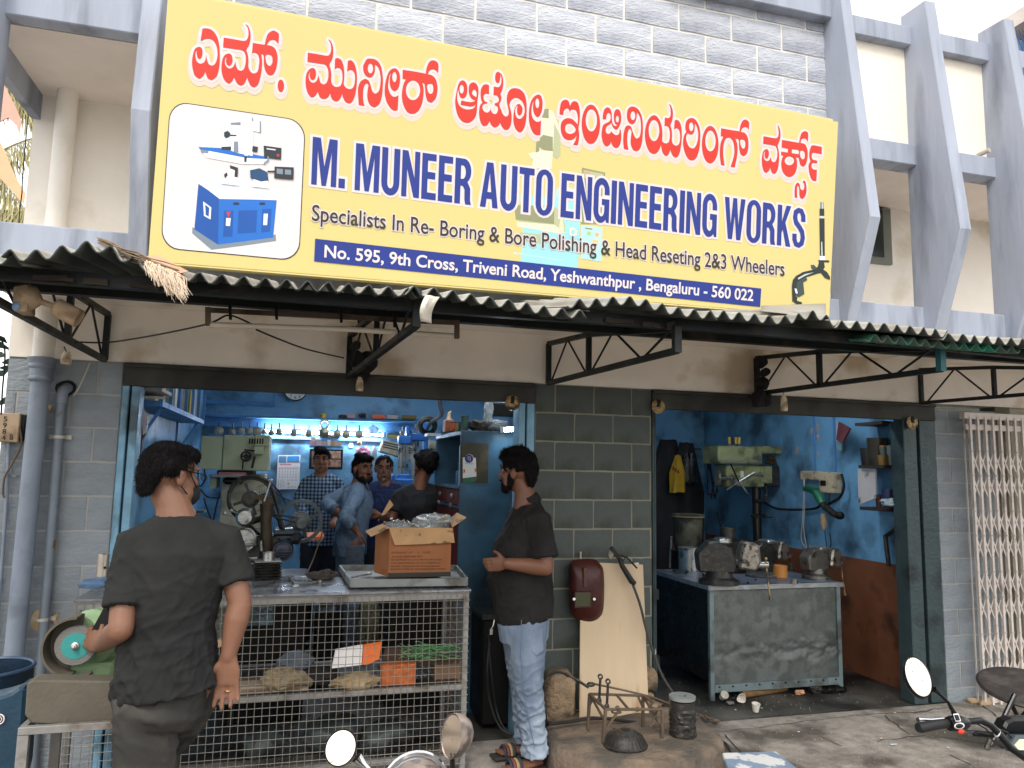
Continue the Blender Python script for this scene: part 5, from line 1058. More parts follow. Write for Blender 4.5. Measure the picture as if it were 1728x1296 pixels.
for i, (x, y) in enumerate(((369,727),(392,729),(407,727),(421,728),(434,728),(446,729),(458,730),(471,729),(496,731),(521,732),(569,732),(584,733),(606,733))):
 c = P(x, y, Y=YB-.20); k = px(x, y, YB-.2); r_ = (8.5, 6.5, 6.5, 7, 8.5, 4, 5.5, 6, 6.5, 6.5, 7, 7, 7)[i]*k
 t = thing('engine_disc', 'round engine disc hanging '+('first', 'second', 'third', 'fourth', 'fifth', 'sixth', 'seventh', 'eighth', 'ninth', 'tenth', 'eleventh', 'twelfth', 'thirteenth')[i]+' from the left in the row on the blue ledge', 'engine part', c, 'engine discs hanging in a row from the ledge')
 mk('disc', MB().lathe([(r_, 0), (r_, .008), (r_*.8, .02), (r_*.5, .022), (r_*.5, .034), (r_*.2, .036), (r_*.2, .05), (0.001, .05)], c, (0, -1, 0), 20), m_vsil, t)
 mk('hook', MB().cyl(c+V((0, -.005, r_*.6)), c+V((0, .0, 16*k)), .008, 6), m_cast, t)
c = P(548, 722, Y=YB-.2); k = px(548, 722, YB-.2)
t = thing('clutch_ring', 'toothed ring over a round disc hanging in the middle of the row of discs', 'engine part', c)
mk('ring', MB().torus(P(548, 716, Y=YB-.2), 'y', 7*k, 1.8*k, 20, 6), m_vsil, t); mk('disc', MB().lathe([(9*k, 0), (9*k, .01), (5*k, .02), (2*k, .03)], P(547, 731, Y=YB-.2), (0, -1, 0), 20), m_vsil, t)
solo('plastic_bag', crumple(P(630, 727, Y=YB-.2), (.055, .04, .085), 77, .3), mat('milky_plastic', (190, 200, 206), .3, alpha=.7), 'milky plastic bag hanging at the right end of the row of discs', 'bag')
led = [((508,706),(512,699),(514,706),'small dark bolt on the blue ledge','bolt','box',(70,66,60),4,6),]
def small(x, y, w_, h_, col, lb, cat, Y=YB-.06, kind='box', name='ledge_item', dep=.06):
 k = px(x, y, Y); c = P(x, y, Y=Y); m_ = mat('item_%d_%d_%d' % col, col, .5, var=.12)
 c.z = max(c.z, a.z+.012) if Y > YB-.1 and cat != 'notice' and kind != 'free' else c.z
 if kind == 'can': mb = MB().lathe([(w_*k/2, 0), (w_*k/2, h_*k*.9), (w_*k/2*.9, h_*k), (w_*k/2*.4, h_*k)], c, 'z', 14); return solo(name, mb, m_, lb, cat)
 if kind == 'lump': return solo(name, crumple(c+V((0, 0, h_*k/2)), (w_*k/2, .05, h_*k/2), x, .35), m_, lb, cat)
 return solo(name, MB().box((c.x-w_*k/2, Y-dep/2, c.z), (c.x+w_*k/2, Y+dep/2, c.z+h_*k)), m_, lb, cat, smooth=0, bevel=.003)
small(546, 706, 10, 8, (210, 180, 60), 'small yellow and black tin on the blue ledge', 'tin', kind='can', name='tin')
small(579, 707, 15, 8, (70, 66, 60), 'dark oily part on the blue ledge right of the yellow tin', 'engine part', kind='lump', name='engine_part')
small(592, 706, 14, 8, (180, 150, 150), 'pinkish packet on the blue ledge', 'packet', name='packet')
small(612, 706, 12, 10, (60, 56, 52), 'dark round engine part on the blue ledge beside the pink packet', 'engine part', kind='lump', name='engine_part')
small(639, 707, 20, 7, (214, 92, 44), 'orange red box on the blue ledge', 'box', name='small_box')
small(662, 707, 18, 6, (190, 184, 176), 'white paper packet on the blue ledge right of the orange box', 'packet', name='packet')
small(690, 707, 24, 6, (110, 96, 44), 'flat olive packet at the right end of the blue ledge', 'packet', name='packet')
# clock, calendar, monitor, boxes, notices
ck = thing('wall_clock', 'round white wall clock mostly hidden behind the shutter rail', 'clock', P(499, 658, Y=YB-.03)); k = px(499, 660, YB-.03)
cc = P(499, 657, Y=YB-.03)
mk('rim', MB().lathe2([(19*k, 0), (21*k, 0), (21*k, .04), (19*k, .04)], cc, (0, -1, 0), 32), m_cast, ck); mk('face', MB().cyl(cc, cc+V((0, -.03, 0)), 19.2*k, 32), mat('clock_white', (226, 226, 222), .5, var=.02), ck)
nm = MB()
for h_ in (5, 6, 7):
 a_ = R(90-30*h_); p = cc+V((math.cos(a_)*14.5*k, -.0315, math.sin(a_)*14.5*k)); s_ = 2.6*k
 text_quad(nm, str(h_), p+V((-s_*.6, 0, s_)), p+V((s_*.6, 0, s_)), p+V((s_*.6, 0, -s_)), p+V((-s_*.6, 0, -s_)))
mk('numerals', nm, m_dark, ck, smooth=0, fixn=False)
cal = thing('wall_calendar', 'white wall calendar with a blue and red picture strip and date columns', 'calendar', P(487, 827, Y=YB-.02))
q4 = [(469,768),(507,768),(505,825),(466,826)]
mk('sheet', MB().prism(pl(q4, YB-.03), (0, .02, 0)), mat('calendar_white', (232, 230, 230), .6, var=.02), cal, smooth=0)
cm = {}
def cq(u0, v0, u1, v1, col):
 def pt_(u, v_): x = (469+(507-469)*u)*(1-v_)+(466+(505-466)*u)*v_; y = 768+58*v_; return P(x, y, Y=YB-.0315)
 cm.setdefault(col, MB()).poly([pt_(u0, v0), pt_(u1, v0), pt_(u1, v1), pt_(u0, v1)])
cq(.05, .03, .38, .22, (90, 140, 180)); cq(.42, .03, .95, .20, (60, 150, 214)); cq(.42, .16, .95, .21, (190, 60, 50)); cq(.1, .26, .6, .285, (190, 90, 100)); cq(.05, .37, .93, .385, (170, 60, 60))
for r_ in range(6):
 for c_ in range(7): cq(.09+c_*.12, .42+r_*.045, .13+c_*.12, .436+r_*.045, (150, 120, 130))
for r_ in range(5):
 for c_ in range(3): cq(.07+c_*.1, .72+r_*.045, .11+c_*.1, .735+r_*.045, (150, 120, 130))
for c_ in range(3): cq(.45+c_*.17, .72, .56+c_*.17, .735, (120, 140, 190)); cq(.5+c_*.14, .92, .58+c_*.14, .935, (90, 90, 100))
cq(.48, .80, .56, .86, (200, 190, 60))
for col, mb in cm.items(): mk('print', mb, mat('cal_%d_%d_%d' % col, col, .6, var=0, bump=0), cal, smooth=0, fixn=False)
mon = thing('monitor', 'black monitor with a four way camera picture on the back wall', 'monitor', P(550, 792, Y=YB-.15))
mb = MB(); pbox(mb, 522, 758, 578.5, 792, YB-.16, .06); mk('case', mb, m_blk, mon, smooth=0, bevel=.004)
for i, (x0, y0, x1, y1, c1_, c2_) in enumerate(((526,761,549,774,(120,96,84),(60,64,72)),(551,761,575,774,(150,126,110),(80,72,66)),(526,775.5,549,788,(90,84,84),(140,110,96)),(551,775.5,575,788,(130,104,90),(70,64,62)))):
 mb = MB(); pbox(mb, x0, y0, x1, y1, YB-.163, .002)
 mk('picture', mb, mat('cctv_%d' % i, c1_, .3, var=.3, vs=28, bump=0, dirt=c2_, ds=22, dt=.5, emit=c1_, es=.25), mon, smooth=0)
sh = MB(); pbox(sh, 522, 752.5, 580, 756, YB-.14, .13); solo('monitor_shelf', sh, m_bluel, 'thin blue shelf above the monitor', 'shelf', smooth=0)
yb_ = P(550, 752, Y=YB-.12).z
for i, (x, w_, h_, col) in enumerate(((528, 9, 8, (214, 150, 150)), (528, 8, 7, (220, 216, 214)), (538, 9, 11, (216, 190, 186)), (547, 7, 7, (206, 170, 150)), (555, 5, 10, (226, 222, 214)), (561, 6, 8, (206, 150, 80)), (567, 5, 9, (190, 180, 170)), (573, 5, 8, (214, 180, 120)))):
 k = px(x, 748, YB-.12); c = P(x, 750, Y=YB-.12); z0_ = yb_+(0 if i != 1 else 8.2*k)
 solo('parts_box', MB().box((c.x-w_*k/2, YB-.15, z0_), (c.x+w_*k/2, YB-.08, z0_+h_*k)), mat('pbox_%d' % i, col, .6, var=.15), ('pink carton at the left end above the monitor', 'white carton stacked on the pink one above the monitor', 'tall pale pink carton above the monitor, second from the left', 'small peach carton in the middle above the monitor', 'narrow upright white carton above the monitor', 'small orange yellow carton above the monitor', 'greyish narrow carton second from the right above the monitor', 'yellowish carton at the right end above the monitor')[i], 'carton', group='small cartons above the monitor', smooth=0)
mb = MB(); pbox(mb, 589, 747, 596, 755, YB-.004, .003); solo('paper_note', mb, mat('calendar_white', (232, 230, 230)), 'tiny white note on the blue back wall right of the monitor', 'note', smooth=0)
mb = MB(); pbox(mb, 540, 735, 573, 739, YB-.1, .09); solo('dark_strip', mb, m_cast, 'narrow dark shelf strip under the tube light above the cartons', 'shelf', smooth=0)
pinkc = thing('pink_cloth', 'pink cloth hanging from a round knob on the back wall', 'cloth', P(612, 775, Y=YB-.1))
mb = MB(); pts = [(606,750),(612,752),(616,760),(622,762),(626,775),(604,776),(600,768),(606,760)]; pprism(mb, pts, YB-.10, .05)
mk('cloth', MB(). add(*( (lambda c: ([p for p in c.v], c.f))(crumple(P(613, 765, Y=YB-.1), (.075, .04, .10), 5, .4)))), mat('pink_fabric', (206, 138, 168), .8, var=.2, vs=14, bump=.5), pinkc)
mk('knob', MB().ball(P(607, 748, Y=YB-.12), .028, 12, 8), mat('cream_bakelite', (206, 188, 160)), pinkc)
solo('plastic_bag', crumple(P(631, 772, Y=YB-.1), (.035, .03, .14), 15, .3), mat('milky_plastic', (190, 200, 206)), 'milky bag hanging right of the pink cloth', 'bag')
# pale green machine at the left
m_pg = mat('pale_green_machine', (176, 184, 150), .4, .1, var=.08, vs=4, bump=.12, dirt=(140, 144, 118), ds=4, dt=.62)
gm = thing('green_machine', 'pale green cylinder grinding machine behind the workman at the left', 'machine', P(400, 1000, Y=2.6))
GY2 = 2.4
def gp(name, r4, Y=GY2, dep=.4, m_=m_pg, par=gm, bev=.006):
 mb = MB(); pbox(mb, *r4, Y, dep); return mk(name, mb, m_, par, smooth=0, bevel=bev)
gp('left_cabinet', (338, 736, 375, 792)); gp('head', (376, 735, 454, 794), GY2-.002, .4); gp('head_top', (430, 734, 455, 753), GY2-.05, .44)
for i in range(6): gp('vent', (420+i*4.4, 740, 422.6+i*4.4, 749), GY2-.054, .004, m_blk, gm, 0)
gp('side_block', (428, 753, 444, 767), GY2-.1, .1); gp('column', (366, 800, 440, 1090), GY2+.1, .35, mat('cream_machine', (196, 190, 164), .45, var=.1, dirt=(150, 144, 120), ds=4)); gp('table', (352, 801, 435, 806), GY2-.25, .6, m_steelp); gp('slide', (366, 794, 428, 801), GY2-.1, .4, m_blk); gp('cabinet_foot', (354, 806, 366, 824), GY2, .3)
gp('red_cloth', (369, 797, 415, 801), GY2-.12, .02, mat('pink_red_cloth', (186, 110, 116), .9), gm, 0)
c = P(415, 770, Y=GY2-.12); k = px(415, 770, GY2)
mk('hand_wheel', MB().torus(c, 'y', 8*k, 1.4*k, 24, 6).bar(c-V((8*k, 0, 0)), c+V((8*k, 0, 0)), .012).bar(c-V((0, 0, 8*k)), c+V((0, 0, 8*k)), .012).cyl(c-V((0, .02, 0)), c+V((0, .1, 0)), .02, 10), m_blk, gm)
mk('lever', MB().bar(P(409, 792, Y=GY2-.1), P(410, 778, Y=GY2-.1), .012).bar(P(425, 790, Y=GY2-.1), P(430, 770, Y=GY2-.1), .02).bar(P(412, 759, Y=GY2-.1), P(430, 761, Y=GY2-.1), .014), m_blk, gm, smooth=0)
mk('lower_drum', MB().box((P(378, 806, Y=GY2-.1).x, GY2-.2, P(390, 817, Y=GY2-.2).z), (P(412, 806, Y=GY2-.1).x, GY2, P(390, 806, Y=GY2-.2).z)), m_blk, gm, smooth=0, bevel=.02)
# belt driven valve machine
bm_ = thing('belt_machine', 'dark belt driven bench machine with two big belt pulleys, wire guard and ball levers', 'machine', P(440, 1060, Y=.9))
MY = .95; km = px(430, 880, MY)
def wheel(par, x, y, ro, ri, Y, steps, m_, tilt=0):
 c = P(x, y, Y=Y); k = px(x, y, Y)
 o = mk('pulley', MB().lathe2([(ri*k, -.02), (ro*k, -.02), (ro*k, -.012), (ro*k-.006, 0), (ro*k, .012), (ro*k, .02), (ri*k, .02)], c, 'y', 40), m_, par)
 pr = []
 for i, r_ in enumerate(steps): pr += [(r_*k, -.02-.022*i), (r_*k, -.04-.022*i)]
 mk('step_cone', MB().lathe([(steps[0]*k, .03)]+pr, c, (0, -1, 0) if 0 else (0, 1, 0), 32), m_, par)
 return c, k
m_wheel = mat('worn_pulley', (62, 68, 70), .35, .6, var=.2, vs=10, bump=.2, dirt=(90, 92, 90), ds=8, dt=.6)
wheel(bm_, 423, 842, 40, 34, MY, [15, 12, 9], m_cast)
wheel(bm_, 507, 879, 38, 32, MY, [17, 14, 11, 8], m_wheel)
for (x, y) in ((507, 879), (423, 842)):
 c = P(x, y, Y=MY); k = px(x, y, MY)
 for a_ in (20, 110, 200, 290): mk('spoke', MB().bar(c, c+V((math.cos(R(a_))*30*k, 0, math.sin(R(a_))*30*k)), .03, .02), m_cast, bm_, smooth=0)
mk('hub_motor', MB().cyl(P(509, 883, Y=MY-.22), P(508, 882, Y=MY-.1), 9*km, 20), m_wheel, bm_)
# guard rim: band that runs from big wheel down to the lower shaft
rim = [(440,806),(425,803),(408,806),(394,815),(387,830),(386,846),(391,860),(402,874),(416,888),(432,903)]
rim2 = [(440,806),(452,812),(460,826),(467,850),(474,878),(480,900)]
for r_ in (rim, rim2): mk('belt_guard', MB().tube(pl(r_, MY-.10), .014, 6), m_cast, bm_)
mk('belt', MB().tube(pl([(395,862),(420,885),(440,904)], MY-.06), .012, 6).tube(pl([(455,850),(470,880),(478,902)], MY-.05), .009, 6).tube(pl([(420,885),(440,878),(462,868)], MY-.05), .011, 6), m_rub, bm_)
mk('belt', MB().cyl(P(460, 868, Y=MY-.12), P(505, 874, Y=MY-.08), .007, 6).cyl(P(462, 872, Y=MY-.12), P(508, 884, Y=MY-.08), .007, 6), m_rub, bm_)
wg = MB()
for i in range(9):
 wg.cyl(P(436+i*3.2, 808+i*4, Y=MY-.02), P(444+i*3.6, 900, Y=MY-.02), .0016, 3); wg.cyl(P(432, 812+i*10, Y=MY-.02), P(452+i*3, 806+i*11, Y=MY-.02), .0016, 3)
tag(mk('wire_guard', wg, m_cast, bm_, smooth=0), kind='stuff')
mk('column', MB().tube(pl([(451,962),(450,930),(449,880),(451,850)], MY-.16), [.05, .045, .036, .05], 12), mat('rusty_cast', (74, 64, 50), .55, .5, var=.25, vs=10, bump=.4), bm_)
mk('yoke', MB().bar(P(443, 850, Y=MY-.16), P(460, 843, Y=MY-.16), .05, .05).bar(P(430, 838, Y=MY-.16), P(452, 842, Y=MY-.16), .03, .03), mat('rusty_cast', (74, 64, 50)), bm_, smooth=0)
def lever(a_, b_, Y, br=6):
 p, q_ = P(*a_, Y=Y), P(*b_, Y=Y); mk('lever', MB().cyl(p, q_, .006, 6).ball(q_, br*km*.9, 12, 8), m_steel if br < 6 else m_cast, bm_)
lever((446,846), (457,811), MY-.2, 4); lever((394,872), (379,866), MY-.2, 4); lever((400,866), (390,862), MY-.15, 3.5)
c = P(411, 911, Y=MY-.25); k = px(411, 911, MY-.25)
mk('hand_wheel', MB().torus(c, (0.1, -1, 0), 20*k, 2.2*k, 36, 8).cyl(c+V((0, .03, 0)), c+V((0, .06, 0)), 18*k, 28).cyl(c, c+V((0, .06, 0)), 4*k, 12), m_steel, bm_)
mk('chuck', MB().lathe([(10*k, 0), (15*k, .02), (17*k, .06), (12*k, .1)], P(415, 872, Y=MY-.1), (0, -1, 0), 20), m_steel, bm_)
mk('feed_rod', MB().cyl(P(407, 921, Y=MY-.25), P(432, 919, Y=MY-.25), .012, 8).cyl(P(408, 943, Y=MY-.25), P(434, 942, Y=MY-.25), .013, 8).cyl(P(405, 951, Y=MY-.22), P(432, 951, Y=MY-.22), .008, 8).cyl(P(440, 912, Y=MY-.25), P(441, 930, Y=MY-.25), .01, 8), m_steel, bm_)
mb = MB(); pbox(mb, 395, 905, 470, 975, MY-.15, .35); mk('bed', mb, m_cast, bm_, smooth=0, bevel=.01)
mb = MB(); pbox(mb, 462, 895, 505, 902, MY-.15, .3); pbox(mb, 466, 904, 500, 909, MY-.15, .3); mk('slide', mb, m_wheel, bm_, smooth=0, bevel=.004)
c = P(477, 931, Y=MY-.35); k = px(477, 931, MY-.35)
mk('motor', MB().lathe([(10*k, 0), (17*k, .01), (18*k, .03), (18*k, .17), (14*k, .2)], c, 'y', 28), mat('navy_motor', (40, 42, 58), .35, .4, var=.15), bm_)
mk('motor_grille', MB().lathe2([(14.5*k, -.006), (16.5*k, -.006), (16.5*k, .004), (14.5*k, .004)], c, 'y', 28).bar(c+V((-12*k, -.004, 5*k)), c+V((12*k, -.004, 5*k)), .004).bar(c+V((-14*k, -.004, 0)), c+V((14*k, -.004, 0)), .004).bar(c+V((-12*k, -.004, -5*k)), c+V((12*k, -.004, -5*k)), .004).bar(c+V((-8*k, -.004, -9*k)), c+V((8*k, -.004, -9*k)), .004), m_wheel, bm_)
mk('motor_bracket', MB().bar(P(503, 902, Y=MY-.2), P(497, 915, Y=MY-.25), .05, .04), m_wheel, bm_, smooth=0)
mb = MB().box((P(392, 980, Y=.8).x, .62, 0), (P(520, 980, Y=.8).x, 1.25, P(450, 978, Y=.7).z)); solo('machine_bench', mb, m_blk, 'black steel bench carrying the belt driven machine', 'bench', smooth=0, bevel=.006)
mb = MB(); pbox(mb, 415, 1003, 462, 1056, .55, .08); solo('gauge_panel', mb, mat('glossy_dark_panel', (110, 130, 136), .2, .5, var=.5, vs=14, bump=.5), 'scratched grey panel under the bench seen through the mesh', 'panel', smooth=0, bevel=.004)
solo('orange_tray', MB().prism(pl([(518,906),(547,905),(545,911),(520,912)], 1.1), (0, .3, .01)), mat('orange_packet', (224, 112, 50)), 'small orange tray beside the second pulley', 'tray', smooth=0)
cable([P(546, 893, Y=1.0), P(530, 940, Y=.9), P(518, 967, Y=.6)], .005, 'thin brown rod leaning from the orange tray to the counter', 'rod', m_=mat('brown_cable', (96, 78, 62)))
# blue twin column press and striped machine
m_pbl = mat('press_blue', (50, 110, 184), .35, .2, var=.12, vs=8, bump=.15)
pr_ = thing('boring_press', 'blue double column boring press with steel posts behind the men', 'machine', P(700, 1000, Y=3.4)); PY = 3.35
for (x, y0, y1, w_) in ((677, 748, 812, 9), (699, 745, 812, 7.5), (706, 715, 812, 4)):
 k = px(x, 770, PY); mk('post', MB().cyl(P(x, y0, Y=PY), P(x-2, y1, Y=PY), w_*k/2, 16), m_steel, pr_)
for r4 in ((673, 735, 694, 750), (696, 731, 721, 744), (672, 800, 693, 812), (716, 730, 723, 768), (686, 719, 692, 736), (712, 712, 720, 731)):
 mb = MB(); pbox(mb, *r4, PY-.06, .14); mk('block', mb, m_pbl, pr_, smooth=0, bevel=.01)
for (x, y0, y1) in ((677, 727, 735), (702, 716, 731), (681, 720, 790), (693, 724, 735), (687, 750, 800)): mk('rod', MB().cyl(P(x, y0, Y=PY-.03), P(x, y1, Y=PY-.03), .014, 8), m_steel, pr_)
mb = MB(); pbox(mb, 664, 808, 700, 900, PY-.1, .4); pbox(mb, 660, 801, 666, 880, PY-.1, .3); mk('base', mb, m_pbl, pr_, smooth=0, bevel=.01)
stp = thing('striped_machine', 'cream machine hood with three dark stripes leaning behind the blue press', 'machine', P(670, 770, Y=3.9))
mb = MB(); pprism(mb, [(647,742),(700,754),(697,778),(640,762)], 3.8, .2); mk('hood', mb, mat('cream_machine', (196, 190, 164)), stp, smooth=0, bevel=.01)
for i in range(3):
 mb = MB(); pprism(mb, [(648-i, 745+i*4), (699, 757+i*4), (699, 758.6+i*4), (648-i, 746.6+i*4)], 3.795, .004); mk('stripe', mb, m_blk, stp, smooth=0)
mb = MB(); pprism(mb, [(723,742),(742,746),(741,766),(724,762)], 3.8, .15); mk('side_hood', mb, mat('cream_machine', (196, 190, 164)), stp, smooth=0, bevel=.01)
for i in range(2):
 mb = MB(); pprism(mb, [(726, 756+i*3.5), (740, 759+i*3.5), (740, 760.5+i*3.5), (726, 757.5+i*3.5)], 3.795, .004); mk('stripe', mb, m_blk, stp, smooth=0)
mb = MB(); pprism(mb, [(655,742-16),(700,745-16),(700,760-16),(652,756-16)], 3.95, .02)
mb = MB(); pprism(mb, [(653,733),(676,734),(676,742),(652,741)], YB-.01, .006); solo('wall_picture', mb, mat('faded_picture', (150, 140, 84), .5, var=.4, vs=12), 'small faded picture in a frame behind the blue press', 'picture', smooth=0)
cable([P(720, 725, Y=3), P(728, 712, Y=2.6), P(745, 700, Y=2.2), P(742, 680, Y=2.2), P(745, 660, Y=2.2)], .018, 'thick grey hose climbing beside the cabinet in the left shop', 'hose', m_=mat('grey_hose', (90, 92, 88), .6))
t = thing('rope_coil', 'coiled rope and hooks hanging above the blue press', 'rope', P(722, 722, Y=2.8))
mk('coil', MB().torus(P(722, 718, Y=2.8), 'y', .075, .025, 22, 7).torus(P(721, 720, Y=2.78), 'y', .07, .02, 22, 7), m_cast, t)
bs = MB(); pbox(bs, 722, 731, 744, 736, 2.3, .2); solo('side_shelf', bs, mat('white_batten', (220, 224, 226)), 'small white edged shelf left of the cabinet in the left shop', 'shelf', smooth=0)
# cabinet on the right
CYF = .50
cab = thing('steel_cabinet', 'tall blue steel cabinet with open shelves facing left in the wide shop', 'cabinet', (1.55, CYF, 0))
cxa = P(775, 850, Y=CYF).x; cxb = 2.18; ctop = P(800, 727, Y=CYF).z; cbk = 1.55
m_cab = mat('cabinet_blue', (60, 98, 122), .45, .2, var=.16, vs=4, bump=.25, bs=24, dirt=(38, 56, 66), ds=2.4, dt=.54, dsoft=.2)
mk('side_panel', MB().box((cxa, CYF, .0), (cxb, CYF+.02, ctop)), m_cab, cab, smooth=0, bevel=.003)
mk('top_panel', MB().box((cxa, CYF+.021, ctop-.03), (cxb, cbk, ctop)), m_cab, cab, smooth=0, bevel=.003)
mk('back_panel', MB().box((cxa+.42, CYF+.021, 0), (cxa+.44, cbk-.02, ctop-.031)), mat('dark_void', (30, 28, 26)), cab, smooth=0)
mk('end_panel', MB().box((cxa, cbk-.02, 0), (cxa+.44, cbk, ctop-.031)), m_cab, cab, smooth=0)
sh_z = P(770, 822, Y=CYF+.05).z
for z in (sh_z, P(770, 856, Y=CYF+.05).z): mk('shelf', MB().box((cxa+.002, CYF+.021, z-.012), (cxa+.42, cbk-.021, z+.006)), m_cab, cab, smooth=0)
mk('drawer_front', MB().box((cxa+.01, CYF+.022, P(770, 856, Y=CYF).z+.012), (cxa+.03, (CYF+cbk)/2-.01, sh_z-.02)), mat('maroon_panel', (92, 38, 34), .4, var=.15), cab, smooth=0, bevel=.004)
mk('drawer_front', MB().box((cxa+.01, (CYF+cbk)/2+.01, P(770, 856, Y=CYF).z+.012), (cxa+.03, cbk-.022, sh_z-.02)), mat('maroon_panel', (92, 38, 34)), cab, smooth=0, bevel=.004)
mk('lower_front', MB().box((cxa+.01, CYF+.022, .05), (cxa+.03, cbk-.022, P(770, 856, Y=CYF).z-.02)), mat('maroon_panel', (92, 38, 34)), cab, smooth=0, bevel=.004)
for y in (CYF+.28, CYF+.78):
 for z in (sh_z-.07, sh_z-.14): mk('handle', MB().ball((cxa-.002, y+(.03 if z < sh_z-.1 else 0), z), (.012, .03, .02), 10, 6), m_steel, cab)
for i, (y, r_, h_, col, cap_, lb) in enumerate(((.62, .035, .30, (214, 210, 206), (190, 40, 36), 'tall white can with a red top at the front of the open cabinet shelf'), (.72, .04, .24, (196, 60, 44), (200, 196, 190), 'red labelled oil can on the open cabinet shelf'), (.82, .045, .34, (170, 176, 180), (176, 40, 40), 'silver striped oil bottle with a red cap on the open cabinet shelf'), (.95, .04, .12, (70, 110, 140), (60, 60, 60), 'low blue tin deep on the open cabinet shelf'), (.56, .03, .12, (206, 96, 44), (240, 230, 220), 'small orange can at the shelf edge of the cabinet'))):
 t = thing('oil_can', lb, 'can', (cxa+.1, y, sh_z+.006)); c = V((cxa+.1 if i != 4 else cxa+.04, y, sh_z+.007))
 mk('can', MB().lathe([(r_, 0), (r_, h_*.86), (r_*.6, h_*.92), (r_*.5, h_*.93)], c, 'z', 16), mat('can_%d' % i, col, .35, var=.25, vs=20, bump=0), t); mk('cap', MB().cyl(c+V((0, 0, h_*.93)), c+V((0, 0, h_)), r_*.5, 12), mat('cap_%d' % i, cap_, .4), t)
# things standing on top of the cabinet
def topthing(x, w_, h_, col, lb, Y=CYF+.15, shape='can', cat='can', name='oil_can'):
 k = px(x, 720, Y); c = V((P(x, 725, Y=Y).x, Y, ctop+.001)); t = thing(name, lb, cat, c); m_ = mat('top_%d_%d_%d' % col, col, .5, var=.2, vs=16, dirt=tuple(int(v*.6) for v in col), ds=12, dt=.55)
 if shape == 'can': mk('body', MB().lathe([(w_*k/2, 0), (w_*k/2, h_*k), (w_*k/2*.92, h_*k), (w_*k/2*.9, h_*k*.96)], c, 'z', 18), m_, t); mk('rim', MB().torus(c+V((0, 0, h_*k)), 'z', w_*k/2, .004, 18, 5), m_cast, t)
 else:
  mk('body', MB().box(c-V((w_*k/2, .05, 0)), c+V((w_*k/2, .05, h_*k))), m_, t, smooth=0, bevel=.005); mk('spout', MB().tube([c+V((0, 0, h_*k)), c+V((0, 0, h_*k+.05)), c+V((.015, 0, h_*k+.06))], [.02, .012, .008], 8), mat('cream_bakelite', (206, 188, 160)), t)
topthing(757, 16, 20, (150, 96, 72), 'square orange tin with a pump top on the cabinet', shape='sq', Y=CYF+.3)
topthing(764, 9, 14, (176, 84, 44), 'small brown and orange can on the cabinet front edge', Y=CYF+.12)
topthing(773, 9, 15, (120, 124, 96), 'small olive can between the brown can and the green canister', Y=CYF+.2)
topthing(784, 13, 25, (44, 78, 70), 'dark green canister on top of the cabinet', Y=CYF+.12)
solo('wrapped_parts', crumple(V((P(812, 720, Y=CYF+.15).x, CYF+.15, ctop+.045)), (.09, .07, .05), 31, .45), mat('dark_cloth_b', (58, 52, 48), .8, var=.3, vs=20, bump=.6), 'bundle of dark oily parts on top of the cabinet', 'parts')
solo('plastic_bag', crumple(V((P(838, 720, Y=CYF+.15).x, CYF+.15, ctop+.05)), (.09, .07, .055), 33, .45), mat('clear_plastic_b', (150, 156, 160), .2, var=.3, vs=24, bump=.6, alpha=.75), 'shiny plastic bag of parts on top of the cabinet beside the small lit tube', 'bag')
mb = crumple(P(824, 695, Y=CYF+.1), (.035, .03, .10), 35, .4); solo('hanging_bag', mb, mat('clear_plastic_b', (150, 156, 160)), 'twisted plastic bag hanging above the cabinet', 'bag')
tube_lamp(P(850, 725, Y=CYF-.12), P(871, 724, Y=CYF-.12), 'short glowing end of a tube lamp above the blue cabinet beside the guide rail')
mb = MB(); pbox(mb, 829, 682, 872, 703, .9, .04); solo('wall_board', mb, m_blk, 'black board on the wall above the cabinet near the lock ring', 'board', smooth=0)
ps = thing('payment_poster', 'brown board with a white payment notice stuck to the blue cabinet side', 'poster', P(800, 815, Y=CYF-.005))
mb = MB(); pbox(mb, 779, 748, 824, 815, CYF-.008, .006); mk('board', mb, mat('olive_brown_board', (62, 58, 42), .7, var=.2, vs=8, dirt=(84, 78, 60), ds=6), ps, smooth=0)
mk('notice', MB().prism(pl([(781,772),(785,772),(787,768),(792,766),(797,768),(799,772),(803,773),(804,804),(781,807)], CYF-.011), (0, .002, 0)), mat('notice_white', (212, 212, 206), .5, var=.04), ps, smooth=0)
mk('notice_foot', MB().prism(pl([(781,807),(804,804),(804,810),(800,814),(781,815)], CYF-.0112), (0, .002, 0)), mat('notice_green', (48, 96, 66), .5, var=.1), ps, smooth=0)
c = P(791.5, 774, Y=CYF-.0125); k = px(791, 774, CYF)
mk('roundel', MB().cyl(c, c+V((0, .001, 0)), 7*k, 24), mat('indigo_print', (50, 46, 110), .5, var=0), ps)
tm = MB(); text_quad(tm, 'PhonePe', P(785, 780.5, Y=CYF-.0122), P(800, 781, Y=CYF-.0122), P(800, 783.5, Y=CYF-.0122), P(785, 783, Y=CYF-.0122), off=.02)
g4 = CYF-.0136
for pp_ in ([(788.5,770.5),(794.5,770.5),(794.5,771.7),(788.5,771.7)], [(789.5,771.7),(790.8,771.7),(790.8,775),(793,775),(793,771.7),(794.2,771.7),(794.2,776.2),(789.5,776.2)], [(792.8,776.2),(794.2,776.2),(794.2,779),(792.8,778)]): tm.poly(pl(pp_, g4))
mk('lettering', tm, mat('indigo_print', (50, 46, 110)) if 0 else mat('roundel_mark', (150, 150, 190), .5, var=0), ps, smooth=0, fixn=False)
mk('side_mark', MB().poly(pl([(782,792),(785,792),(785,797),(782,799)], CYF-.0122)).poly(pl([(801,790),(804,790),(804,796),(801,796)], CYF-.0122)), mat('orange_mark', (206, 110, 50), .5), ps, smooth=0, fixn=False)
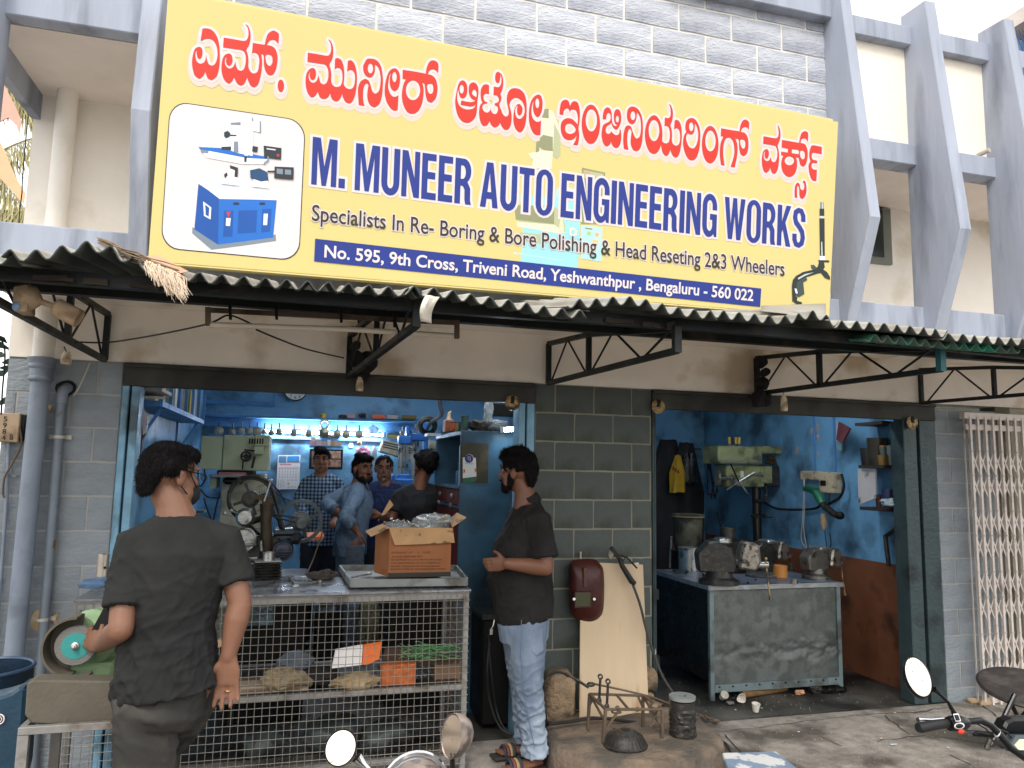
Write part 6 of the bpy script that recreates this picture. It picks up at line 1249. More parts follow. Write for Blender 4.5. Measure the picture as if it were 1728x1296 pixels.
# wall shelf with upright bars on the left wall
wx = -1.09
ws = thing('wall_rack', 'blue wall rack with upright bars and papers on the left wall of the wide shop', 'rack', (-1.0, 1.5, 2.0))
ex = -.90
def onx(x, y, X=ex): return P(x, y, X=X)
A_ = onx(272, 676); B_ = onx(342, 716)
zsh = (A_.z+B_.z)/2; ya, yb2 = A_.y, B_.y
mk('shelf_board', MB().box((wx, ya, zsh-.015), (ex, yb2, zsh+.008)), m_bluel, ws, smooth=0)
mk('front_rail', MB().bar((ex, ya, zsh), (ex, yb2, zsh), .02, .035).bar((ex, ya, zsh+.42), (ex, yb2, zsh+.42), .02, .03).bar((wx, ya, zsh), (ex, ya, zsh), .02, .035), m_bluel, ws, smooth=0)
for i in range(7):
 y = ya+(yb2-ya)*i/6; mk('bar', MB().bar((ex, y, zsh), (ex, y, zsh+.42), .022, .012), m_bluel, ws, smooth=0)
for i in range(9):
 y = ya+.05+(yb2-ya-.1)*i/8; col = [(206, 196, 170), (190, 170, 80), (160, 170, 180), (214, 210, 200), (90, 110, 130)][i % 5]
 mk('file', MB().cbox((ex-.06, y, zsh+.12+.03*(i % 3)), (.05, .10, .22+.05*(i % 3)), 0, .06*(i % 3-1)), mat('file_%d' % (i % 5), col, .7, var=.2), ws, smooth=0)
for y in (ya+.15, yb2-.2): mk('bracket_arm', MB().bar((wx+.01, y, zsh-.30), (ex-.02, y, zsh-.02), .018).bar((wx+.01, y, zsh-.32), (wx+.01, y, zsh), .018), m_bluel, ws, smooth=0)
mk('loose_papers', MB().cbox((-.97, ya-.12, zsh+.03), (.2, .22, .012), .3, .1).cbox((-.93, ya-.15, zsh+.06), (.18, .16, .02), -.2, -.1), mat('paper_bits', (196, 190, 186), .7), ws, smooth=0)
mk('red_paper', MB().cbox((-.95, ya-.1, zsh+.09), (.14, .2, .02), .2, .1), mat('red_paper_b', (170, 60, 46), .7), ws, smooth=0)
nb = MB(); nb.prism([P(232,686,Y=.16), P(238,681,Y=.16), P(240,690,Y=.16), P(248,712,Y=.17), P(245,732,Y=.18), P(240,742,Y=.18), P(234,797,Y=.2), P(216,796,Y=.18), P(222,735,Y=.16), P(228,700,Y=.16)], (0, .05, 0))
hp = thing('hanging_papers', 'dark sheaf of papers in a pouch hanging just inside the left guide rail', 'papers', P(230, 797, Y=.18))
mk('pouch', nb, mat('dark_pouch', (44, 42, 46), .4, var=.4, vs=14, dirt=(96, 50, 54), ds=10), hp, smooth=0, bevel=.004)
mk('paper', MB().prism([P(238,683,Y=.15), P(241,682,Y=.15), P(249,710,Y=.15), P(246,716,Y=.15), P(246,730,Y=.15), P(241,734,Y=.15)], (0, .006, 0)), mat('pinkish_paper', (190, 180, 186), .7), hp, smooth=0)
sc3 = MB(); pbox(sc3, 318, 862, 344, 866, 2.8, .2); solo('glass_shelf', sc3, m_steelp, 'small pale shelf on the left wall behind the masked man', 'shelf', smooth=0)
for i, pts in enumerate(([(345,792),(346,810),(336,820),(334,790)], [(338,825),(350,838),(368,840),(380,836)], [(372,830),(366,850),(360,880),(358,900)], [(344,840),(350,860),(358,880)], [(446,800),(458,815),(470,828),(482,850)], [(452,815),(470,835),(490,845),(502,848)])):
 cable([P(x, y, Y=3.2 if i < 4 else 4.1) for x, y in pts], .008, ('black cable drooping from the green machine, upper one', 'black cable looping under the green machine to the right', 'black cable falling down the side of the green machine', 'short black cable low behind the masked man', 'thin black cable falling behind the calendar, left one', 'thin black cable sagging below the calendar, right one')[i])
mb = MB(); pbox(mb, 455, 1075, 560, 1200, 2.8, .3)
solo('dark_stool', MB().box((.15, 1.9, 0), (.5, 2.2, .45)), m_blk, 'black steel box standing on the shop floor behind the counter', 'box', smooth=0, bevel=.01)
solo('pale_sack', crumple((P(625, 1040, Y=1.7).x, 1.7, .35), (.10, .1, .35), 90, .2), mat('pale_sack_cloth', (120, 116, 90), .9, var=.25, bump=.5), 'pale standing sack beside the legs of the leaning man', 'sack')
solo('black_cupboard', MB().box((.62, .75, 0), (1.2, 1.3, .86)), m_blk, 'black low cupboard behind the right part of the counter', 'cupboard', smooth=0, bevel=.008)
# black speaker-like box right of the man in jeans
bc = thing('welding_set', 'low dark welding transformer behind the man in jeans', 'welder', (1.2, .3, 0))
mb = MB().box((P(815, 1100, Y=.15).x, .15, .03), (P(870, 1100, Y=.15).x+.1, .6, P(840, 1045, Y=.15).z)); mk('case', mb, m_blk, bc, smooth=0, bevel=.01)
mk('lid', MB().box((P(815, 1100, Y=.15).x-.01, .14, P(840, 1045, Y=.15).z+.001), (P(870, 1100, Y=.15).x+.11, .61, P(840, 1045, Y=.15).z+.03)), m_cast, bc, smooth=0)
cable([P(826, 1084, Y=.05), P(822, 1130, Y=.0), P(826, 1180, Y=.0), P(845, 1228, Y=-.1), P(880, 1240, Y=-.15), P(915, 1228, Y=-.1)], .007, 'black welding cable looping down from the transformer, outer loop')
cable([P(824, 1070, Y=.08), P(828, 1130, Y=.0), P(838, 1200, Y=.0), P(858, 1236, Y=-.1), P(890, 1238, Y=-.12)], .007, 'black welding cable looping down from the transformer, inner loop')
# ---------------- centre pier: board, mask, holder, platform ----------------
m_rock = mat('rough_rock', (152, 130, 104), .95, var=.3, vs=9, bump=1, bs=34, bd=.03, dirt=(84, 76, 64), ds=4, dt=.55)
PZ = .14
g_ = lambda x, y: tuple(P(x, y, Z=PZ))[:2]
pf = MB(); random.seed(21)
edge = [g_(925,1215), g_(960,1200), g_(1010,1195), g_(1100,1190), g_(1165,1195), g_(1200,1222), g_(1222,1248), g_(1205,1266), g_(1130,1286), g_(1030,1284), g_(955,1272), g_(921,1244)]
ctr = V((sum(e[0] for e in edge)/12, sum(e[1] for e in edge)/12, 0))
n_ = len(edge); sm = cr(edge, 4)
vs = []; 
for lv, (sc__, z) in enumerate(((1.0, -.02), (1.03, .06), (.99, PZ-.02), (.93, PZ), (.6, PZ+.006), (.25, PZ+.004))):
 for p in sm:
  d = V((p[0], p[1], 0))-ctr; q_ = ctr+d*sc__*(1+noise.noise(V((p[0]*4, p[1]*4, lv)))*.05); vs.append((q_.x, q_.y, z+noise.noise(V((q_.x*6, q_.y*6, lv)))*.012))
N = len(sm); fs = [(l*N+i, l*N+(i+1) % N, (l+1)*N+(i+1) % N, (l+1)*N+i) for l in range(5) for i in range(N)]+[tuple(range(5*N, 6*N))]
pf.add([V(v_) for v_ in vs], fs)
# bring the slab's visible top to where it stands
solo('stone_slab', pf, mat('slab_stone', (124, 108, 92), .92, var=.25, vs=6, bump=1, bs=36, bd=.018, dirt=(84, 78, 70), ds=5, dt=.5, dsoft=.2), 'flat rough stone slab in front of the centre pier', 'slab')
def rock(x0, y0, x1, y1, Y, dep, lb, seed, m_=m_rock):
 a_, b_ = P(x0, (y0+y1)/2, Y=Y), P(x1, (y0+y1)/2, Y=Y); zt, zb = P((x0+x1)/2, y0, Y=Y).z, P((x0+x1)/2, y1, Y=Y).z
 mb = MB(); n1, n2 = 14, 12; c = V(((a_.x+b_.x)/2, Y+dep/2, (zt+zb)/2)); r_ = V(((b_.x-a_.x)/2, dep/2, (zt-zb)/2)); vs = []
 mb.ball((0, 0, 0), (1, 1, 1), 20, 14)
 for i, p in enumerate(mb.v):
  q_ = V([math.copysign(abs(v_)**.55, v_) for v_ in p]); q_ = q_*(1+noise.noise(p*1.8+V((seed, 0, 0)))*.14+noise.noise(p*5+V((0, seed, 0)))*.05)
  mb.v[i] = c+V((q_.x*r_.x, q_.y*r_.y, q_.z*r_.z))
 return solo('boulder', mb, m_, lb, 'rock')
rock(922, 1140, 978, 1228, -.16, .22, 'large rough beige stone block between the jeans and the plywood board', 3)
rock(1084, 1130, 1113, 1172, -.10, .16, 'upper beige stone at the right foot of the centre pier', 7)
rock(1078, 1172, 1112, 1232, -.14, .18, 'lower broken stone at the right foot of the centre pier', 9)
bd = MB(); A1_, B1_ = P(1008, 948, Y=-.03), P(1086, 952, Y=-.03); C1_, D1_ = P(1096, 1230, Y=-.20), P(978, 1232, Y=-.20)
q4 = [P(978, 1050, Y=-.10), D1_, C1_, P(1087, 1050, Y=-.085), B1_, A1_, P(984, 1000, Y=-.07), P(976, 1020, Y=-.08)]
q4 = [P(978,1232,Y=-.20), P(1096,1232,Y=-.20), P(1085,953,Y=-.03), P(980,948,Y=-.03)]
bd.prism(q4, (0, .012, 0)); solo('plywood_board', bd, mat('bare_plywood', (200, 178, 148), .75, var=.06, vs=3, bump=.15, dirt=(176, 148, 114), ds=3.5, dt=.64, stretch=(3, 1, .6)), 'tall pale plywood board leaning on the centre pier', 'board', smooth=0)
# welding mask
wm_ = thing('welding_mask', 'dark red welding hand mask with a square dark window hung on the pier', 'welding mask', P(990, 1050, Y=-.07))
m_mask = mat('oxblood_fibre', (66, 24, 20), .38, var=.2, vs=6, bump=.2, bs=40, dirt=(52, 22, 20), ds=5)
out = [(975,944),(1000,943),(1013,952),(1019,968),(1019,1020),(1014,1040),(1003,1050),(988,1051),(971,1044),(963,1030),(961,1005),(960,960),(964,948)]
sm = cr(out, 3); cen = (990, 996); mb = MB(); vs = []
for (s_, dy) in ((1.0, -.045), (1.0, -.055), (.8, -.088), (.5, -.105), (.2, -.11)):
 for p in sm: vs.append(P(cen[0]+(p[0]-cen[0])*s_, cen[1]+(p[1]-cen[1])*s_, Y=-.03+dy))
N = len(sm); mb.add(vs, [(l*N+i, l*N+(i+1) % N, (l+1)*N+(i+1) % N, (l+1)*N+i) for l in range(4) for i in range(N)]+[tuple(range(4*N, 5*N))]); mk('shell', mb, m_mask, wm_, smooth=45)
mb = MB(); pbox(mb, 969, 998, 999, 1026, -.152, .03); mk('window_frame', mb, m_mask, wm_, smooth=0, bevel=.003)
mb = MB(); pbox(mb, 971, 1000, 996, 1023, -.156, .006); mk('window', mb, mat('olive_glass', (72, 74, 54), .15, bump=0), wm_, smooth=0)
for x in (969, 1003): mk('clip', MB().cyl(P(x, 1011, Y=-.165), P(x, 1011, Y=-.13), .009, 10), m_steel, wm_)
mb = MB(); pbox(mb, 985, 958, 991, 990, -.150, .03); mk('grip', mb, mat('worn_wood_grip', (92, 62, 48), .7), wm_, smooth=0, bevel=.002)
mk('hook', MB().bar(P(980, 932, Y=-.01), P(980, 944, Y=-.05), .012), mat('cream_bakelite', (206, 188, 160)), wm_, smooth=0)
for x, y in ((964, 957), (962, 952), (1091, 966)):
 k = px(x, y, 0)
solo('mortar_patch', MB().ball(P(1031, 935, Y=.0), (.022, .012, .026), 10, 6).jit(.016, 30), mat('bare_mortar_b', (176, 170, 150), .9, bump=.5), 'chipped pale mortar hole above the plywood board', 'mortar')
solo('paint_chips', MB().ball(P(1074, 951, Y=-.02), (.02, .006, .008), 8, 5).jit(.01, 40).ball(P(1106, 1100, Y=.004), (.004, .006, .03), 6, 5).ball(P(1103, 1030, Y=.004), (.004, .006, .03), 6, 5), mat('chip_white', (204, 196, 182), .8), 'small white paint chips on the right edge of the centre pier', 'paint')
# electrode holder and cable
eh = thing('electrode_holder', 'black welding electrode holder hanging over the top of the plywood board', 'electrode holder', P(1050, 960, Y=-.10))
mk('handle', MB().tube([P(1046, 942, Y=-.09), P(1050, 955, Y=-.10), P(1066, 981, Y=-.12), P(1071, 985, Y=-.12)], [.017, .017, .02, .016], 12), m_rub, eh)
mk('head', MB().bar(P(1031, 923, Y=-.07), P(1048, 947, Y=-.09), .026, .026), m_rub, eh, smooth=0, bevel=.004)
mk('lever', MB().bar(P(1046, 937, Y=-.11), P(1058, 941, Y=-.12), .012).bar(P(1058, 941, Y=-.12), P(1075, 959, Y=-.13), .010), m_blk, eh, smooth=0)
mk('spring', MB().tube(pl([(1044,941),(1050,936),(1056,940),(1050,948)], -.115), .004, 6), m_cast, eh)
cable([P(1067, 984, Y=-.12), P(1080, 1020, Y=-.14), P(1090, 1060, Y=-.16), P(1102, 1100, Y=-.17), P(1120, 1145, Y=-.18), P(1145, 1182, Y=-.2), P(1158, 1202, Y=-.24), P(1175, 1228, Y=-.35), P(1190, 1245, Y=-.4)], .0085, 'thick dark welding cable falling from the holder past the board to the ground', m_=mat('dusty_cable', (62, 62, 58), .6), n=8)
cable([P(925, 1222, Y=-.35), P(960, 1218, Y=-.33), P(1005, 1212, Y=-.33), P(1050, 1216, Y=-.32), P(1095, 1222, Y=-.30)], .009, 'black cable lying across the stone slab behind the steel frame', n=8)
cable([P(915, 1150, Y=-.30), P(925, 1138, Y=-.3), P(945, 1134, Y=-.3), P(960, 1142, Y=-.32)], .007, 'black cable end arching over the large stone block')
cable([P(1197, 1240, Z=.02), P(1225, 1255, Z=.02), P(1238, 1275, Z=.02), P(1260, 1300, Z=.02)], .009, 'grey hose running from the slab to the metal box, left one', m_=mat('dusty_cable', (62, 62, 58)))
cable([P(1180, 1250, Z=.02), P(1205, 1266, Z=.02), P(1225, 1285, Z=.02), P(1235, 1305, Z=.02)], .009, 'grey hose running from the slab to the metal box, right one', m_=mat('dusty_cable', (62, 62, 58)))
# electrode rod, chain
jack = thing('jack_rod', 'long thin steel rod with a clamp head resting across the steel frame', 'rod', P(1050, 1160, Y=-.35))
mk('rod', MB().tube([P(955, 1137, Y=-.42), P(975, 1148, Y=-.42), P(993, 1160, Y=-.42)], .008, 8), m_cast, jack)
mk('rod', MB().tube([P(993, 1152, Y=-.4), P(1050, 1164, Y=-.4), P(1100, 1176, Y=-.4), P(1130, 1188, Y=-.38)], .006, 8), mat('rusty_steel', (104, 90, 76), .6, .5, var=.25), jack)
mk('clamp', MB().ball(P(997, 1155, Y=-.41), (.028, .02, .014), 10, 6), m_cast, jack)
ch = thing('chain', 'short rusty chain trailing from the steel frame to the ground', 'chain', P(1170, 1200, Y=-.35))
for i in range(24):
 t_ = i/23; x, y = 1098+t_*112, 1180+t_*37; c = P(x, y, Y=-.38+.02*t_); mk('link', MB().torus(c, (1, (i % 2)*1.2, .4), .0095, .0035, 10, 5), mat('rusty_steel', (104, 90, 76)), ch)
mk('end_lump', MB().ball(P(1207, 1217, Y=-.36), (.028, .02, .022), 8, 6).jit(.01, 30), mat('rusty_steel', (104, 90, 76)), ch)
# welded steel frame
fr_ = thing('engine_stand', 'small rusty welded steel stand with four legs standing on the slab', 'frame', P(1055, 1230, Y=-.45))
m_rs = mat('rusty_steel', (104, 90, 76))
F = {'a': P(995, 1171, Y=-.42), 'b': P(1085, 1174, Y=-.42), 'c': P(1022, 1197, Y=-.62), 'd': P(1118, 1197, Y=-.62)}
B = {'a': P(992, 1232, Y=-.42), 'b': P(1085, 1226, Y=-.42), 'c': P(1017, 1262, Y=-.62), 'd': P(1117, 1264, Y=-.62)}
for q_ in 'abcd': mk('leg', MB().bar(F[q_], B[q_], .017), m_rs, fr_, smooth=0, bevel=.002)
for p_, q_ in ('ab', 'cd', 'ac', 'bd'): mk('top_rail', MB().bar(F[p_], F[q_], .014), m_rs, fr_, smooth=0, bevel=.002)
for p_, q_ in ((F['a'].lerp(F['b'], .5), F['c'].lerp(F['d'], .4)), (F['a'], B['c'].lerp(F['c'], .7)), (F['b'], B['d'].lerp(F['d'], .5)), (F['c'].lerp(F['d'], .25), B['c'].lerp(F['c'], .45)), (F['b'].lerp(F['a'], .1), B['b'].lerp(F['b'], .6)), (F['d'].lerp(F['b'], .2), F['d'].lerp(F['c'], .2)+V((0, .02, -.1))), (F['a'].lerp(F['b'], .08), B['a'].lerp(F['a'], .62))): mk('brace', MB().bar(p_, q_, .011), m_rs, fr_, smooth=0)
mk('weld_lump', MB().ball(F['d'].lerp(F['b'], .3), (.035, .03, .018), 9, 6).jit(.012, 25).ball(F['c'].lerp(F['d'], .2)+V((0, 0, .01)), (.016, .012, .012), 8, 5).ball(F['c'].lerp(F['d'], .55), (.014, .012, .012), 8, 5).jit(.004, 25), m_rs, fr_)
mk('ring', MB().torus(P(1040, 1201, Y=-.55), 'z', .026, .005, 20, 5), m_rs, fr_)
for i, (x, y0, y1, Y_, lb) in enumerate(((1013, 1142, 1186, -.5, 'connecting rod standing upright on the frame, left and farther one'), (1026, 1150, 1196, -.6, 'connecting rod standing upright on the frame, right and nearer one'))):
 t = thing('connecting_rod', lb, 'engine part', P(x, y1, Y=Y_)); k = px(x, y0, Y_)
 mk('shank', MB().bar(P(x, y0+4, Y=Y_), P(x-2, y1, Y=Y_), .011, .016), m_cast, t, smooth=0, bevel=.002); mk('small_end', MB().lathe2([(2.2*k, -.009), (4.2*k, -.009), (4.2*k, .009), (2.2*k, .009)], P(x, y0, Y=Y_), (.3, 1, 0), 16), m_cast, t)
 mk('big_end', MB().ball(P(x-2, y1-3, Y=Y_), (.016, .012, .022), 10, 7), m_cast, t)
# dome casting, cylinder liner, rods
c = P(1055, 1266, Y=-.66); c.z = PZ+.0; k = px(1055, 1250, -.66)
dm = thing('flywheel_cover', 'dark domed finned casting lying on the slab under the steel frame', 'casting', c)
mk('dome', MB().lathe([(34*k, 0), (35*k, .012), (31*k, .022), (27*k, .05), (16*k, .082), (9*k, .088), (7*k, .086), (6.5*k, .07)], c, 'z', 36), m_cast, dm)
for i in range(28):
 a_ = 2*math.pi*i/28; d = V((math.cos(a_), math.sin(a_), 0)); mk('rib', MB().bar(c+d*32*k+V((0, 0, .02)), c+d*26*k+V((0, 0, .056)), .005, .008), m_cast, dm, smooth=0)
c = P(1152, 1268, Y=-.60); c.z = PZ-.03; k = px(1150, 1240, -.6)
cl_ = thing('cylinder_liner', 'knobbly cast iron cylinder liner standing on end beside the chain', 'engine part', c); H_ = 68*k
mb = MB(); nn, mm = 44, 26; vs = []
for j in range(mm+1):
 for i in range(nn):
  a_ = 2*math.pi*i/nn; z = H_*(.04+.86*j/mm); p = V((math.cos(a_), math.sin(a_), 0)); r_ = 18.5*k+(max(0, noise.noise(V((p.x*4.2, p.y*4.2, z*75)))+.15)*.016 if 3 < j < mm-5 else 0)
  vs.append(c+p*r_+V((0, 0, z)))
mb.add(vs, [(j*nn+i, j*nn+(i+1) % nn, (j+1)*nn+(i+1) % nn, (j+1)*nn+i) for j in range(mm) for i in range(nn)]); mk('knobbly_wall', mb, m_cast, cl_, smooth=60)
mk('foot_flange', MB().cyl(c, c+V((0, 0, H_*.05)), 19.5*k, 30), m_cast, cl_)
mk('top_flange', MB().lathe2([(7*k, H_*.94), (20*k, H_*.93), (20*k, H_), (7*k, H_)], c, 'z', 32), m_steelp, cl_)
mk('bore', MB().cyl(c+V((0, 0, H_*.9)), c+V((0, 0, H_*.94)), 7.5*k, 16), m_blk, cl_)
for i, (a_, b_, r_, lb) in enumerate((((1035,1231),(1130,1236),.009,'long dark steel bar lying on the slab behind the casting, upper one'), ((1075,1240),(1150,1250),.012,'dark steel bar lying on the slab, lower one'), ((1168,1215),(1188,1245),.007,'thin bright rod leaning right of the liner'), ((1180,1256),(1192,1234),.013,'short thick pipe piece right of the liner'), ((1195,1250),(1204,1262),.006,'thin rod end lying at the right edge of the slab'), ((1112,1256),(1128,1236),.008,'short angle bar between the frame and the liner'))):
 solo('steel_bar', MB().cyl(P(*a_, Y=-.42), P(*b_, Y=-.42), r_, 8), m_cast if i != 2 else m_steel, lb, 'steel bar')
mb = MB(); mb.prism([P(1219,1270,Z=.30), P(1310,1268,Z=.30), P(1336,1296,Z=.30)+V((.02, -.05, 0)), P(1222,1300,Z=.30)+V((0, -.05, 0))], (0, 0, -.02))
mbx = thing('metal_box', 'pale blue grey metal box lid with flaking white paint at the bottom edge', 'box', P(1275, 1300, Z=0))
mk('lid', mb, mat('flaky_blue_grey', (124, 142, 164), .5, .1, var=.15, vs=8, bump=.3, dirt=(214, 214, 212), ds=9, dt=.53, dsoft=.04), mbx, smooth=0, bevel=.004)
p0, p1, p2, p3 = P(1221,1271,Z=.28), P(1309,1269,Z=.28), P(1335,1296,Z=.28)+V((.02, -.05, 0)), P(1224,1300,Z=.28)+V((0, -.05, 0))
mk('body', MB().prism([p0, p1, p2, p3], (0, 0, -.28)), m_steelp, mbx, smooth=0)
# ---------------- right shop ----------------
m_tab = mat('perforated_grey_panel', (108, 114, 112), .45, .35, var=.22, vs=7, bump=.9, bs=150, bd=.002, dirt=(88, 93, 90), ds=14, dt=.5, dsoft=.2)
m_tabf = mat('grey_green_frame', (116, 132, 134), .45, .2, var=.12, bump=.2, dirt=(86, 92, 90), ds=6)
tb = thing('vice_table', 'steel work table with a dented perforated front panel in the right shop', 'table', (3.5, .8, 0))
TF = .40; tz_ = .80
X0, X1 = P(1197, 1070, Y=TF).x, P(1419, 1070, Y=TF).x; TB = 1.30; X0b = P(1114, 1000, Y=TB).x
tz_ = P(1300, 988, Y=TF-.01).z
mk('top_sheet', MB().prism([(X0-.01, TF-.02, tz_), (X1+.01, TF-.02, tz_), (X1+.01, TB, tz_), (X0-.01, TB, tz_)], (0, 0, .01)), mat('blue_grey_top', (120, 130, 146), .35, .4, var=.2, vs=5, bump=.2, dirt=(70, 74, 80), ds=5), tb, smooth=0)
mk('edge_strip', MB().box((X0-.012, TF-.026, tz_-.022), (X1+.012, TF-.02, tz_+.012)).box((X0-.018, TF-.02, tz_-.022), (X0-.010, TB, tz_+.012)), mat('nailed_edge', (150, 154, 156), .35, .6, var=.2, vs=20, bump=.4), tb, smooth=0)
pn = MB(); nx, nz = 80, 50; za_, zb_ = P(1300, 1150, Y=TF).z, tz_-.03; vs = []
for j in range(nz+1):
 for i in range(nx+1):
  x = X0+.03+(X1-X0-.06)*i/nx; z = za_+(zb_-za_)*j/nz; t_ = (z-za_)/(zb_-za_)
  dent = math.exp(-((t_-.33)/.10)**2)*(noise.noise(V((x*9, 0, z*14)))*.035+abs(noise.noise(V((x*18, 3, z*34))))*.03)*(0.3+i/nx)
  vs.append((x, TF+.004+dent+noise.noise(V((x*3, 1, z*3)))*.006, z))
pn.add(vs, [(j*(nx+1)+i, j*(nx+1)+i+1, (j+1)*(nx+1)+i+1, (j+1)*(nx+1)+i) for j in range(nz) for i in range(nx)]); mk('front_panel', pn, m_tab, tb, smooth=180, fixn=False)
mk('left_panel', MB().box((X0+.004, TF+.03, .13), (X0+.008, TB-.03, tz_-.02)), mat('dark_side_sheet', (34, 36, 36), .3, .4, var=.2, vs=4, bump=.2), tb, smooth=0)
for x, y in ((X0, TF-.01), (X1-.035, TF-.01), (X0, TB-.035), (X1-.035, TB-.035)): mk('leg', MB().box((x, y, 0), (x+.035, y+.03, tz_-.022)), m_tabf, tb, smooth=0, bevel=.002)
mk('bottom_rail', MB().box((X0+.036, TF-.012, P(1300, 1162, Y=TF).z), (X1-.036, TF-.002, za_+.004)), m_tabf, tb, smooth=0)
for i in range(10): x = X0+.07+(X1-X0-.14)*i/9; mk('bolt', MB().cyl((x, TF-.020, za_-.012), (x, TF-.010, za_-.012), .006, 8), m_blk, tb)
TT = tz_+.012
def ont(x, y): return P(x, y, Z=TT)
def vice(x, y, s_, rot, lb, dark=True):
 c = ont(x, y); m1 = m_cast if dark else mat('worn_vice_steel', (124, 122, 114), .4, .7, var=.2, vs=12, dirt=(66, 62, 56), ds=10); rz = Matrix.Rotation(rot, 3, 'Z')
 t = thing('bench_vice', lb, 'vice', c); W = lambda a, b_, d: c+rz @ V((a*s_, b_*s_, d*s_))
 def bx(n_, p, q_, m_, bev=.006):
  mb = MB().box(p, q_); mb.v = [c+rz @ (v_*s_) for v_ in mb.v]; mk(n_, mb, m_, t, smooth=0, bevel=bev*s_*8)
 mk('swivel_base', MB().lathe([(.085*s_, 0), (.085*s_, .018*s_), (.06*s_, .03*s_), (.05*s_, .06*s_)], c, 'z', 24), m1, t)
 pts = [(-.09, .05), (.06, .05), (.07, .09), (.05, .16), (.0, .185), (-.05, .18), (-.10, .13)]
 mb = MB().prism([W(a, -.045, d) for a, d in pts], rz @ V((0, .09*s_, 0))); mk('fixed_body', mb, m1, t, smooth=0, bevel=.008*s_)
 pts = [(.075, .07), (.15, .06), (.17, .10), (.165, .175), (.10, .185), (.085, .14)]
 mb = MB().prism([W(a, -.05, d) for a, d in pts], rz @ V((0, .10*s_, 0))); mk('moving_jaw', mb, mat('scuffed_jaw', (150, 142, 132), .35, .75, var=.3, vs=30, dirt=(70, 66, 60), ds=24, dt=.58), t, smooth=0, bevel=.01*s_)
 bx('jaw_plate', (-.01, -.055, .172), (.05, .055, .195), m_steel, .001); bx('slide_bar', (-.06, -.025, .07), (.14, .025, .105), m1, .002)
 mk('screw', MB().cyl(W(.15, 0, .085), W(.21, 0, .085), .014*s_, 12), m_steel, t)
 mk('handle', MB().cyl(W(.20, .0, .10), W(.20, 0, .10)+V((.01, -.03, -.27)), .0065, 8).ball(W(.20, 0, .10)+V((.01, -.03, -.27)), .011, 8, 6).ball(W(.20, 0, .11), .014, 8, 6), mat('worn_brass', (170, 146, 104)), t)
vice(1213, 985, 1.75, -.35, 'large black bench vice with a hanging brass handle at the left of the work table')
vice(1290, 962, 1.35, .1, 'middle bench vice with a bright curved jaw behind the orange tin')
vice(1378, 975, 1.3, .12, 'worn grey bench vice at the right end of the work table', False)
pot = ont(1164, 962); k = px(1164, 950, pot.y)
solo('steel_pot', MB().lathe([(16.5*k, 0), (16.5*k, 32*k), (17.5*k, 33*k), (17*k, 34*k), (12*k, 33.4*k)], pot, 'z', 28), m_steel, 'cylindrical steel pot on the back left of the work table', 'pot')
bk = thing('bucket', 'grimy old bucket hanging over the back of the work table', 'bucket', P(1165, 925, Y=1.5))
c = P(1162, 928, Y=1.5); k = px(1162, 900, 1.5)
mk('shell', MB().lathe([(19*k, 0), (22*k, 46*k), (22*k, 48*k), (23.5*k, 50*k), (23.5*k, 54*k), (20*k, 54*k)], c, 'z', 28), mat('grimy_bucket', (78, 78, 62), .8, var=.35, vs=9, bump=.5, dirt=(44, 44, 38), ds=7, dt=.5), bk); mk('rim_band', MB().torus(c+V((0, 0, 50*k)), 'z', 23.5*k, .006, 28, 6), mat('rusty_rim', (130, 110, 84), .7), bk)
solo('bucket_stand', MB().cyl((c.x, c.y, 0), c-V((0, 0, .002)), .16, 20), m_blk, 'black drum standing behind the work table under the bucket', 'drum')
hb_ = thing('brake_drum', 'black drum with a wide rim and a steel collar behind the large vice', 'brake drum', P(1228, 950, Y=1.15))
c = P(1228, 932, Y=1.1); c.z = TT; k = px(1228, 920, 1.1); z1 = P(1228, 914, Y=1.1).z-TT
mk('drum', MB().lathe([(26*k, 0), (26*k, z1-.01), (31*k, z1-.008), (31*k, z1+.012), (28*k, z1+.02), (12*k, z1+.022)], c, 'z', 32), m_blk, hb_); mk('collar', MB().lathe2([(10*k, z1+.022), (11.5*k, z1+.022), (11.5*k, z1+.022+17*k), (10*k, z1+.022+17*k)], c, 'z', 24), m_cast, hb_)
c = ont(1285, 972); k = px(1285, 970, c.y)
solo('steel_plate', MB().lathe([(22*k, 0), (24*k, .012), (20*k, .016), (12*k, .008)], c, 'z', 28), m_steel, 'shiny round steel lid lying between the vices', 'lid')
c = ont(1317, 974); solo('orange_tin', MB().lathe([(10*k, 0), (10*k, 17*k), (9.2*k, 17*k), (9*k, 15*k)], c, 'z', 20), mat('orange_wood_tin', (190, 128, 60), .5, var=.15), 'small orange tin on the work table between the vices', 'tin')
for i, (x, y, r_) in enumerate(((1136, 965, .012), (1156, 968, .018), (1186, 974, .016), (1245, 985, .009), (1262, 985, .008), (1275, 980, .008))):
 solo('small_part', MB().lathe([(r_, 0), (r_, r_*.8), (r_*.5, r_), (r_*.5, r_*1.6)], ont(x, y)+V((0, 0, r_)), (1, .4*i-1, 0), 12), m_cast, ('small dark round part at the back left corner of the table', 'dark bearing lying in front of the steel pot', 'dark cap lying beside the large vice', 'tiny bolt lying near the front edge of the table, left one', 'tiny bolt lying near the front edge of the table, middle one', 'tiny nut lying near the front edge of the table, right one')[i], 'part')
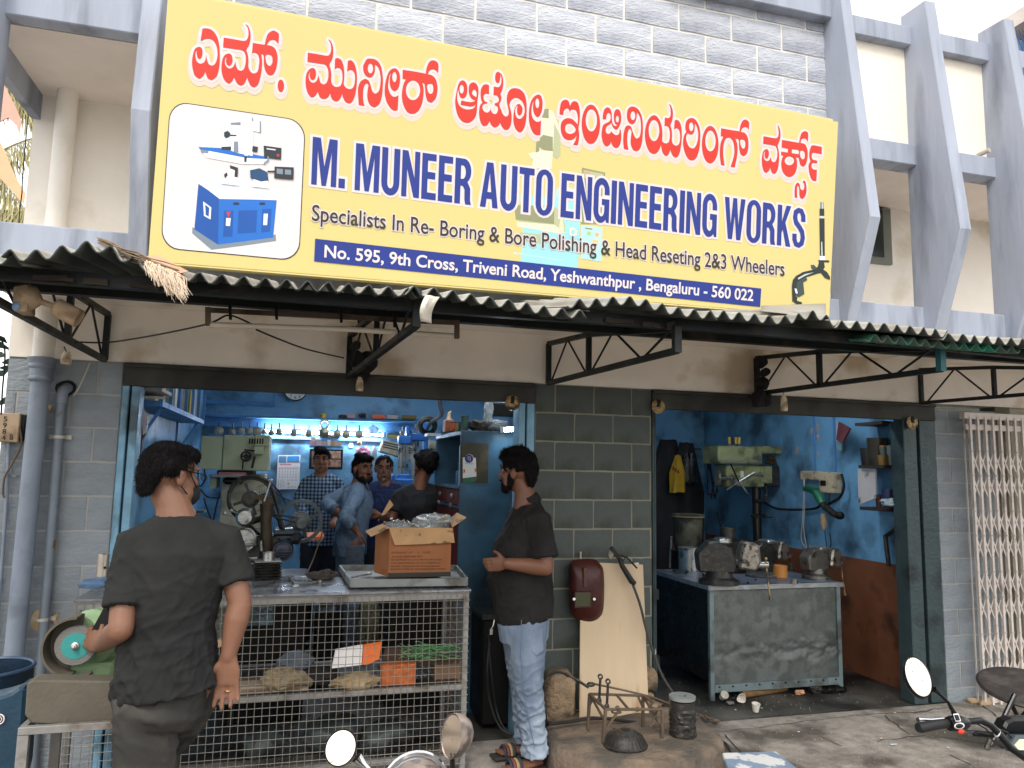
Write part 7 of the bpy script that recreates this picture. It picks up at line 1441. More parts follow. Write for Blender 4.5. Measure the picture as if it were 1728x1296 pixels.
# drill press near the side wall
dp_ = thing('drill_press', 'olive green pillar drill press with chrome handles in the right shop', 'drill press', P(1275, 1000, Y=2.0)); DY = 1.75
m_ol = mat('olive_machine_paint', (140, 146, 106), .42, .1, var=.15, vs=7, bump=.25, dirt=(80, 80, 58), ds=5, dt=.56)
def dpx(n_, r4, dep, m_=m_ol, off=0, bev=.01):
 mb = MB(); pbox(mb, *r4, DY+off, dep); return mk(n_, mb, m_, dp_, smooth=0, bevel=bev)
dpx('belt_cover', (1212, 753, 1287, 783), .30); dpx('belt_cover', (1287, 753, 1320, 766), .22, off=.04); dpx('cover_edge', (1212, 776, 1286, 779), .01, m_steelp, -.01, 0)
dpx('head', (1226, 785, 1290, 822), .22, off=.04); dpx('motor', (1295, 785, 1318, 822), .2, m_cast, .06, .02); dpx('motor_mount', (1286, 786, 1304, 816), .1, m_ol, .03)
dpx('switch_plate', (1250, 795, 1255, 806), .006, mat('notice_white', (212, 212, 206)), .034, 0)
c = P(1247, 813, Y=DY-.02); k = px(1247, 813, DY)
mk('hub', MB().cyl(c, c+V((0, .08, 0)), 6*k, 18), m_steel, dp_)
for dx, dy in ((-14, -30), (26, -16), (-21, 14), (19, 26)): mk('feed_handle', MB().cyl(c, P(1247+dx, 813+dy, Y=DY-.06), .008, 8), m_steel if dx > -14 or dy > 0 else m_blk, dp_)
c = P(1214, 807, Y=DY-.08); mk('hand_wheel', MB().torus(c, (1, -.55, 0), 10*k, 1.3*k, 28, 7).cyl(c, c+V((.16, .05, 0)), .012, 8), m_steel, dp_)
mk('clamp_rod', MB().cyl(P(1255, 809, Y=DY-.03), P(1283, 799, Y=DY-.03), .007, 8).cyl(P(1276, 801, Y=DY-.03), P(1288, 803, Y=DY-.03), .014, 8), m_steel, dp_)
mk('pulley', MB().lathe([(8*k, 0), (9*k, 3*k), (6*k, 5*k), (8*k, 7*k), (5*k, 9*k), (6.5*k, 12*k)], P(1301, 783, Y=DY+.1), 'z', 18), mat('rusty_cast', (74, 64, 50)), dp_)
mk('pillar', MB().cyl(P(1276, 822, Y=DY+.14), V((P(1280, 960, Y=DY+.14).x, DY+.14, .02)), 6.5*k, 20), mat('dark_pillar', (56, 54, 50), .35, .7, var=.2), dp_)
mk('collar', MB().lathe([(11*k, 0), (12*k, 4*k), (8*k, 6*k)], P(1280, 874, Y=DY+.14), 'z', 20).bar(P(1272, 872, Y=DY+.1), P(1303, 873, Y=DY+.1), .012), m_cast, dp_)
mk('base', MB().box((P(1250, 990, Y=DY).x, DY-.05, 0), (P(1310, 990, Y=DY).x, DY+.35, .10)), m_cast, dp_, smooth=0, bevel=.01)
mk('cable', MB().tube(pl([(1292,820),(1294,836),(1286,846),(1276,846)], DY), .018, 8), m_rub, dp_)
for i, (x, col) in enumerate(((1231, (206, 180, 70)), (1238, (50, 54, 60)), (1241, (206, 170, 60)), (1247, (206, 180, 70)))):
 p = P(x, 753, Y=DY+.12); t = thing('screwdriver', ('yellow handled screwdriver, leftmost standing on the drill press', 'black handled screwdriver standing on the drill press', 'yellow handled screwdriver right beside the black one', 'yellow handled screwdriver, rightmost standing on the drill press')[i], 'screwdriver', p, 'screwdrivers standing on the drill press')
 mk('shaft', MB().cyl(p, p+V((0, 0, .03)), .005, 6), m_steel, t); mk('handle', MB().lathe([(.010, .02), (.016, .03), (.013, .05), (.017, .085), (.010, .09)], p, 'z', 12), mat('sd_%d' % col[0], col, .4), t)
# tools on the wall rack
tr_ = thing('tool_rack', 'wall rail with pliers, chain and bearings hanging behind the drill press', 'tool rack', P(1225, 845, Y=3.0)); RY = 3.05
mk('rail', MB().bar(P(1194, 834, Y=RY), P(1258, 842, Y=RY), .012).bar(P(1194, 760, Y=RY), P(1194, 834, Y=RY), .006), m_cast, tr_, smooth=0)
for i, (x, y, r_) in enumerate(((1193, 762, 5), (1239, 835, 4.5))): mk('bearing', MB().lathe2([(r_*.4/150, -.01), (r_/150, -.01), (r_/150, .01), (r_*.4/150, .01)], P(x, y, Y=RY-.03), 'y', 18), m_cast, tr_)
for i, (x, y) in enumerate(((1201, 828), (1208, 828))):
 mk('pliers', MB().tube(pl([(x-1, y+14), (x+1, y), (x+4, y-14)], RY-.03), .008, 6).tube(pl([(x+6, y+14), (x+3, y), (x, y-14)], RY-.04), .008, 6), m_cast, tr_)
mk('chain', MB().tube(pl([(1199,770),(1197,785),(1200,800),(1202,812),(1204,822)], RY-.03), [.014, .02, .01, .014, .01], 6).jit(.01, 40), m_cast, tr_)
mk('spanner', MB().cyl(P(1229, 822, Y=RY-.03), P(1229, 832, Y=RY-.03), .006, 6).cyl(P(1229, 832, Y=RY-.03), P(1229, 848, Y=RY-.03), .02, 8).cyl(P(1252, 822, Y=RY-.03), P(1258, 842, Y=RY-.03), .008, 6), m_cast, tr_)
cable([P(1290, 848, Y=2.0), P(1310, 858, X=4.5), P(1345, 860, X=4.55), P(1375, 858, X=4.56), P(1388, 850, X=4.56)], .012, 'thick black cable from the drill press along the wall to the green drill')
# door at the back with hanging clothes
dr_ = thing('inner_door', 'brown wooden inner door at the back left of the right shop', 'door', (2.8, RB, 0))
x0_, x1_ = P(1129, 760, Y=RB).x, P(1181, 760, Y=RB).x
mk('leaf', MB().box((2.42, RB+.08, 0), (3.16, RB+.115, 2.02)), mat('brown_door', (92, 62, 44), .5, var=.25, vs=3, bump=.2, stretch=(2, 1, .3)), dr_, smooth=0)
mk('frame', MB().box((3.12, RB-.015, 0), (3.16, RB+.07, 2.02)).box((2.42, RB-.014, 1.98), (3.119, RB+.07, 2.02)).box((2.42, RB-.015, 0), (2.46, RB+.07, 1.979)), m_bluel, dr_, smooth=0)
def drape(c, rx, ry, rz, seed, taper=.4, amp=.14):
 mb = MB(); n, m = 26, 20; vs = []
 for j in range(m+1):
  t_ = j/m
  for i in range(n):
   a_ = 2*math.pi*i/n; f = (taper+(1-taper)*min(1, t_*2.2))*(1+amp*math.sin(a_*5+seed+t_*2)+amp*.8*noise.noise(V((math.cos(a_)*2, math.sin(a_)*2, t_*2+seed))))
   vs.append(V(c)+V((math.cos(a_)*rx*f, math.sin(a_)*ry*f, rz*(1-2*t_)+noise.noise(V((a_, seed, 0)))*.02)))
 mb.add(vs, [(j*n+i, j*n+(i+1) % n, (j+1)*n+(i+1) % n, (j+1)*n+i) for j in range(m) for i in range(n)]+[tuple(range(n-1, -1, -1)), tuple(m*n+i for i in range(n))]); return mb
HY = RB-.25
hr = thing('coat_rail', 'thin dark rail with hooks across the inner door', 'rail', P(1155, 757, Y=HY)); mk('bar', MB().bar(P(1120, 756, Y=HY), P(1182, 758, Y=HY), .02), m_cast, hr, smooth=0)
c = P(1128, 850, Y=HY); solo('dark_coat', drape(c, .27, .10, .72, 1, .35), mat('black_coat', (24, 26, 30), .7, var=.2, bump=.4), 'black raincoat hanging in front of the inner door, leftmost', 'coat')
c = P(1158, 840, Y=HY-.05); solo('dark_clothes', drape(c, .20, .10, .62, 3, .4), mat('black_shirt_cloth', (30, 32, 34), .8, var=.2, bump=.4), 'dark clothes hanging under the yellow and black bags', 'clothes')
c = P(1144, 800, Y=HY-.22); k = px(1144, 800, HY-.2)
yb3 = thing('yellow_bag', 'yellow plastic bag with red print hanging on the inner door', 'bag', c-V((0, 0, 28*k)))
mk('bag', drape(c, 12*k, .06, 28*k, 5, .35, .10), mat('yellow_plastic', (206, 166, 46), .4, var=.1, vs=8, bump=.5), yb3)
ym = MB()
for i, (x, y, a_) in enumerate(((1136, 790, .5), (1140, 793, .5), (1144, 796, .6))): p = P(x, y, Y=HY-.22-.066); ym.cbox(p, (.05, .002, .012), 0, 0, a_).cbox(p, (.05, .002, .012), 0, 0, a_+1.4)
mk('print', ym, mat('bag_print', (180, 70, 50), .5), yb3, smooth=0)
for i, (x, w_) in enumerate(((1158, 8), (1167, 7))): c = P(x, 790, Y=HY-.2); solo('black_bag', drape(c, w_*k, .05, 22*k, 7+i, .4), mat('glossy_black_bag', (34, 38, 38), .25, var=.2, bump=.6), ('glossy black plastic bag hanging right of the yellow bag', 'thin glossy black bag hanging at the right edge of the inner door')[i], 'bag')
for i, (p, q_, lb) in enumerate(((P(1130, 958, Y=2), P(1133, 905, Y=2), 'bright steel rod leaning in the dark back left corner of the right shop'), (P(1148, 962, Y=2), P(1133, 915, Y=2), 'thin brown stick leaning in the dark back left corner'))): solo('leaning_rod', MB().cyl(p, q_, .01, 6), m_steel if i == 0 else mat('brown_cable', (96, 78, 62)), lb, 'rod')
mb = MB(); pbox(mb, 1100, 995, 1112, 1012, .5, .3); solo('blue_crate', mb, mat('blue_plastic_drum', (34, 66, 92)), 'blue crate edge behind the centre pier in the right shop', 'crate', smooth=0)
# electrics on the side wall
SX = SW-.003
def wbox(mb, x0, y0, x1, y1, dep, X=SX):
 a_, b_ = P(x0, (y0+y1)/2, X=X), P(x1, (y0+y1)/2, X=X); zt, zb = P((x0+x1)/2, y0, X=X).z, P((x0+x1)/2, y1, X=X).z
 return mb.box((X-dep, a_.y, zb), (X, b_.y, zt))
cf = mat('cream_switch', (196, 180, 150), .5, var=.12, dirt=(140, 120, 92), ds=14)
t = thing('socket_box', 'cream socket box on the side wall, left of the taller fuse box', 'socket box', P(1374, 805, X=SX)); mk('case', wbox(MB(), 1358, 795, 1389, 810, .05), cf, t, smooth=0, bevel=.004); mk('sockets', wbox(MB(), 1365, 799, 1378, 806, .052), mat('worn_panel', (160, 150, 134), .5, var=.4, vs=40), t, smooth=0)
t = thing('fuse_box', 'taller cream fuse box with a dark switch slot on the side wall', 'fuse box', P(1409, 832, X=SX)); mk('case', wbox(MB(), 1396, 797, 1420, 832, .09), cf, t, smooth=0, bevel=.006); mk('switch', wbox(MB(), 1399, 811, 1408, 820, .094), m_blk, t, smooth=0)
for i, (x, y0_) in enumerate(((1377, 795), (1411, 797))): solo('wall_conduit', MB().cyl(V((SX-.012, P(x, 780, X=SX).y, P(x, y0_, X=SX).z)), V((SX-.012, P(x, 780, X=SX).y, 2.9)), .009, 8), m_bluel, ('blue painted conduit rising from the socket box', 'blue painted conduit rising from the fuse box')[i], 'conduit')
dg = thing('electric_drill', 'green hand drill hanging by its cable from the fuse box', 'drill', P(1385, 850, X=4.45))
mk('handle', MB().tube([P(1358, 825, X=4.5), P(1366, 824, X=4.48), P(1378, 830, X=4.46)], [.024, .034, .038], 12), mat('drill_green', (36, 104, 78), .35, var=.1), dg)
mk('body', MB().tube([P(1374, 827, X=4.47), P(1382, 838, X=4.46), P(1388, 850, X=4.46)], [.034, .042, .036], 14), mat('drill_green', (36, 104, 78)), dg); mk('chuck', MB().tube([P(1388, 850, X=4.46), P(1392, 860, X=4.46)], [.03, .016], 12), m_cast, dg)
t = thing('grey_grinder', 'dark angle grinder hanging under the green drill', 'angle grinder', P(1405, 868, X=4.45)); mk('body', MB().tube([P(1394, 856, X=4.46), P(1405, 866, X=4.46), P(1416, 872, X=4.46)], [.028, .032, .026], 12), m_cast, t); mk('head', MB().ball(P(1418, 870, X=4.45), .035, 12, 8), m_blk, t)
t = thing('hand_file', 'pale glove-shaped tool sleeve hanging below the green drill', 'tool', P(1390, 895, X=4.5)); mk('sleeve', MB().tube([P(1389, 866, X=4.5), P(1390, 880, X=4.5), P(1391, 895, X=4.5)], [.02, .035, .012], 10), mat('dusty_beige', (176, 152, 122)), t)
for i, (pts, lb) in enumerate((([(1358,806),(1356,840),(1354,880),(1352,910),(1360,925),(1366,935)], 'thin pale wire hanging down from the socket box, left one'), ([(1356,808),(1358,850),(1356,890),(1362,930)], 'thin pale wire hanging down from the socket box, right one'), ([(1391,890),(1394,915),(1396,935),(1402,918),(1400,900)], 'thin wire loop hanging below the drill'), ([(1420,800),(1424,820),(1418,838),(1400,850),(1388,856)], 'thick black cable from the fuse box to the drill'), ([(1400,832),(1399,845),(1398,860)], 'short black wire below the fuse box'))):
 cable([P(x, y, X=4.52) for x, y in pts], .004 if i != 3 else .012, lb, m_=m_cable if i > 1 else mat('pale_wire', (186, 178, 164)))
t = thing('hanging_book', 'maroon folder hanging by a string at the top of the side wall', 'folder', P(1425, 750, X=4.5))
mk('cover', MB().prism([P(1418, 712, X=4.52), P(1437, 723, X=4.42), P(1424, 748, X=4.45), P(1414, 742, X=4.55)], (-.02, 0, 0)), mat('maroon_cover', (110, 60, 62), .5), t, smooth=0)
mk('pages', MB().prism([P(1414, 712, X=4.56), P(1419, 712, X=4.55), P(1420, 746, X=4.55), P(1413, 744, X=4.57)], (-.015, 0, 0)), mat('paper_bits', (196, 190, 186)), t, smooth=0)
mk('tag', MB().prism([P(1414, 747, X=4.56), P(1423, 748, X=4.56), P(1422, 760, X=4.56), P(1414, 758, X=4.56)], (-.01, 0, 0)), mat('teal_tag', (110, 150, 150), .5), t, smooth=0)
for i, (x, y, w_, h_) in enumerate(((1370, 727, 3, 5), (1379, 722, 2.5, 6), (1380, 738, 3, 5), (1346, 760, 4, 6), (1373, 763, 1.5, 3), (1381, 766, 2.5, 2.5))):
 p = P(x, y, X=SX); k = px(x, y, p.y); solo('plaster_chip', MB().ball(p, (.006, w_*k*1.2, h_*k), 8, 6).jit(.01, 40), mat('chip_grey', (176, 170, 168), .8, bump=.4), ('pale chip in the blue wall left of the conduit', 'grey chip in the blue wall right of the conduit top', 'oval grey chip on the blue wall near the conduit', 'pinkish chip in the blue wall above the socket box, leftmost', 'tiny chip low beside the conduit', 'small round chip right of the conduit')[i], 'chip')
# shelves on the side wall near the front
for nme, (x0, x1, yb_, lb) in {'a': (1452, 1528, 787, 'upper dark shelf on the side wall of the right shop with jars'), 'b': (1454, 1528, 857, 'lower dark shelf on the side wall with rags and boxes'), 'c': (1446, 1520, 716, 'topmost dark plank shelf just under the shutter rail')}.items():
 a_, b_ = P(x0, yb_, X=SX-.2), P(x1, yb_+2, X=SX-.2)
 t = thing('wall_shelf', lb, 'shelf', a_); mk('board', MB().box((SX-.22, max(.2, b_.y), a_.z-.015), (SX, a_.y, a_.z+.01)), mat('dark_shelf_wood', (50, 40, 34), .7, var=.2), t, smooth=0); mk('bracket', MB().bar((SX-.01, a_.y-.3, a_.z-.15), (SX-.15, a_.y-.3, a_.z-.015), .015), m_bluel if nme != 'b' else m_cast, t, smooth=0)
 if nme == 'a': zA, yA = a_.z+.011, a_.y
 if nme == 'b': zB, yB_ = a_.z+.011, a_.y
def jar(x, y0, w_, h_, col, lb, z, X=SX-.12, lid=None):
 p = P(x, y0, X=X); k = px(x, y0, p.y); c = V((X, p.y, z)); t = thing('jar', lb, 'jar', c)
 mk('body', MB().lathe([(w_*k*.42, 0), (w_*k*.5, h_*k*.9), (w_*k*.5, h_*k), (w_*k*.44, h_*k)], c, 'z', 18), mat('jar_%d_%d' % col[:2], col, .35, var=.2, vs=14), t)
 if lid: mk('lid', MB().cyl(c+V((0, 0, h_*k)), c+V((0, 0, h_*k*1.18)), w_*k*.45, 16), mat('lid_%d' % lid[0], lid, .5), t)
jar(1464, 785, 19, 24, (36, 34, 34), 'squat black pot at the left end of the upper wall shelf', zA)
jar(1482, 785, 28, 38, (56, 50, 38), 'big dark bucket at the back of the upper wall shelf', zA, SX-.08)
jar(1490, 785, 13, 14, (130, 100, 50), 'small amber jar in front of the big dark bucket', zA, SX-.17)
jar(1491, 770, 10, 12, (90, 100, 96), 'small grey jar with an orange lid on the upper wall shelf', zA+.075, SX-.16, (170, 110, 50))
jar(1504, 786, 12, 27, (100, 108, 112), 'tall clear bottle at the right of the upper wall shelf', zA)
t = thing('wall_sign_board', 'spotted white board leaning between the two wall shelves', 'board', P(1460, 855, X=SX-.2)); mk('board', MB().prism([P(1447,791,X=SX-.19), P(1477,791,X=SX-.19), P(1478,840,X=SX-.19), P(1449,852,X=SX-.19)], (.012, 0, 0)), mat('dirty_white_board', (196, 192, 190), .6, var=.1, dirt=(70, 70, 72), ds=9, dt=.58), t, smooth=0)
jar(1500, 853, 20, 26, (44, 56, 92), 'dark blue tin on the lower wall shelf', zB)
jar(1484, 853, 10, 18, (90, 60, 44), 'rusty small tin on the lower wall shelf beside the board', zB)
solo('white_rag', crumple(P(1502, 848, X=SX-.19), (.05, .07, .035), 44, .4), mat('white_rag', (170, 186, 192), .8, bump=.5), 'crumpled white cloth on the lower wall shelf', 'cloth')
solo('white_box', wbox(MB(), 1514, 838, 1526, 856, .15), mat('white_batten', (220, 224, 226)), 'small white box at the right end of the lower wall shelf', 'box', smooth=0)
t = thing('bent_pipe', 'dark bent pipe handrail at the side wall near the opening', 'pipe', P(1494, 950, X=SX-.05)); mk('pipe', MB().tube([P(1520, 886, X=SX-.02), P(1512, 893, X=SX-.06), P(1494, 905, X=SX-.06), P(1496, 925, X=SX-.06), P(1500, 955, X=SX-.04)], .018, 10), m_cast, t)
for i, (x, y, r_) in enumerate(((1524, 912, .04), (1520, 930, .03), (1523, 946, .045))): solo('plaster_chip', MB().ball(P(x, y, X=SX), (.01, r_*1.2, r_), 9, 6).jit(.02, 25), mat('chip_grey', (176, 170, 168)), ('broken plaster patch beside the guide rail, upper', 'broken plaster patch beside the guide rail, middle', 'broken plaster patch beside the guide rail, lower')[i], 'chip')
# litter on the floor
m_cup = mat('paper_cup', (222, 216, 206), .6, var=.05)
for i, (x, y, rx, lb) in enumerate(((1218, 1182, .9, 'white paper cup lying tilted under the table leg'), (1245, 1184, 1.6, 'crushed white paper cup in the middle of the three'), (1275, 1202, .15, 'white paper cup standing nearest to the street'))):
 c = P(x, y, Z=.0)+V((0, 0, .004)); t = Matrix.Rotation(rx, 3, 'X') @ Matrix.Rotation(i*1.1, 3, 'Z'); mb = MB().lathe2([(.020, 0), (.030, .055), (.0285, .055), (.0185, .003)], (0, 0, 0), 'z', 18).cyl((0, 0, 0), (0, 0, .002), .0195, 18)
 mn = min((t @ v_).z for v_ in mb.v); mb.v = [c+(t @ v_)-V((0, 0, mn)) for v_ in mb.v]
 if i == 1: mb.jit(.02, 18)
 solo('paper_cup', mb, m_cup, lb, 'cup', group='paper cups on the floor')
solo('foil_tray', MB().cbox(P(1232, 1186, Z=.012), (.055, .035, .02), .2), m_steel, 'small crushed foil tray between the paper cups', 'foil', smooth=0, bevel=.005)
solo('brown_roll', MB().cyl(P(1252, 1172, Z=.03), P(1325, 1160, Z=.03), .028, 14), mat('bamboo', (120, 92, 58), .8, var=.3, stretch=(6, 6, 6)), 'brown split bamboo piece lying under the work table', 'wood')
solo('peach_scrap', crumple(P(1349, 1168, Z=.015), (.03, .02, .02), 71, .6), mat('peach_paper', (206, 158, 124), .8), 'small peach paper scrap under the work table', 'scrap')
solo('rag', crumple(P(1377, 1162, Z=.03), (.05, .04, .04), 73, .6), m_cast, 'black tangled rag on the floor by the right table leg, left piece', 'rag')
solo('rag', crumple(P(1405, 1164, Z=.02), (.10, .04, .03), 75, .5), m_blk, 'flat black rag on the floor by the right table leg, right piece', 'rag')
for i, (x, y) in enumerate(((1508, 1259), (1510, 1204), (1348, 1238), (1285, 1196), (1241, 1199), (1487, 1248), (1600, 1262))):
 p = P(x, y, Z=0); z_ = fz(p.x, p.y) if p.y < 0 else 0
 solo('litter_scrap', MB().cbox(p+V((0, 0, z_+.006)), (.045 if i == 0 else .014, .012, .003), .3*i), mat('litter_%d' % (i % 2), ((196, 202, 214), (200, 186, 168))[i % 2], .7), ('pale blue paper strip lying on the open ground right of centre', 'tiny pale chip near the shop threshold', 'tiny dark pale fleck on the ground in front of the table', 'tiny scrap right of the standing paper cup', 'tiny scrap beside the crushed cup', 'tiny chip left of the blue paper strip', 'tiny chip right of the handlebar grip')[i], 'litter', smooth=0)
# ---------------- motorcycles in the foreground ----------------
m_mir = mat('mirror_glass', (222, 208, 194), .06, 1.0, var=.02, bump=0, dirt=(150, 140, 128), ds=60, dt=.66, dsoft=.03)
m_chr = mat('chrome', (200, 202, 206), .12, 1.0, var=.03, bump=0)
m_bk = mat('glossy_black_paint', (24, 25, 27), .28, .3, var=.1, bump=.05)
m_mback = mat('worn_mirror_shell', (150, 136, 126), .45, .4, var=.2, vs=20, dirt=(96, 88, 84), ds=18)
def mirror(par, c, nrm, rx, ry, roll, back, dep=.03, col=m_bk, name='mirror'):
 """oval mirror: glass faces nrm"""
 nrm = V(nrm).normalized(); s_, u_ = frame(nrm); q1 = s_*math.cos(roll)+u_*math.sin(roll); q2 = -s_*math.sin(roll)+u_*math.cos(roll)
 mb = MB(); vs = []; N = 32; pf_ = [(1.0, .0), (1.06, .004), (1.06, -.008), (1.0, -dep*.5), (.75, -dep), (.35, -dep*1.35)]
 for r_, h_ in pf_:
  for j in range(N):
   t_ = 2*math.pi*j/N; vs.append(c+q1*(math.cos(t_)*rx*r_)+q2*(math.sin(t_)*ry*r_)+nrm*h_)
 mb.add(vs, [(i*N+j, i*N+(j+1) % N, (i+1)*N+(j+1) % N, (i+1)*N+j) for i in range(len(pf_)-1) for j in range(N)]+[tuple(5*N+j for j in range(N))])
 o = mk(name, mb, col, par)
 g2 = MB(); vs = [c+q1*(math.cos(2*math.pi*j/N)*rx*.985)+q2*(math.sin(2*math.pi*j/N)*ry*.985)+nrm*.002 for j in range(N)]; g2.poly(vs)
 if (g2.v[1]-g2.v[0]).cross(g2.v[2]-g2.v[0]).dot(nrm) < 0: g2.f = [tuple(reversed(g2.f[0]))]
 mk('glass', g2, m_mir, o, smooth=0, fixn=False); return o
def toward(c, tgt): return (V(tgt)-V(c)).normalized()
MYY = -3.0
bike = thing('parked_motorcycle', 'motorcycle at the bottom centre showing two dusty mirrors and its headlamp top', 'motorcycle', P(690, 1400, Y=-3.0)*1.0)
bike.location = (V((P(690, 1400, Y=-3.0).x, -3.0, 0)))
k = px(578, 1262, MYY); c = P(575, 1262, Y=MYY)
mirror(bike, c, (-.25, -1.0, .45), 25*k, 28*k, .3, None)
mk('mirror_stem', MB().tube([P(602, 1278, Y=MYY+.02), P(615, 1292, Y=MYY+.02), P(650, 1330, Y=MYY)], [.012, .007, .006], 10), m_chr, bike)
c = P(764, 1242, Y=MYY); mirror(bike, c, (-.96, -.44, .1), 28*k, 37*k, .2, None, .035, m_mback)
mk('mirror_stem', MB().tube([P(763, 1275, Y=MYY), P(764, 1296, Y=MYY), P(760, 1340, Y=MYY)], .0055, 10), m_bk, bike)
c = P(706, 1352, Y=MYY+.05); mk('headlamp_shell', MB().ball(c, (.075, .10, .08), 28, 18), m_mback, bike)
mk('headlamp_rim', MB().torus(c+V((0, .05, .01)), 'y', .072, .006, 28, 6), m_chr, bike)
mk('headlamp', MB().ball(c+V((0, .06, 0)), (.066, .05, .066), 20, 12), mat('lamp_glass', (200, 204, 206), .1, bump=0), bike)
mk('handlebar', MB().tube([P(600, 1345, Y=MYY-.1), P(650, 1338, Y=MYY-.02), P(704, 1340, Y=MYY), P(755, 1342, Y=MYY-.02), P(800, 1350, Y=MYY-.1)], .011, 10), m_bk, bike)
mk('fork', MB().cyl(c+V((-.06, 0, -.05)), (c.x-.06, c.y+.28, .32), .018, 10).cyl(c+V((.06, 0, -.05)), (c.x+.06, c.y+.28, .32), .018, 10), m_chr, bike)
mk('front_wheel', MB().torus((c.x, c.y+.30, .30), 'x', .255, .042, 36, 8).lathe2([(.215, -.012), (.23, -.012), (.23, .012), (.215, .012)], (c.x, c.y+.30, .30), 'x', 30), m_rub, bike)
mk('tank', MB().ball((c.x, c.y-.42, .80), (.14, .27, .13), 20, 12), m_bk, bike); mk('seat', MB().ball((c.x, c.y-.95, .78), (.13, .34, .06), 18, 10), m_rub, bike)
# right motorcycle
b2 = thing('parked_motorcycle', 'motorcycle at the bottom right showing its black grip, mirror, handlebar and dashboard', 'motorcycle', (2.6, -2.1, 0)); QY = -2.1
k = px(1549, 1142, QY)
c = P(1549, 1142, Y=QY); mirror(b2, c, (.30, -1.0, .95), 36*k, 20.5*k, -.62, None, .03, m_bk)
mk('mirror_stem', MB().tube([P(1576, 1163, Y=QY), P(1583, 1169, Y=QY), P(1600, 1185, Y=QY), P(1606, 1197, Y=QY), P(1612, 1207, Y=QY)], [.012, .007, .006, .009, .012], 10), m_bk, b2)
mk('grip', MB().tube([P(1549, 1228, Y=QY-.03), P(1553, 1228, Y=QY-.03), P(1580, 1223, Y=QY-.02), P(1604, 1220, Y=QY)], [.017, .0195, .018, .018], 16), m_rub, b2)
mk('handlebar', MB().tube([P(1600, 1221, Y=QY), P(1630, 1218, Y=QY), P(1655, 1216, Y=QY), P(1672, 1224, Y=QY), P(1688, 1240, Y=QY-.02), P(1705, 1262, Y=QY-.04), P(1735, 1283, Y=QY-.05), P(1790, 1296, Y=QY-.02)], [.012, .012, .013, .0135, .014, .014, .014, .014], 14), m_bk, b2)
sw_ = mk('switch_housing', MB().tube([P(1601, 1222, Y=QY-.01), P(1606, 1221, Y=QY-.01), P(1622, 1221, Y=QY-.01), P(1632, 1219, Y=QY-.01)], [.026, .030, .030, .018], 16), m_bk, b2)
mk('kill_switch', MB().cbox(P(1615, 1211, Y=QY-.038), (.026, .006, .03), 0, -.4), mat('white_switch', (206, 206, 206), .4), sw_, smooth=0, bevel=.002)
mk('kill_inner', MB().cbox(P(1615, 1211, Y=QY-.042), (.016, .006, .02), 0, -.4), m_bk, sw_, smooth=0)
mk('oval_ring', MB().ball(P(1619, 1225, Y=QY-.038), (.026, .006, .013), 20, 8), mat('white_switch', (206, 206, 206)), sw_); mk('oval_switch', MB().ball(P(1619, 1225, Y=QY-.042), (.019, .006, .009), 16, 8), m_bk, sw_)
mk('starter_button', MB().ball(P(1622, 1234.5, Y=QY-.036), (.015, .008, .010), 16, 8), mat('starter_red', (226, 58, 30), .4, var=.03), sw_)
mk('brake_lever', MB().tube([P(1549, 1215, Y=QY+.04), P(1570, 1216, Y=QY+.04), P(1595, 1213, Y=QY+.035), P(1606, 1211, Y=QY+.02)], [.010, .009, .006, .008], 10), m_chr, b2)
mk('cable', MB().tube([P(1632, 1233, Y=QY), P(1650, 1233, Y=QY), P(1668, 1236, Y=QY), P(1676, 1240, Y=QY)], .003, 6).tube([P(1650, 1222, Y=QY), P(1664, 1230, Y=QY), P(1672, 1240, Y=QY)], .003, 6).tube([P(1680, 1228, Y=QY), P(1700, 1236, Y=QY), P(1712, 1252, Y=QY), P(1728, 1266, Y=QY)], .0035, 6), m_cable, b2)
mk('indicator', MB().tube([P(1643, 1240, Y=QY+.06), P(1650, 1238, Y=QY+.06), P(1672, 1240, Y=QY+.05), P(1682, 1240, Y=QY+.03)], [.006, .013, .013, .008], 12), m_bk, b2)
mk('tie', MB().torus(P(1683, 1237, Y=QY-.012), (.8, -.3, -.5), .015, .0035, 16, 5), mat('white_switch', (206, 206, 206)), b2)
mk('fork_pin', MB().cyl(P(1664, 1264, Y=QY), P(1671, 1248, Y=QY), .010, 10).cyl(P(1673, 1248, Y=QY), P(1692, 1262, Y=QY), .005, 8), m_cast, b2)
mk('windshield', MB().prism(pl([(1694,1230),(1700,1218),(1712,1213),(1790,1212),(1790,1250),(1716,1252),(1706,1250)], QY+.05), (0, .06, .0)), m_bk, b2, smooth=0, bevel=.01)
mk('dashboard', MB().prism([P(1703,1256,Y=QY-.02), P(1716,1241,Y=QY-.01), P(1790,1241,Y=QY-.01), P(1790,1275,Y=QY-.05), P(1714,1270,Y=QY-.05)], (0, .05, -.01)), mat('dash_grey', (70, 76, 80), .4, .2), b2, smooth=0, bevel=.006)
mk('display', MB().prism([P(1711,1257,Y=QY-.028), P(1720,1247,Y=QY-.02), P(1790,1247,Y=QY-.02), P(1790,1268,Y=QY-.05), P(1718,1265,Y=QY-.05)], (0, -.004, 0)), mat('lcd_green', (186, 190, 160), .2, bump=0, var=.04), b2, smooth=0)
cx_ = P(1760, 1300, Y=QY)+V((.42, 0, -.02))
mk('headlamp', MB().ball((cx_.x, cx_.y+.08, cx_.z-.05), (.09, .1, .09), 20, 12), m_bk, b2)
mk('fork', MB().cyl((cx_.x-.07, QY+.04, cx_.z-.02), (cx_.x+.33, QY+.36, .30), .018, 10).cyl((cx_.x+.07, QY+.04, cx_.z-.02), (cx_.x+.47, QY+.36, .30), .018, 10), m_chr, b2)
mk('front_wheel', MB().torus((cx_.x+.4, QY+.37, .29), 'x', .25, .042, 36, 8), m_rub, b2)
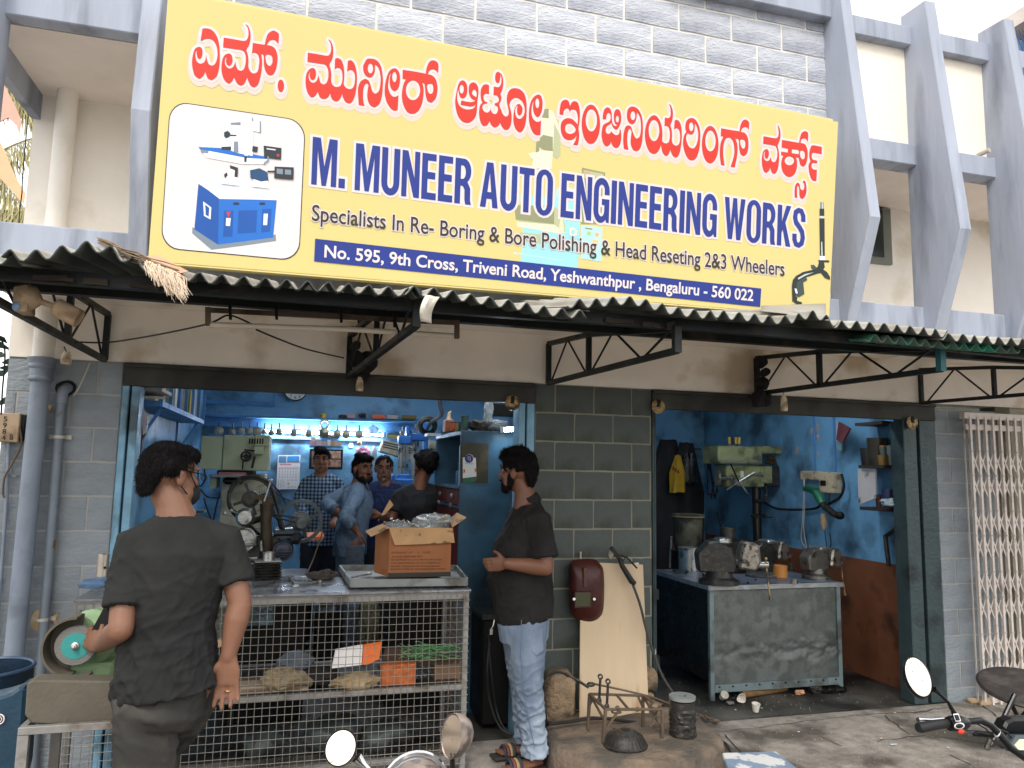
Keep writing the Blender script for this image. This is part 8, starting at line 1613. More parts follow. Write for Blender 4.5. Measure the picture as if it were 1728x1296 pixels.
mk('tank', MB().ball((cx_.x, QY-.42, .74), (.15, .27, .13), 20, 12), m_bk, b2)
# round stool on crossed legs
st_ = thing('round_stool', 'round dark metal stool with crossed legs by the gate at the right edge', 'stool', (4.3, -.9, 0))
SYY = -1.05; c = P(1727, 1160, Y=SYY); k = px(1715, 1160, SYY)
mk('seat', MB().lathe([(30*k, -.012), (53*k, -.010), (54*k, .002), (51*k, .010), (40*k, .006), (0.001, .004)], c, (-.12, -.22, 1), 36), mat('dusty_dark_seat', (62, 58, 57), .4, .4, var=.15, dirt=(88, 83, 80), ds=8), st_)
mk('leg', MB().cyl(P(1696, 1168, Y=SYY), P(1745, 1262, Y=SYY+.05), .013, 10), m_bk, st_); mk('leg', MB().cyl(P(1712, 1172, Y=SYY-.12), P(1672, 1258, Y=SYY-.15), .013, 10), m_bk, st_)
mk('leg', MB().cyl(P(1760, 1168, Y=SYY), P(1690, 1250, Y=SYY+.3), .013, 10), m_bk, st_)
# ---------------- people ----------------
def remesh(mb, vox, smooth_it=3, fac=.6):
 me = bpy.data.meshes.new('tmp'); me.from_pydata([tuple(p) for p in mb.v], [], mb.f); me.update()
 bm = bmesh.new(); bm.from_mesh(me); bmesh.ops.recalc_face_normals(bm, faces=bm.faces); bm.to_mesh(me); bm.free()
 o = bpy.data.objects.new('tmp', me); link(o)
 r_ = o.modifiers.new('r', 'REMESH'); r_.mode = 'VOXEL'; r_.voxel_size = vox
 s_ = o.modifiers.new('s', 'SMOOTH'); s_.iterations = smooth_it; s_.factor = fac
 bpy.context.view_layer.update(); ev = bpy.data.meshes.new_from_object(o.evaluated_get(bpy.context.evaluated_depsgraph_get()))
 out = MB(); out.v = [v.co.copy() for v in ev.vertices]; out.f = [tuple(p.vertices) for p in ev.polygons]; nrm = [v.normal.copy() for v in ev.vertices]
 bpy.data.objects.remove(o); bpy.data.meshes.remove(me); bpy.data.meshes.remove(ev); return out, nrm
def capsule(mb, pts, rs, n=16, up=None):
 mb.tube(pts, rs, n, up=up)
 for p, r_ in ((pts[0], rs[0]), (pts[-1], rs[-1])):
  q_ = min(r_) if isinstance(r_, (tuple, list)) else r_; mb.ball(p, q_*.98, 12, 8)
 return mb
def folds(mb, nrm, amp, dirs, seed=0, f=9, lim=None):
 for i, p in enumerate(mb.v):
  h_ = 0
  for d, w_, a_ in dirs:
   d = V(d).normalized(); s_, u_ = frame(d); q_ = V((p.dot(d)*w_*.22, p.dot(s_)*w_, p.dot(u_)*w_))+V((seed, seed*2, 0))
   q_ += noise.noise_vector(p*4+V((seed, 0, 0)))*.5
   x = noise.noise(q_); h_ += a_*(max(0, 1-abs(x)*4)**1.5-.25)
  k = .55+.45*noise.noise(p*3.1+V((0, seed, 0)))*1.6; k = max(.1, k)
  if lim: k *= lim(p)
  mb.v[i] = p+nrm[i]*(amp*h_*k)
 return mb
def hand(mb, w_, d, palm, side, s=1, curl=.5, spread=.12, thumb=1):
 """w_ wrist, d pointing direction, palm normal, side towards the thumb"""
 d = V(d).normalized(); palm = V(palm); palm = (palm-d*palm.dot(d)).normalized(); sd_ = d.cross(palm).normalized()
 if sd_.dot(V(side)) < 0: sd_ = -sd_
 pc = V(w_)+d*.045*s
 mb.tube([V(w_)-d*.01, V(w_)+d*.02*s, pc, V(w_)+d*.085*s], [(.026*s, .020*s), (.032*s, .017*s), (.040*s, .016*s), (.038*s, .013*s)], 14, up=palm)
 for i, (o_, L) in enumerate(((.029, .070), (.010, .078), (-.010, .073), (-.028, .058))):
  b_ = V(w_)+d*.080*s+sd_*(o_*s); dr = (d+sd_*(o_*spread*30)*.5).normalized(); c1_ = curl*(.8+.15*i)
  p1 = b_+dr*(L*.42*s); d2 = (dr*math.cos(c1_)+palm*math.sin(c1_)); p2 = p1+d2*(L*.32*s); d3 = (dr*math.cos(c1_*1.7)+palm*math.sin(c1_*1.7)); p3 = p2+d3*(L*.26*s)
  capsule(mb, [b_-dr*.02*s, b_, p1, p2, p3], [.0095*s, .0098*s, .0088*s, .0080*s, .0068*s], 10)
 if thumb:
  t0 = V(w_)+d*.022*s+sd_*.022*s; t1 = t0+(d*.6+sd_*.8+palm*.15).normalized()*.040*s; t2 = t1+(d*.85+sd_*.45+palm*.3).normalized()*.032*s
  capsule(mb, [t0-sd_*.01, t0, t1, t2], [.013*s, .0135*s, .0105*s, .0085*s], 10)
def head_parts(mb, c, hf, hu=(0, 0, 1), s=1.0, jaw=1.0):
 f = V(hf).normalized(); r_ = f.cross(V(hu)).normalized(); u = r_.cross(f).normalized(); M = Matrix((r_, f, u)).transposed()
 T = lambda x, y, z: V(c)+M @ (V((x, y, z))*s)
 B_ = lambda x, y, z, a, b, d, n=16, m=12: mb.ball(T(x, y, z), (a*s, b*s, d*s), n, m, rot=M)
 B_(0, -.012, .030, .076, .094, .088, 20, 14); B_(0, .030, -.022, .064, .060, .078); B_(0, .048, -.068, .046*jaw, .042, .040); B_(0, .070, -.093, .024, .020, .018)
 for e in (-1, 1):
  B_(e*.077, -.004, -.006, .010, .020, .032); B_(e*.079, -.010, .010, .012, .012, .016); B_(e*.040, .062, -.016, .022, .022, .020); B_(e*.045, .045, -.055, .022, .03, .03); B_(e*.024, .082, .040, .024, .012, .009)
 mb.tube([T(0, .086, .030), T(0, .096, .012), T(0, .108, -.010), T(0, .112, -.022)], [.008*s, .0085*s, .011*s, .010*s], 10); B_(0, .108, -.020, .0125, .012, .010)
 for e in (-1, 1): B_(e*.012, .098, -.024, .008, .010, .007)
 B_(0, .086, -.050, .024, .014, .006); B_(0, .084, -.060, .021, .014, .007); B_(0, .070, -.052, .034, .022, .022)
 return T, M
def face_bits(par, T, M, s=1, brow=1, gaze=0):
 for e in (-1, 1):
  o = mk('eye', MB().ball(T(e*.030, .0750, .018), .0115*s, 12, 8), mat('eye_white', (150, 140, 132), .3, bump=0), par)
  mk('iris', MB().ball(T(e*.030+gaze, .0835, .0175), .0058*s, 10, 6), mat('eye_dark', (26, 18, 14), .2, bump=0), o)
  mk('eyelid', MB().tube([T(e*.018, .082, .024), T(e*.030, .0885, .0275), T(e*.043, .080, .023)], [.004*s, .0055*s, .004*s], 6), mat('skin_lid', (70, 46, 36), .6), par)
  if brow: mk('eyebrow', MB().tube([T(e*.013, .094, .040), T(e*.030, .0935, .047), T(e*.048, .080, .041)], [.0035*s, .0048*s, .0025*s], 6), mat('hair_black', (14, 12, 12), .75, var=.3, vs=60, bump=.6, bs=200, spec=.15), par)
 mk('lips', MB().ball(T(0, .0955, -.0505), (.022*s, .0065*s, .0042*s), 14, 8, rot=M).ball(T(0, .0945, -.0600), (.019*s, .0075*s, .0055*s), 14, 8, rot=M), mat('lips', (112, 66, 56), .5), par)
m_hair = mat('hair_black', (14, 12, 12), .75, var=.3, vs=60, bump=.6, bs=200, spec=.15)
def hair(par, T, M, s, balls, vox=.006, amp=.006, strands=0, seed=0, L=.02, flow=(0, -.3, -1), m_=m_hair, name='hair', freq=55):
 mb = MB()
 for x, y, z, a, b, d in balls: mb.ball(T(x, y, z), (a*s, b*s, d*s), 18, 12, rot=M)
 mb, n_ = remesh(mb, vox, 2)
 for i, p in enumerate(mb.v):
  q_ = M.inverted() @ p; mb.v[i] = p+n_[i]*(amp*(abs(noise.noise(V((q_.x*freq, q_.y*freq*.5, q_.z*freq*.35))+V((seed, 0, 0))))*2-.5)+amp*.6*noise.noise(p*140))
 o = mk(name, mb, m_, par, smooth=180)
 if strands:
  rr_ = random.Random(seed); sm_ = MB(); fl = (M @ V(flow)).normalized()
  for k in range(strands):
   i = rr_.randrange(len(mb.v)); p = mb.v[i]; d = (n_[i]*rr_.uniform(.2, .7)+fl*rr_.uniform(.2, .9)+V((rr_.uniform(-1, 1), rr_.uniform(-1, 1), rr_.uniform(-1, 1)))*.35).normalized()*L*rr_.uniform(.5, 1.2)
   q1 = p-d*.2; q2 = p+d*.5; q3 = p+d+fl*L*.2; s_, u_ = frame(d); w_ = .0011*s
   sm_.add([q1-s_*w_, q1+s_*w_, q1+u_*w_, q2-s_*w_*.8, q2+s_*w_*.8, q2+u_*w_*.8, q3], [(0, 1, 4, 3), (1, 2, 5, 4), (2, 0, 3, 5), (3, 4, 6), (4, 5, 6), (5, 3, 6)])
  tag(mk('hair_strands', sm_, m_, o, smooth=0, fixn=False), kind='stuff')
 return o
SHORT = [(0, -.022, .046, .082, .096, .082), (0, .035, .092, .062, .050, .034), (0, -.080, .0, .060, .030, .060), (.060, -.03, .02, .024, .05, .045), (-.060, -.03, .02, .024, .05, .045), (0, -.082, -.040, .045, .022, .035)]
def pbody(par, skin, head, neck, arms, legs, torso, fwd, vox, s=1, jaw=1, feet=None, hands=()):
 mb = MB(); T, M = head_parts(mb, *head, s=s, jaw=jaw)
 hc = V(head[0]); nb = V(neck); capsule(mb, [hc+V((0, 0, -.05))-V(head[1]).normalized()*.015, hc.lerp(nb, .6)-V(head[1]).normalized()*.01, nb+V((0, 0, -.02))], [.056*s, .058*s, .076*s], 16)
 mb.tube([V(p) for p, _ in torso], [(a-.018, b-.018) for _, (a, b) in torso], 22, up=fwd)
 for sh, el, wr, (r0, r1, r2) in arms:
  sh, el, wr = V(sh), V(el), V(wr); fe = el.lerp(wr, .3)
  capsule(mb, [sh, sh.lerp(el, .4), el], [r0, r0*.93, r1]); capsule(mb, [el, fe, wr], [r1, r1*1.06, r2])
  capsule(mb, [sh, nb.lerp(sh, .35)+V((0, 0, -.01))], [r0, .055])
 for hp, kn, an, (r0, r1, r2) in legs:
  hp, kn, an = V(hp), V(kn), V(an); capsule(mb, [hp, hp.lerp(kn, .5), kn], [r0*.85, r0*.75, r1*.85]); capsule(mb, [kn, kn.lerp(an, .3), an], [r1*.85, r1*.85, r2])
 for an, to in (feet or ()):
  an, to = V(an), V(to); d = (to-an); d.z = 0; d.normalize(); h_ = V((an.x, an.y, to.z))
  capsule(mb, [an, h_-d*.03+V((0, 0, .01)), h_+d*.06, to-d*.02], [.036, .032, (.038, .024), (.042, .018)])
  for i in range(5): sd_ = V((-d.y, d.x, 0)); capsule(mb, [to-d*.025+sd_*(i-2)*.016, to+d*(.018-.004*abs(i-1))+sd_*(i-2)*.017], [.010, .009], 8)
 for h_ in hands: hand(mb, **h_)
 mb, n_ = remesh(mb, vox, 2, .5)
 return mk('body', mb, skin, par, smooth=180), T, M
def garment(name, par, m_, parts, vox, amp, dirs, seed=0, lim=None, it=4):
 mb = MB()
 for pts, rs, up in parts: mb.tube([V(p) for p in pts], rs, 24, up=up)
 mb, n_ = remesh(mb, vox, it); folds(mb, n_, amp, dirs, seed, lim=lim); return mk(name, mb, m_, par, smooth=180)
def skin(name, col): return mat(name, col, .48, var=.10, vs=9, bump=.15, bs=120, bd=.002)
Q = lambda x, y, Y: P(x, y, Y=Y)
# --- 1: man at the grinder, seen from behind
p1_ = thing('person', 'man in a dark grey T-shirt and black mask at the bench grinder, back turned', 'person', (P(250, 1000, Y=-1.7).x, -1.7, 0))
sk1 = skin('skin_tan', (120, 84, 65))
hd = Q(287, 803, -1.66); hf = (.74, .66, -.16)
sL, sR = Q(222, 926, -1.70), Q(384, 920, -1.66); eL, eR = Q(204, 1062, -1.80), Q(405, 1018, -1.70)
wL, wR = Q(172, 1088, -1.50), Q(385, 1108, -1.72); nk = Q(302, 886, -1.68)
hipL, hipR = Q(247, 1180, -1.70), Q(316, 1168, -1.60)
kL = V((Q(247, 1300, -1.72).x, -1.70, .47)); aL = V((Q(245, 1300, -1.72).x, -1.74, .08)); kR = Q(270, 1262, -1.30); aR = V((kR.x-.03, -1.36, .10))
for z0_, c_ in ((0, 0),): pass
tor = [(Q(278, 1180, -1.68), (.155, .125)), (Q(280, 1110, -1.68), (.155, .115)), (Q(288, 1010, -1.68), (.175, .125)), (Q(297, 935, -1.68), (.185, .12)), (Q(301, 900, -1.68), (.12, .085))]
b1_, T, M = pbody(p1_, sk1, (hd, hf), nk, [(sL, eL, wL, (.052, .041, .028)), (sR, eR, wR, (.052, .042, .027))], [(hipL, kL, aL, (.10, .07, .05)), (hipR, kR, aR, (.10, .07, .05))], tor, (0, 1, 0), .0058, 1.03, feet=[(aL, aL+V((.0, .16, -.06))), (aR, aR+V((0, .16, -.08)))],
 hands=[dict(w_=wR, d=(.03, -.02, -1), palm=(-.1, -.9, 0), side=(-1, 0, 0), s=1.12, curl=.16, spread=.3), dict(w_=wL, d=(-.62, .75, .10), palm=(.6, .6, -.2), side=(0, 0, 1), s=1.05, curl=.7)])
hair(b1_, T, M, 1.03, [(0, -.020, .040, .080, .093, .079), (0, .038, .082, .062, .052, .034), (0, -.080, .0, .062, .030, .062), (.062, -.03, .03, .026, .05, .04), (-.062, -.03, .03, .026, .05, .04), (0, -.082, -.046, .046, .020, .036), (.02, -.03, .082, .056, .066, .036)], .006, .0035, 9000, 3, .010, (.1, -.6, -1), freq=90)
mk('spectacles', MB().tube([T(.078, -.01, .022), T(.080, .04, .020), T(.074, .088, .018)], .0022, 6).tube([T(.074, .088, .022), T(.066, .104, .012), T(.045, .110, -.004), T(.028, .106, .010), T(.045, .108, .026), T(.074, .090, .022)], .0016, 6), m_blk, b1_)
mkm = MB(); mkm.ball(T(0, .072, -.052), (.062, .052, .052), 22, 14, rot=M); mk('face_mask', mkm, mat('black_mask', (24, 24, 26), .8, bump=.3), b1_)
mk('mask_strap', MB().tube([T(.058, .075, -.028), T(.078, .02, .02), T(.082, -.012, .026), T(.084, -.022, .0), T(.078, .0, -.035), T(.058, .06, -.07)], .0022, 6), m_blk, b1_)
fc = wR+V((.01, -.012, -.125)); mk('ring', MB().torus(wR+V((.006, -.004, -.118)), (.05, .2, 1), .0115, .0024, 16, 6), mat('gold_ring', (200, 170, 110), .25, .9, bump=0), b1_)
m_tee = mat('charcoal_tshirt', (34, 35, 35), .9, var=.10, vs=7, bump=.35, bs=260, bd=.001, dirt=(42, 42, 41), ds=4, dt=.6, dsoft=.3, spec=.2)
shp = [([Q(284, 1164, -1.68), Q(283, 1130, -1.68), Q(284, 1060, -1.68), Q(290, 985, -1.68), Q(298, 930, -1.68), Q(302, 898, -1.68), Q(304, 880, -1.68), Q(306, 868, -1.68)], [(.176, .165), (.172, .158), (.158, .137), (.178, .14), (.186, .13), (.158, .10), (.108, .080), (.072, .066)], (0, 1, 0)),
 ([nk+V((-.03, 0, -.03)), sL+V((.0, 0, .012)), sL.lerp(eL, .38), sL.lerp(eL, .74)], [.074, .063, .064, .070], None), ([nk+V((.03, 0, -.03)), sR+V((0, 0, .012)), sR.lerp(eR, .35), sR.lerp(eR, .66)], [.074, .064, .064, .069], None)]
garment('tshirt', b1_, m_tee, shp, .0075, .013, [((.55, 0, -.8), 15, 1.0), ((1, 0, .15), 20, .6), ((-.5, 0, -.8), 26, .4)], 3, lim=lambda p: .4+.7*min(1, max(0, (1.40-p.z)/.3)))
m_tro = mat('grey_work_trousers', (48, 47, 44), .75, var=.16, vs=6, bump=.35, bs=180, bd=.0015, dirt=(74, 71, 66), ds=4, dt=.6, dsoft=.25, spec=.3)
garment('trousers', b1_, m_tro, [([Q(276, 1120, -1.68), Q(275, 1160, -1.68), Q(268, 1195, -1.68), Q(262, 1215, -1.68)], [(.135, .11), (.145, .128), (.155, .148), (.13, .13)], (0, 1, 0)), ([hipL+V((0, 0, .02)), hipL.lerp(kL, .45), kL, kL.lerp(aL, .5), aL+V((0, 0, .02))], [.108, .102, .088, .078, .072], None), ([hipR+V((.01, -.02, .02)), hipR.lerp(kR, .5), kR, kR.lerp(aR, .5), aR+V((0, 0, .02))], [.118, .105, .082, .074, .070], None)], .008, .013, [((1, 0, -.35), 17, 1.0), ((.3, 0, -1), 12, .6)], 11)
pk_ = [Q(206, 1182, -1.868), Q(228, 1176, -1.872), Q(286, 1200, -1.855), Q(240, 1212, -1.868), Q(208, 1204, -1.868)]
# --- 2: man in the black shirt and jeans, profile
p2_ = thing('person', 'bearded man in black shirt and pale jeans standing in profile, hands on his belly', 'person', (1.3, -.42, 0))
sk2 = skin('skin_brown', (112, 74, 55))
hd = Q(873, 798, -.40); hf = (-.80, .60, -.04); nk = Q(888, 850, -.42)
sN, sF = Q(908, 880, -.56), Q(876, 876, -.24); eN, eF = Q(921, 958, -.62), Q(866, 952, -.16); wN, wF = Q(856, 951, -.63), Q(843, 926, -.32)
hN, hF = Q(890, 1052, -.48), Q(876, 1052, -.30); kN, kF = Q(892, 1160, -.52), Q(884, 1160, -.30); aN, aF = V((Q(903, 1270, -.50).x, -.50, .085)), V((Q(892, 1262, -.30).x, -.28, .085))
tor = [(Q(884, 1050, -.4), (.155, .14)), (Q(880, 975, -.4), (.165, .155)), (Q(888, 920, -.4), (.175, .14)), (Q(892, 878, -.4), (.17, .115)), (Q(888, 858, -.4), (.10, .08))]
fw2 = (-.94, .25, 0)
b2_, T, M = pbody(p2_, sk2, (hd, hf), nk, [(sN, eN, wN, (.056, .045, .031)), (sF, eF, wF, (.056, .045, .031))], [(hN, kN, aN, (.10, .07, .05)), (hF, kF, aF, (.10, .07, .05))], tor, fw2, .006, 1.02, 1.1,
 feet=[(aN, aN+V((-.17, -.05, -.055))), (aF, aF+V((-.17, -.02, -.055)))],
 hands=[dict(w_=wN, d=(-.80, .55, -.12), palm=(.5, .85, .0), side=(0, 0, 1), s=1.02, curl=.55, spread=.04), dict(w_=wF, d=(-.15, -.85, .25), palm=(1, .1, -.1), side=(0, 0, 1), s=1.0, curl=.35, spread=.04)])
face_bits(b2_, T, M, 1.02)
hair(b2_, T, M, 1.02, [(0, -.020, .052, .088, .104, .088), (0, .045, .100, .068, .060, .040), (0, -.088, .005, .066, .034, .070), (.062, -.02, .035, .026, .055, .04), (-.062, -.02, .035, .026, .055, .04), (0, -.085, -.045, .052, .024, .04), (.02, .06, .115, .05, .045, .03), (-.03, -.02, .128, .05, .06, .028)], .007, .010, 2600, 9, .016, (0, .2, .2))
hair(b2_, T, M, 1.02, [(0, .072, -.092, .034, .028, .026), (.042, .048, -.070, .022, .036, .034), (-.042, .048, -.070, .022, .036, .034), (.064, .018, -.040, .014, .022, .045), (-.064, .018, -.040, .014, .022, .045), (0, .100, -.040, .026, .008, .006)], .006, .004, 900, 12, .007, (0, .3, -1), name='beard')
m_bsh = mat('black_linen_shirt', (27, 26, 26), .85, var=.14, vs=7, bump=.35, bs=240, bd=.001, dirt=(40, 38, 37), ds=4, dt=.6, dsoft=.3, spec=.25)
garment('shirt', b2_, m_bsh, [([Q(886, 1042, -.4), Q(883, 1020, -.4), Q(876, 975, -.4), Q(883, 922, -.4), Q(892, 880, -.4), Q(890, 858, -.4), Q(888, 842, -.4)], [(.19, .168), (.19, .178), (.19, .192), (.192, .172), (.18, .13), (.125, .092), (.072, .068)], fw2),
 ([nk+V((0, -.02, -.04)), sN+V((0, 0, .01)), sN.lerp(eN, .45), sN.lerp(eN, .80)], [.06, .074, .078, .086], None), ([nk+V((0, .02, -.04)), sF+V((0, 0, .01)), sF.lerp(eF, .5), sF.lerp(eF, .8)], [.06, .074, .076, .082], None)], .0085, .011, [((.3, 0, -1), 14, 1), ((-1, 0, -.3), 19, .5)], 7)
mk('collar', MB().lathe2([(.070, -.02), (.084, -.028), (.078, .02), (.068, .026)], Q(889, 845, -.41), (-.42, .08, 1), 24), m_bsh, b2_)
m_jean = mat('bleached_denim', (106, 120, 138), .85, var=.2, vs=5, bump=.4, bs=220, bd=.0015, dirt=(158, 170, 184), ds=3.4, dt=.56, dsoft=.3, stretch=(1, 1, .45), spec=.2)
garment('jeans', b2_, m_jean, [([Q(884, 1028, -.4), Q(883, 1052, -.4), Q(884, 1080, -.4)], [(.165, .145), (.172, .152), (.15, .14)], fw2), ([hN+V((.005, 0, .02)), hN.lerp(kN, .5), kN, kN.lerp(aN, .45), kN.lerp(aN, .8), aN+V((.0, 0, -.01))], [.112, .100, .078, .074, .070, .076], None), ([hF, hF.lerp(kF, .5), kF, kF.lerp(aF, .45), kF.lerp(aF, .8), aF+V((0, 0, -.01))], [.110, .098, .078, .074, .070, .076], None)], .0075, .014, [((1, .3, .25), 21, 1.0), ((1, -.3, -.3), 15, .6)], 17, lim=lambda p: .35+1.1*max(0, min(1, (.62-p.z)/.5)))
mk('back_pocket', MB().prism([Q(896, 1060, -.585), Q(916, 1062, -.585), Q(918, 1098, -.60), Q(906, 1108, -.60), Q(897, 1100, -.60)], (0, .02, 0)), m_jean, b2_, smooth=0, bevel=.004)
mk('side_seam', MB().tube([Q(880, 1046, -.60), Q(878, 1100, -.62), Q(882, 1160, -.605), Q(893, 1220, -.585), Q(902, 1262, -.585)], .0022, 5), mat('seam_blue', (84, 104, 132), .8), b2_)
for an, e in ((aN, 0), (aF, 1)):
 sd = mk('sandal', MB().cbox(an+V((-.09, -.02, -.076)), (.27, .10, .018), .12), mat('sandal_sole', (44, 40, 38), .7), b2_, smooth=0, bevel=.006)
 for j, col in enumerate(((40, 46, 58), (150, 130, 92), (112, 56, 48), (42, 48, 60))): mk('strap', MB().torus(an+V((-.10-.018*j, -.025, -.062)), (1, .12, 0), .045-.001*j, .009, 14, 5, R(0), R(180)), mat('strap_%d' % col[0], col, .7), sd)
mk('key_fob', MB().tube([Q(834, 1046, -.62), Q(832, 1056, -.63), Q(829, 1062, -.63)], .003, 6).cbox(Q(829, 1066, -.63), (.015, .006, .03)), m_steel, b2_, smooth=0)
# --- interior men
def inner_man(lb, hdp, Y, hf, neck, shs, els, wrs, hips, shirt, skn, sleeve=1.0, hairb=SHORT, beard=None, glasses=False, tw=(.165, .115), fwd=(0, -1, 0), col2=(48, 50, 58), hseed=1, face=True, trm=None, s=1.0, gaze=0, knees=None, hk=None, folds_=((.4, 0, -1), 14, 1), amp=.010, collar=True):
 Ys = Y if isinstance(Y, dict) else {}
 Y0_ = Ys.get('h', Y) if Ys else Y
 t = thing('person', lb, 'person', (P(*hips, Y=Y0_).x, Y0_, 0))
 q_ = lambda p: P(p[0], p[1], Y=p[2] if len(p) > 2 else Y0_)
 hd = q_(hdp); nk = q_(neck); S = [q_(p) for p in shs]; E_ = [q_(p) for p in els]; W_ = [q_(p) for p in wrs]; hp = q_(hips); hz = max(.80, min(1.0, hp.z))
 hp = V((hp.x, hp.y, hz)); ad = V((S[1].x-S[0].x, S[1].y-S[0].y, 0)).normalized()
 H_ = [hp-ad*.09, hp+ad*.09]; K_ = [V((h.x, h.y-.02, .48)) for h in H_]; A_ = [V((h.x, h.y+.02, .08)) for h in H_]
 fv = V(fwd); tor = [(hp+V((0, 0, -.02)), (.15, .11)), (hp.lerp(nk, .35), (.145, .105)), (hp.lerp(nk, .72), (tw[0], tw[1])), (hp.lerp(nk, .93), (tw[0]*.8, tw[1]*.8)), (nk+V((0, 0, -.0)), (.07, .07))]
 hands = [dict(w_=w_, d=(w_-e), palm=(0, .1, -1), side=(0, -1, 0), curl=.5, s=.95) for w_, e in zip(W_, E_)]
 b, T, M = pbody(t, skn, (hd, hf), nk, [(a, c_, d, (.05, .04, .028)) for a, c_, d in zip(S, E_, W_)], [(a, c_, d, (.09, .06, .045)) for a, c_, d in zip(H_, K_, A_)], tor, fwd, .0075, s, feet=[(a, a+fv*.16+V((0, 0, -.05))) for a in A_], hands=hands)
 if face: face_bits(b, T, M, s, gaze=gaze)
 hair(b, T, M, s, hairb, .0075, .007, 900, hseed, .018, (0, -.3, -.6))
 if beard: hair(b, T, M, s, beard[0], .006, .003, 300, hseed+5, .006, m_=beard[1], name='beard')
 if glasses: mk('spectacles', MB().torus(T(-.031, .098, .016), M @ V((0, 1, 0)), .019, .0014, 18, 4).torus(T(.031, .098, .016), M @ V((0, 1, 0)), .019, .0014, 18, 4).tube([T(-.012, .100, .018), T(.012, .100, .018)], .0014, 4).tube([T(.050, .096, .018), T(.080, .0, .018)], .0014, 4).tube([T(-.050, .096, .018), T(-.080, .0, .018)], .0014, 4), m_steel, b)
 parts = [([hp+V((0, 0, -.09)), hp+V((0, 0, .03)), hp.lerp(nk, .4), hp.lerp(nk, .72), hp.lerp(nk, .90), nk+V((0, 0, -.02)), nk+V((0, 0, .01))], [(.165, .13), (.165, .128), (.16, .122), (tw[0]+.018, tw[1]+.018), (tw[0]*.85, tw[1]*.85+.01), (.085, .075), (.062, .06)], fwd)]
 for a, e, w_ in zip(S, E_, W_):
  if sleeve >= 1: parts.append(([nk.lerp(a, .12)+V((0, 0, -.012)), nk.lerp(a, .6)+V((0, 0, -.006)), a, a.lerp(e, .5), e], [.064, .070, .070, .062, .055], None)); parts.append(([e.lerp(a, .12), e, e.lerp(w_, .5), e.lerp(w_, min(.92, sleeve-.5+.0))], [.056, .056, .050, .046], None))
  else: parts.append(([nk.lerp(a, .12)+V((0, 0, -.012)), nk.lerp(a, .6)+V((0, 0, -.006)), a, a.lerp(e, .5), a.lerp(e, sleeve)], [.064, .070, .072, .070, .074], None))
 garment('shirt', b, shirt, parts, .010, amp, [folds_, ((1, 0, .2), 13, .5)], hseed)
 if collar:
  for e in (-1, 1): mk('collar', MB().prism([nk+ad*(e*.012)+fv*.075+V((0, 0, -.03)), nk+ad*(e*.060)+fv*.045+V((0, 0, .025)), nk+ad*(e*.075)+fv*.06+V((0, 0, -.02)), nk+ad*(e*.045)+fv*.09+V((0, 0, -.055))], fv*.006), shirt, b, smooth=0)
 garment('trousers', b, trm or mat('dark_trousers', (40, 44, 54), .85, var=.2, bump=.3), [([hp+V((0, 0, .04)), hp, hp+V((0, 0, -.08))], [(.15, .12), (.155, .125), (.13, .12)], fwd)]+[([a+V((0, 0, .0)), a.lerp(c_, .5), c_, c_.lerp(d, .5), d+V((0, 0, -.02))], [.095, .085, .068, .062, .062], None) for a, c_, d in zip(H_, K_, A_)], .011, .008, [((1, 0, .25), 14, 1.0)], hseed+3)
 for a in A_: mk('shoe', MB().tube([a-fv*.05+V((0, 0, -.045)), a+fv*.05+V((0, 0, -.04)), a+fv*.15+V((0, 0, -.055)), a+fv*.20+V((0, 0, -.06))], [(.04, .035), (.048, .04), (.045, .024), (.025, .015)], 14), m_blk, b)
 return t, b
def check_mat():
 m_ = mat('blue_check_shirt', (70, 96, 124), .85, var=.08, bump=.3, bs=200, bd=.001); n = m_.node_tree.nodes; l = m_.node_tree.links; b = n['Principled BSDF']
 tc = [x for x in n if x.type == 'TEX_COORD'][0]; sp = n.new('ShaderNodeSeparateXYZ'); l.new(tc.outputs['Object'], sp.inputs[0]); outs = []
 for a_ in ('X', 'Z'):
  t = n.new('ShaderNodeMath'); t.operation = 'MULTIPLY'; t.inputs[1].default_value = 1/.034; l.new(sp.outputs[a_], t.inputs[0]); f = n.new('ShaderNodeMath'); f.operation = 'FRACT'; l.new(t.outputs[0], f.inputs[0])
  g_2 = n.new('ShaderNodeMath'); g_2.operation = 'GREATER_THAN'; g_2.inputs[1].default_value = .52; l.new(f.outputs[0], g_2.inputs[0]); outs.append(g_2.outputs[0])
 ad = n.new('ShaderNodeMath'); ad.operation = 'ADD'; l.new(outs[0], ad.inputs[0]); l.new(outs[1], ad.inputs[1]); rp = n.new('ShaderNodeMapRange'); l.new(ad.outputs[0], rp.inputs[0]); rp.inputs[2].default_value = 2
 cr_ = n.new('ShaderNodeValToRGB'); l.new(rp.outputs[0], cr_.inputs[0]); e = cr_.color_ramp.elements; e[0].color = lin((140, 158, 170))+(1,); e[1].color = lin((26, 38, 62))+(1,); k_ = e.new(.5); k_.color = lin((72, 96, 124))+(1,); cr_.color_ramp.interpolation = 'CONSTANT'; e[1].position = .45 if False else e[1].position
 l.new(cr_.outputs[0], b.inputs['Base Color']); return m_
m_chk = check_mat()
skd, skm = skin('skin_dark', (116, 74, 54)), skin('skin_mid', (140, 92, 68))
BEARD = [(0, .072, -.094, .036, .030, .030), (.042, .050, -.072, .024, .038, .036), (-.042, .050, -.072, .024, .038, .036), (.064, .020, -.040, .014, .022, .045), (-.064, .020, -.040, .014, .022, .045), (0, .098, -.036, .028, .010, .007)]
MUST = [(.012, .104, -.040, .018, .010, .007), (-.012, .104, -.040, .018, .010, .007), (0, .088, -.088, .022, .018, .018)]
FULLTOP = SHORT+[(0, .055, .100, .066, .048, .032), (.02, .0, .122, .06, .07, .03)]
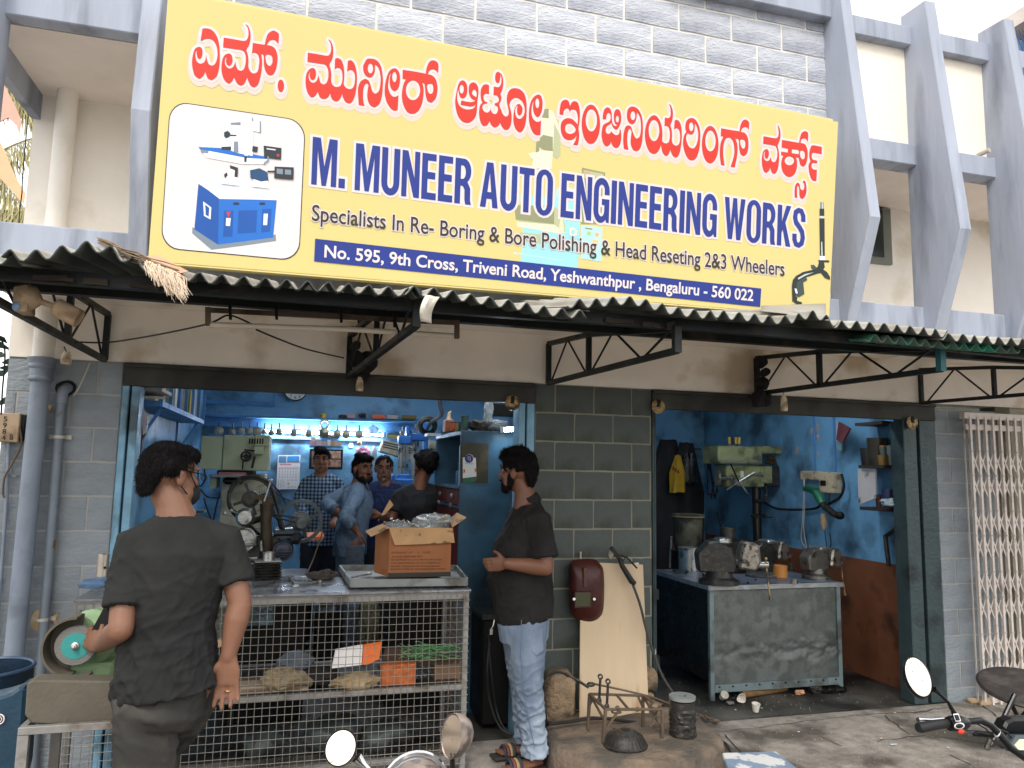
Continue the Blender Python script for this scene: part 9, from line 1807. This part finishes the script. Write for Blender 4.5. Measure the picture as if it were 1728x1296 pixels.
inner_man('young man in a blue checked shirt looking out beside the wall calendar', (543, 779), 2.75, (-.12, -1, .03), (541, 803), [(518, 817), (567, 815)], [(503, 845), (580, 846)], [(514, 872, 2.5), (566, 874, 2.5)], (541, 890), m_chk, skm, 1.4, FULLTOP, hseed=21, gaze=-.002)
inner_man('bearded man in a faded blue grey shirt leaning forward with his elbow bent', (612, 793), 1.90, (.48, -.88, -.02), (606, 818), [(586, 832, 2.02), (602, 836, 1.78)], [(549, 848, 2.0), (583, 874, 1.62)], [(580, 872, 1.75), (602, 896, 1.62)], (591, 918), mat('faded_blue_shirt', (108, 130, 152), .85, var=.25, vs=7, bump=.4, dirt=(70, 84, 100), ds=6, dt=.55), skd, 1.15, FULLTOP, beard=(BEARD, m_hair), fwd=(.8, -.6, 0), tw=(.15, .12), hseed=31, trm=mat('worn_grey_jeans', (96, 108, 120), .85, var=.3, vs=6, bump=.4), gaze=.003, amp=.013)
inner_man('older man with spectacles and grey moustache in a navy shirt', (648, 792), 2.25, (-.06, -1, -.10), (649, 818), [(623, 828), (674, 826)], [(622, 862), (676, 864)], [(645, 874, 1.95), (660, 874, 1.95)], (649, 920), mat('navy_shirt', (30, 44, 84), .8, var=.2, bump=.3), skm, .72, SHORT[:1]+SHORT[2:], beard=(MUST, mat('grey_hair', (120, 114, 108), .6, var=.3, vs=60, bump=.5)), glasses=True, hseed=41)
inner_man('dark haired man in a black T-shirt seen from behind next to the cabinet', (716, 788), 1.55, (-.35, .92, -.16), (708, 822), [(676, 838), (742, 836)], [(662, 872, 1.5), (752, 880)], [(644, 872, 1.75), (735, 900, 1.8)], (712, 930), mat('black_tshirt', (26, 26, 28), .85, var=.2, bump=.3), skd, .8, FULLTOP+[(0, -.10, .02, .07, .04, .07), (.03, -.09, .07, .06, .045, .05)], fwd=(-.2, 1, 0), hseed=51, face=False, collar=False, tw=(.19, .13))
# loose grit on the ground, tools on the counters
random.seed(91); mb = MB()
for k in range(700):
 x, y = random.uniform(-.5, 5.5), random.uniform(-1.6, -.05)
 if 1.3 < x < 2.65 and y > -.85: continue
 r_ = random.uniform(.002, .007); z = fz(x, y); mb.add([(x-r_, y-r_*.7, z), (x+r_, y-r_*.4, z), (x+r_*.2, y+r_, z), (x, y, z+r_*1.1)], [(0, 1, 3), (1, 2, 3), (2, 0, 3)])
for k in range(350):
 x, y = random.uniform(2.4, 4.5), random.uniform(.02, 2.2); r_ = random.uniform(.002, .006); mb.add([(x-r_, y-r_*.7, -.003), (x+r_, y-r_*.4, -.003), (x+r_*.2, y+r_, -.003), (x, y, r_)], [(0, 1, 3), (1, 2, 3), (2, 0, 3)])
tag(solo('grit', mb, mat('loose_grit', (150, 136, 118), .95, var=.3, vs=30), 'loose pale grit scattered over the ground and the right shop floor', 'grit', smooth=0), kind='stuff')
for i, (a, b, r_, lb) in enumerate((((505,986),(540,981),.006,'long thin spanner lying on the counter sheet beside the oily rag'), ((488,975),(500,988),.008,'short steel pin lying on the counter sheet right of the finned cylinder'), ((590,975),(625,968),.005,'thin steel rod lying in the tray left of the carton'))):
 Z_ = TZ+.008 if i < 2 else CZ+.045
 p, q_ = P(*a, Z=Z_), P(*b, Z=Z_); t = thing('spanner' if i == 0 else 'steel_pin', lb, 'tool', p); mk('shaft', MB().cyl(p, q_, r_, 6), m_steel, t)
 mk('head', MB().cyl(q_-V((0, 0, .005)), q_+V((0, 0, .005)), r_*2.2, 10), m_steel, t)
for i, (x, y, w_, h_, cl, lb) in enumerate(((1340, 985, .05, .035, (150, 146, 140), 'small bright steel block near the right end of the table front'), (1262, 962, .04, .06, (70, 66, 60), 'dark upright sleeve between the large and the middle vice'), (1335, 962, .05, .05, (96, 90, 84), 'dull round engine piece behind the right vice'), (1184, 962, .035, .07, (130, 60, 44), 'reddish slim tin behind the large vice'))):
 c = ont(x, y); solo('table_piece', MB().lathe([(w_*.6, 0), (w_*.6, h_*.4), (w_*.42, h_*.5), (w_*.42, h_), (w_*.3, h_)], c, 'z', 16), mat('tp_%d' % i, cl, .4, .6 if i != 3 else 0, var=.3, vs=30, dirt=(50, 46, 42), ds=26, dt=.56), lb, 'part')
for i, (pts, X_) in enumerate((([(1210,862),(1222,905),(1240,925)], None), ([(1290,860),(1296,900),(1290,945)], None), ([(1296,862),(1310,900),(1312,950)], None))):
 cable([P(x, y, Y=2.2) for x, y in pts], .009, ('black hose sagging behind the bucket, left of the drill pillar', 'black hose hanging just right of the drill pillar', 'second black hose falling right of the drill pillar')[i])
for o in sc.objects:
 if o.type == 'MESH' and o.name.split('.')[0] in ('kannada_lettering', 'letter_outline', 'letter_shadow', 'name_lettering', 'trade_lettering', 'address_lettering', 'machine_picture', 'fork_picture', 'print', 'painted_number', 'numerals', 'lettering', 'side_mark'): o['kind'] = 'stuff'
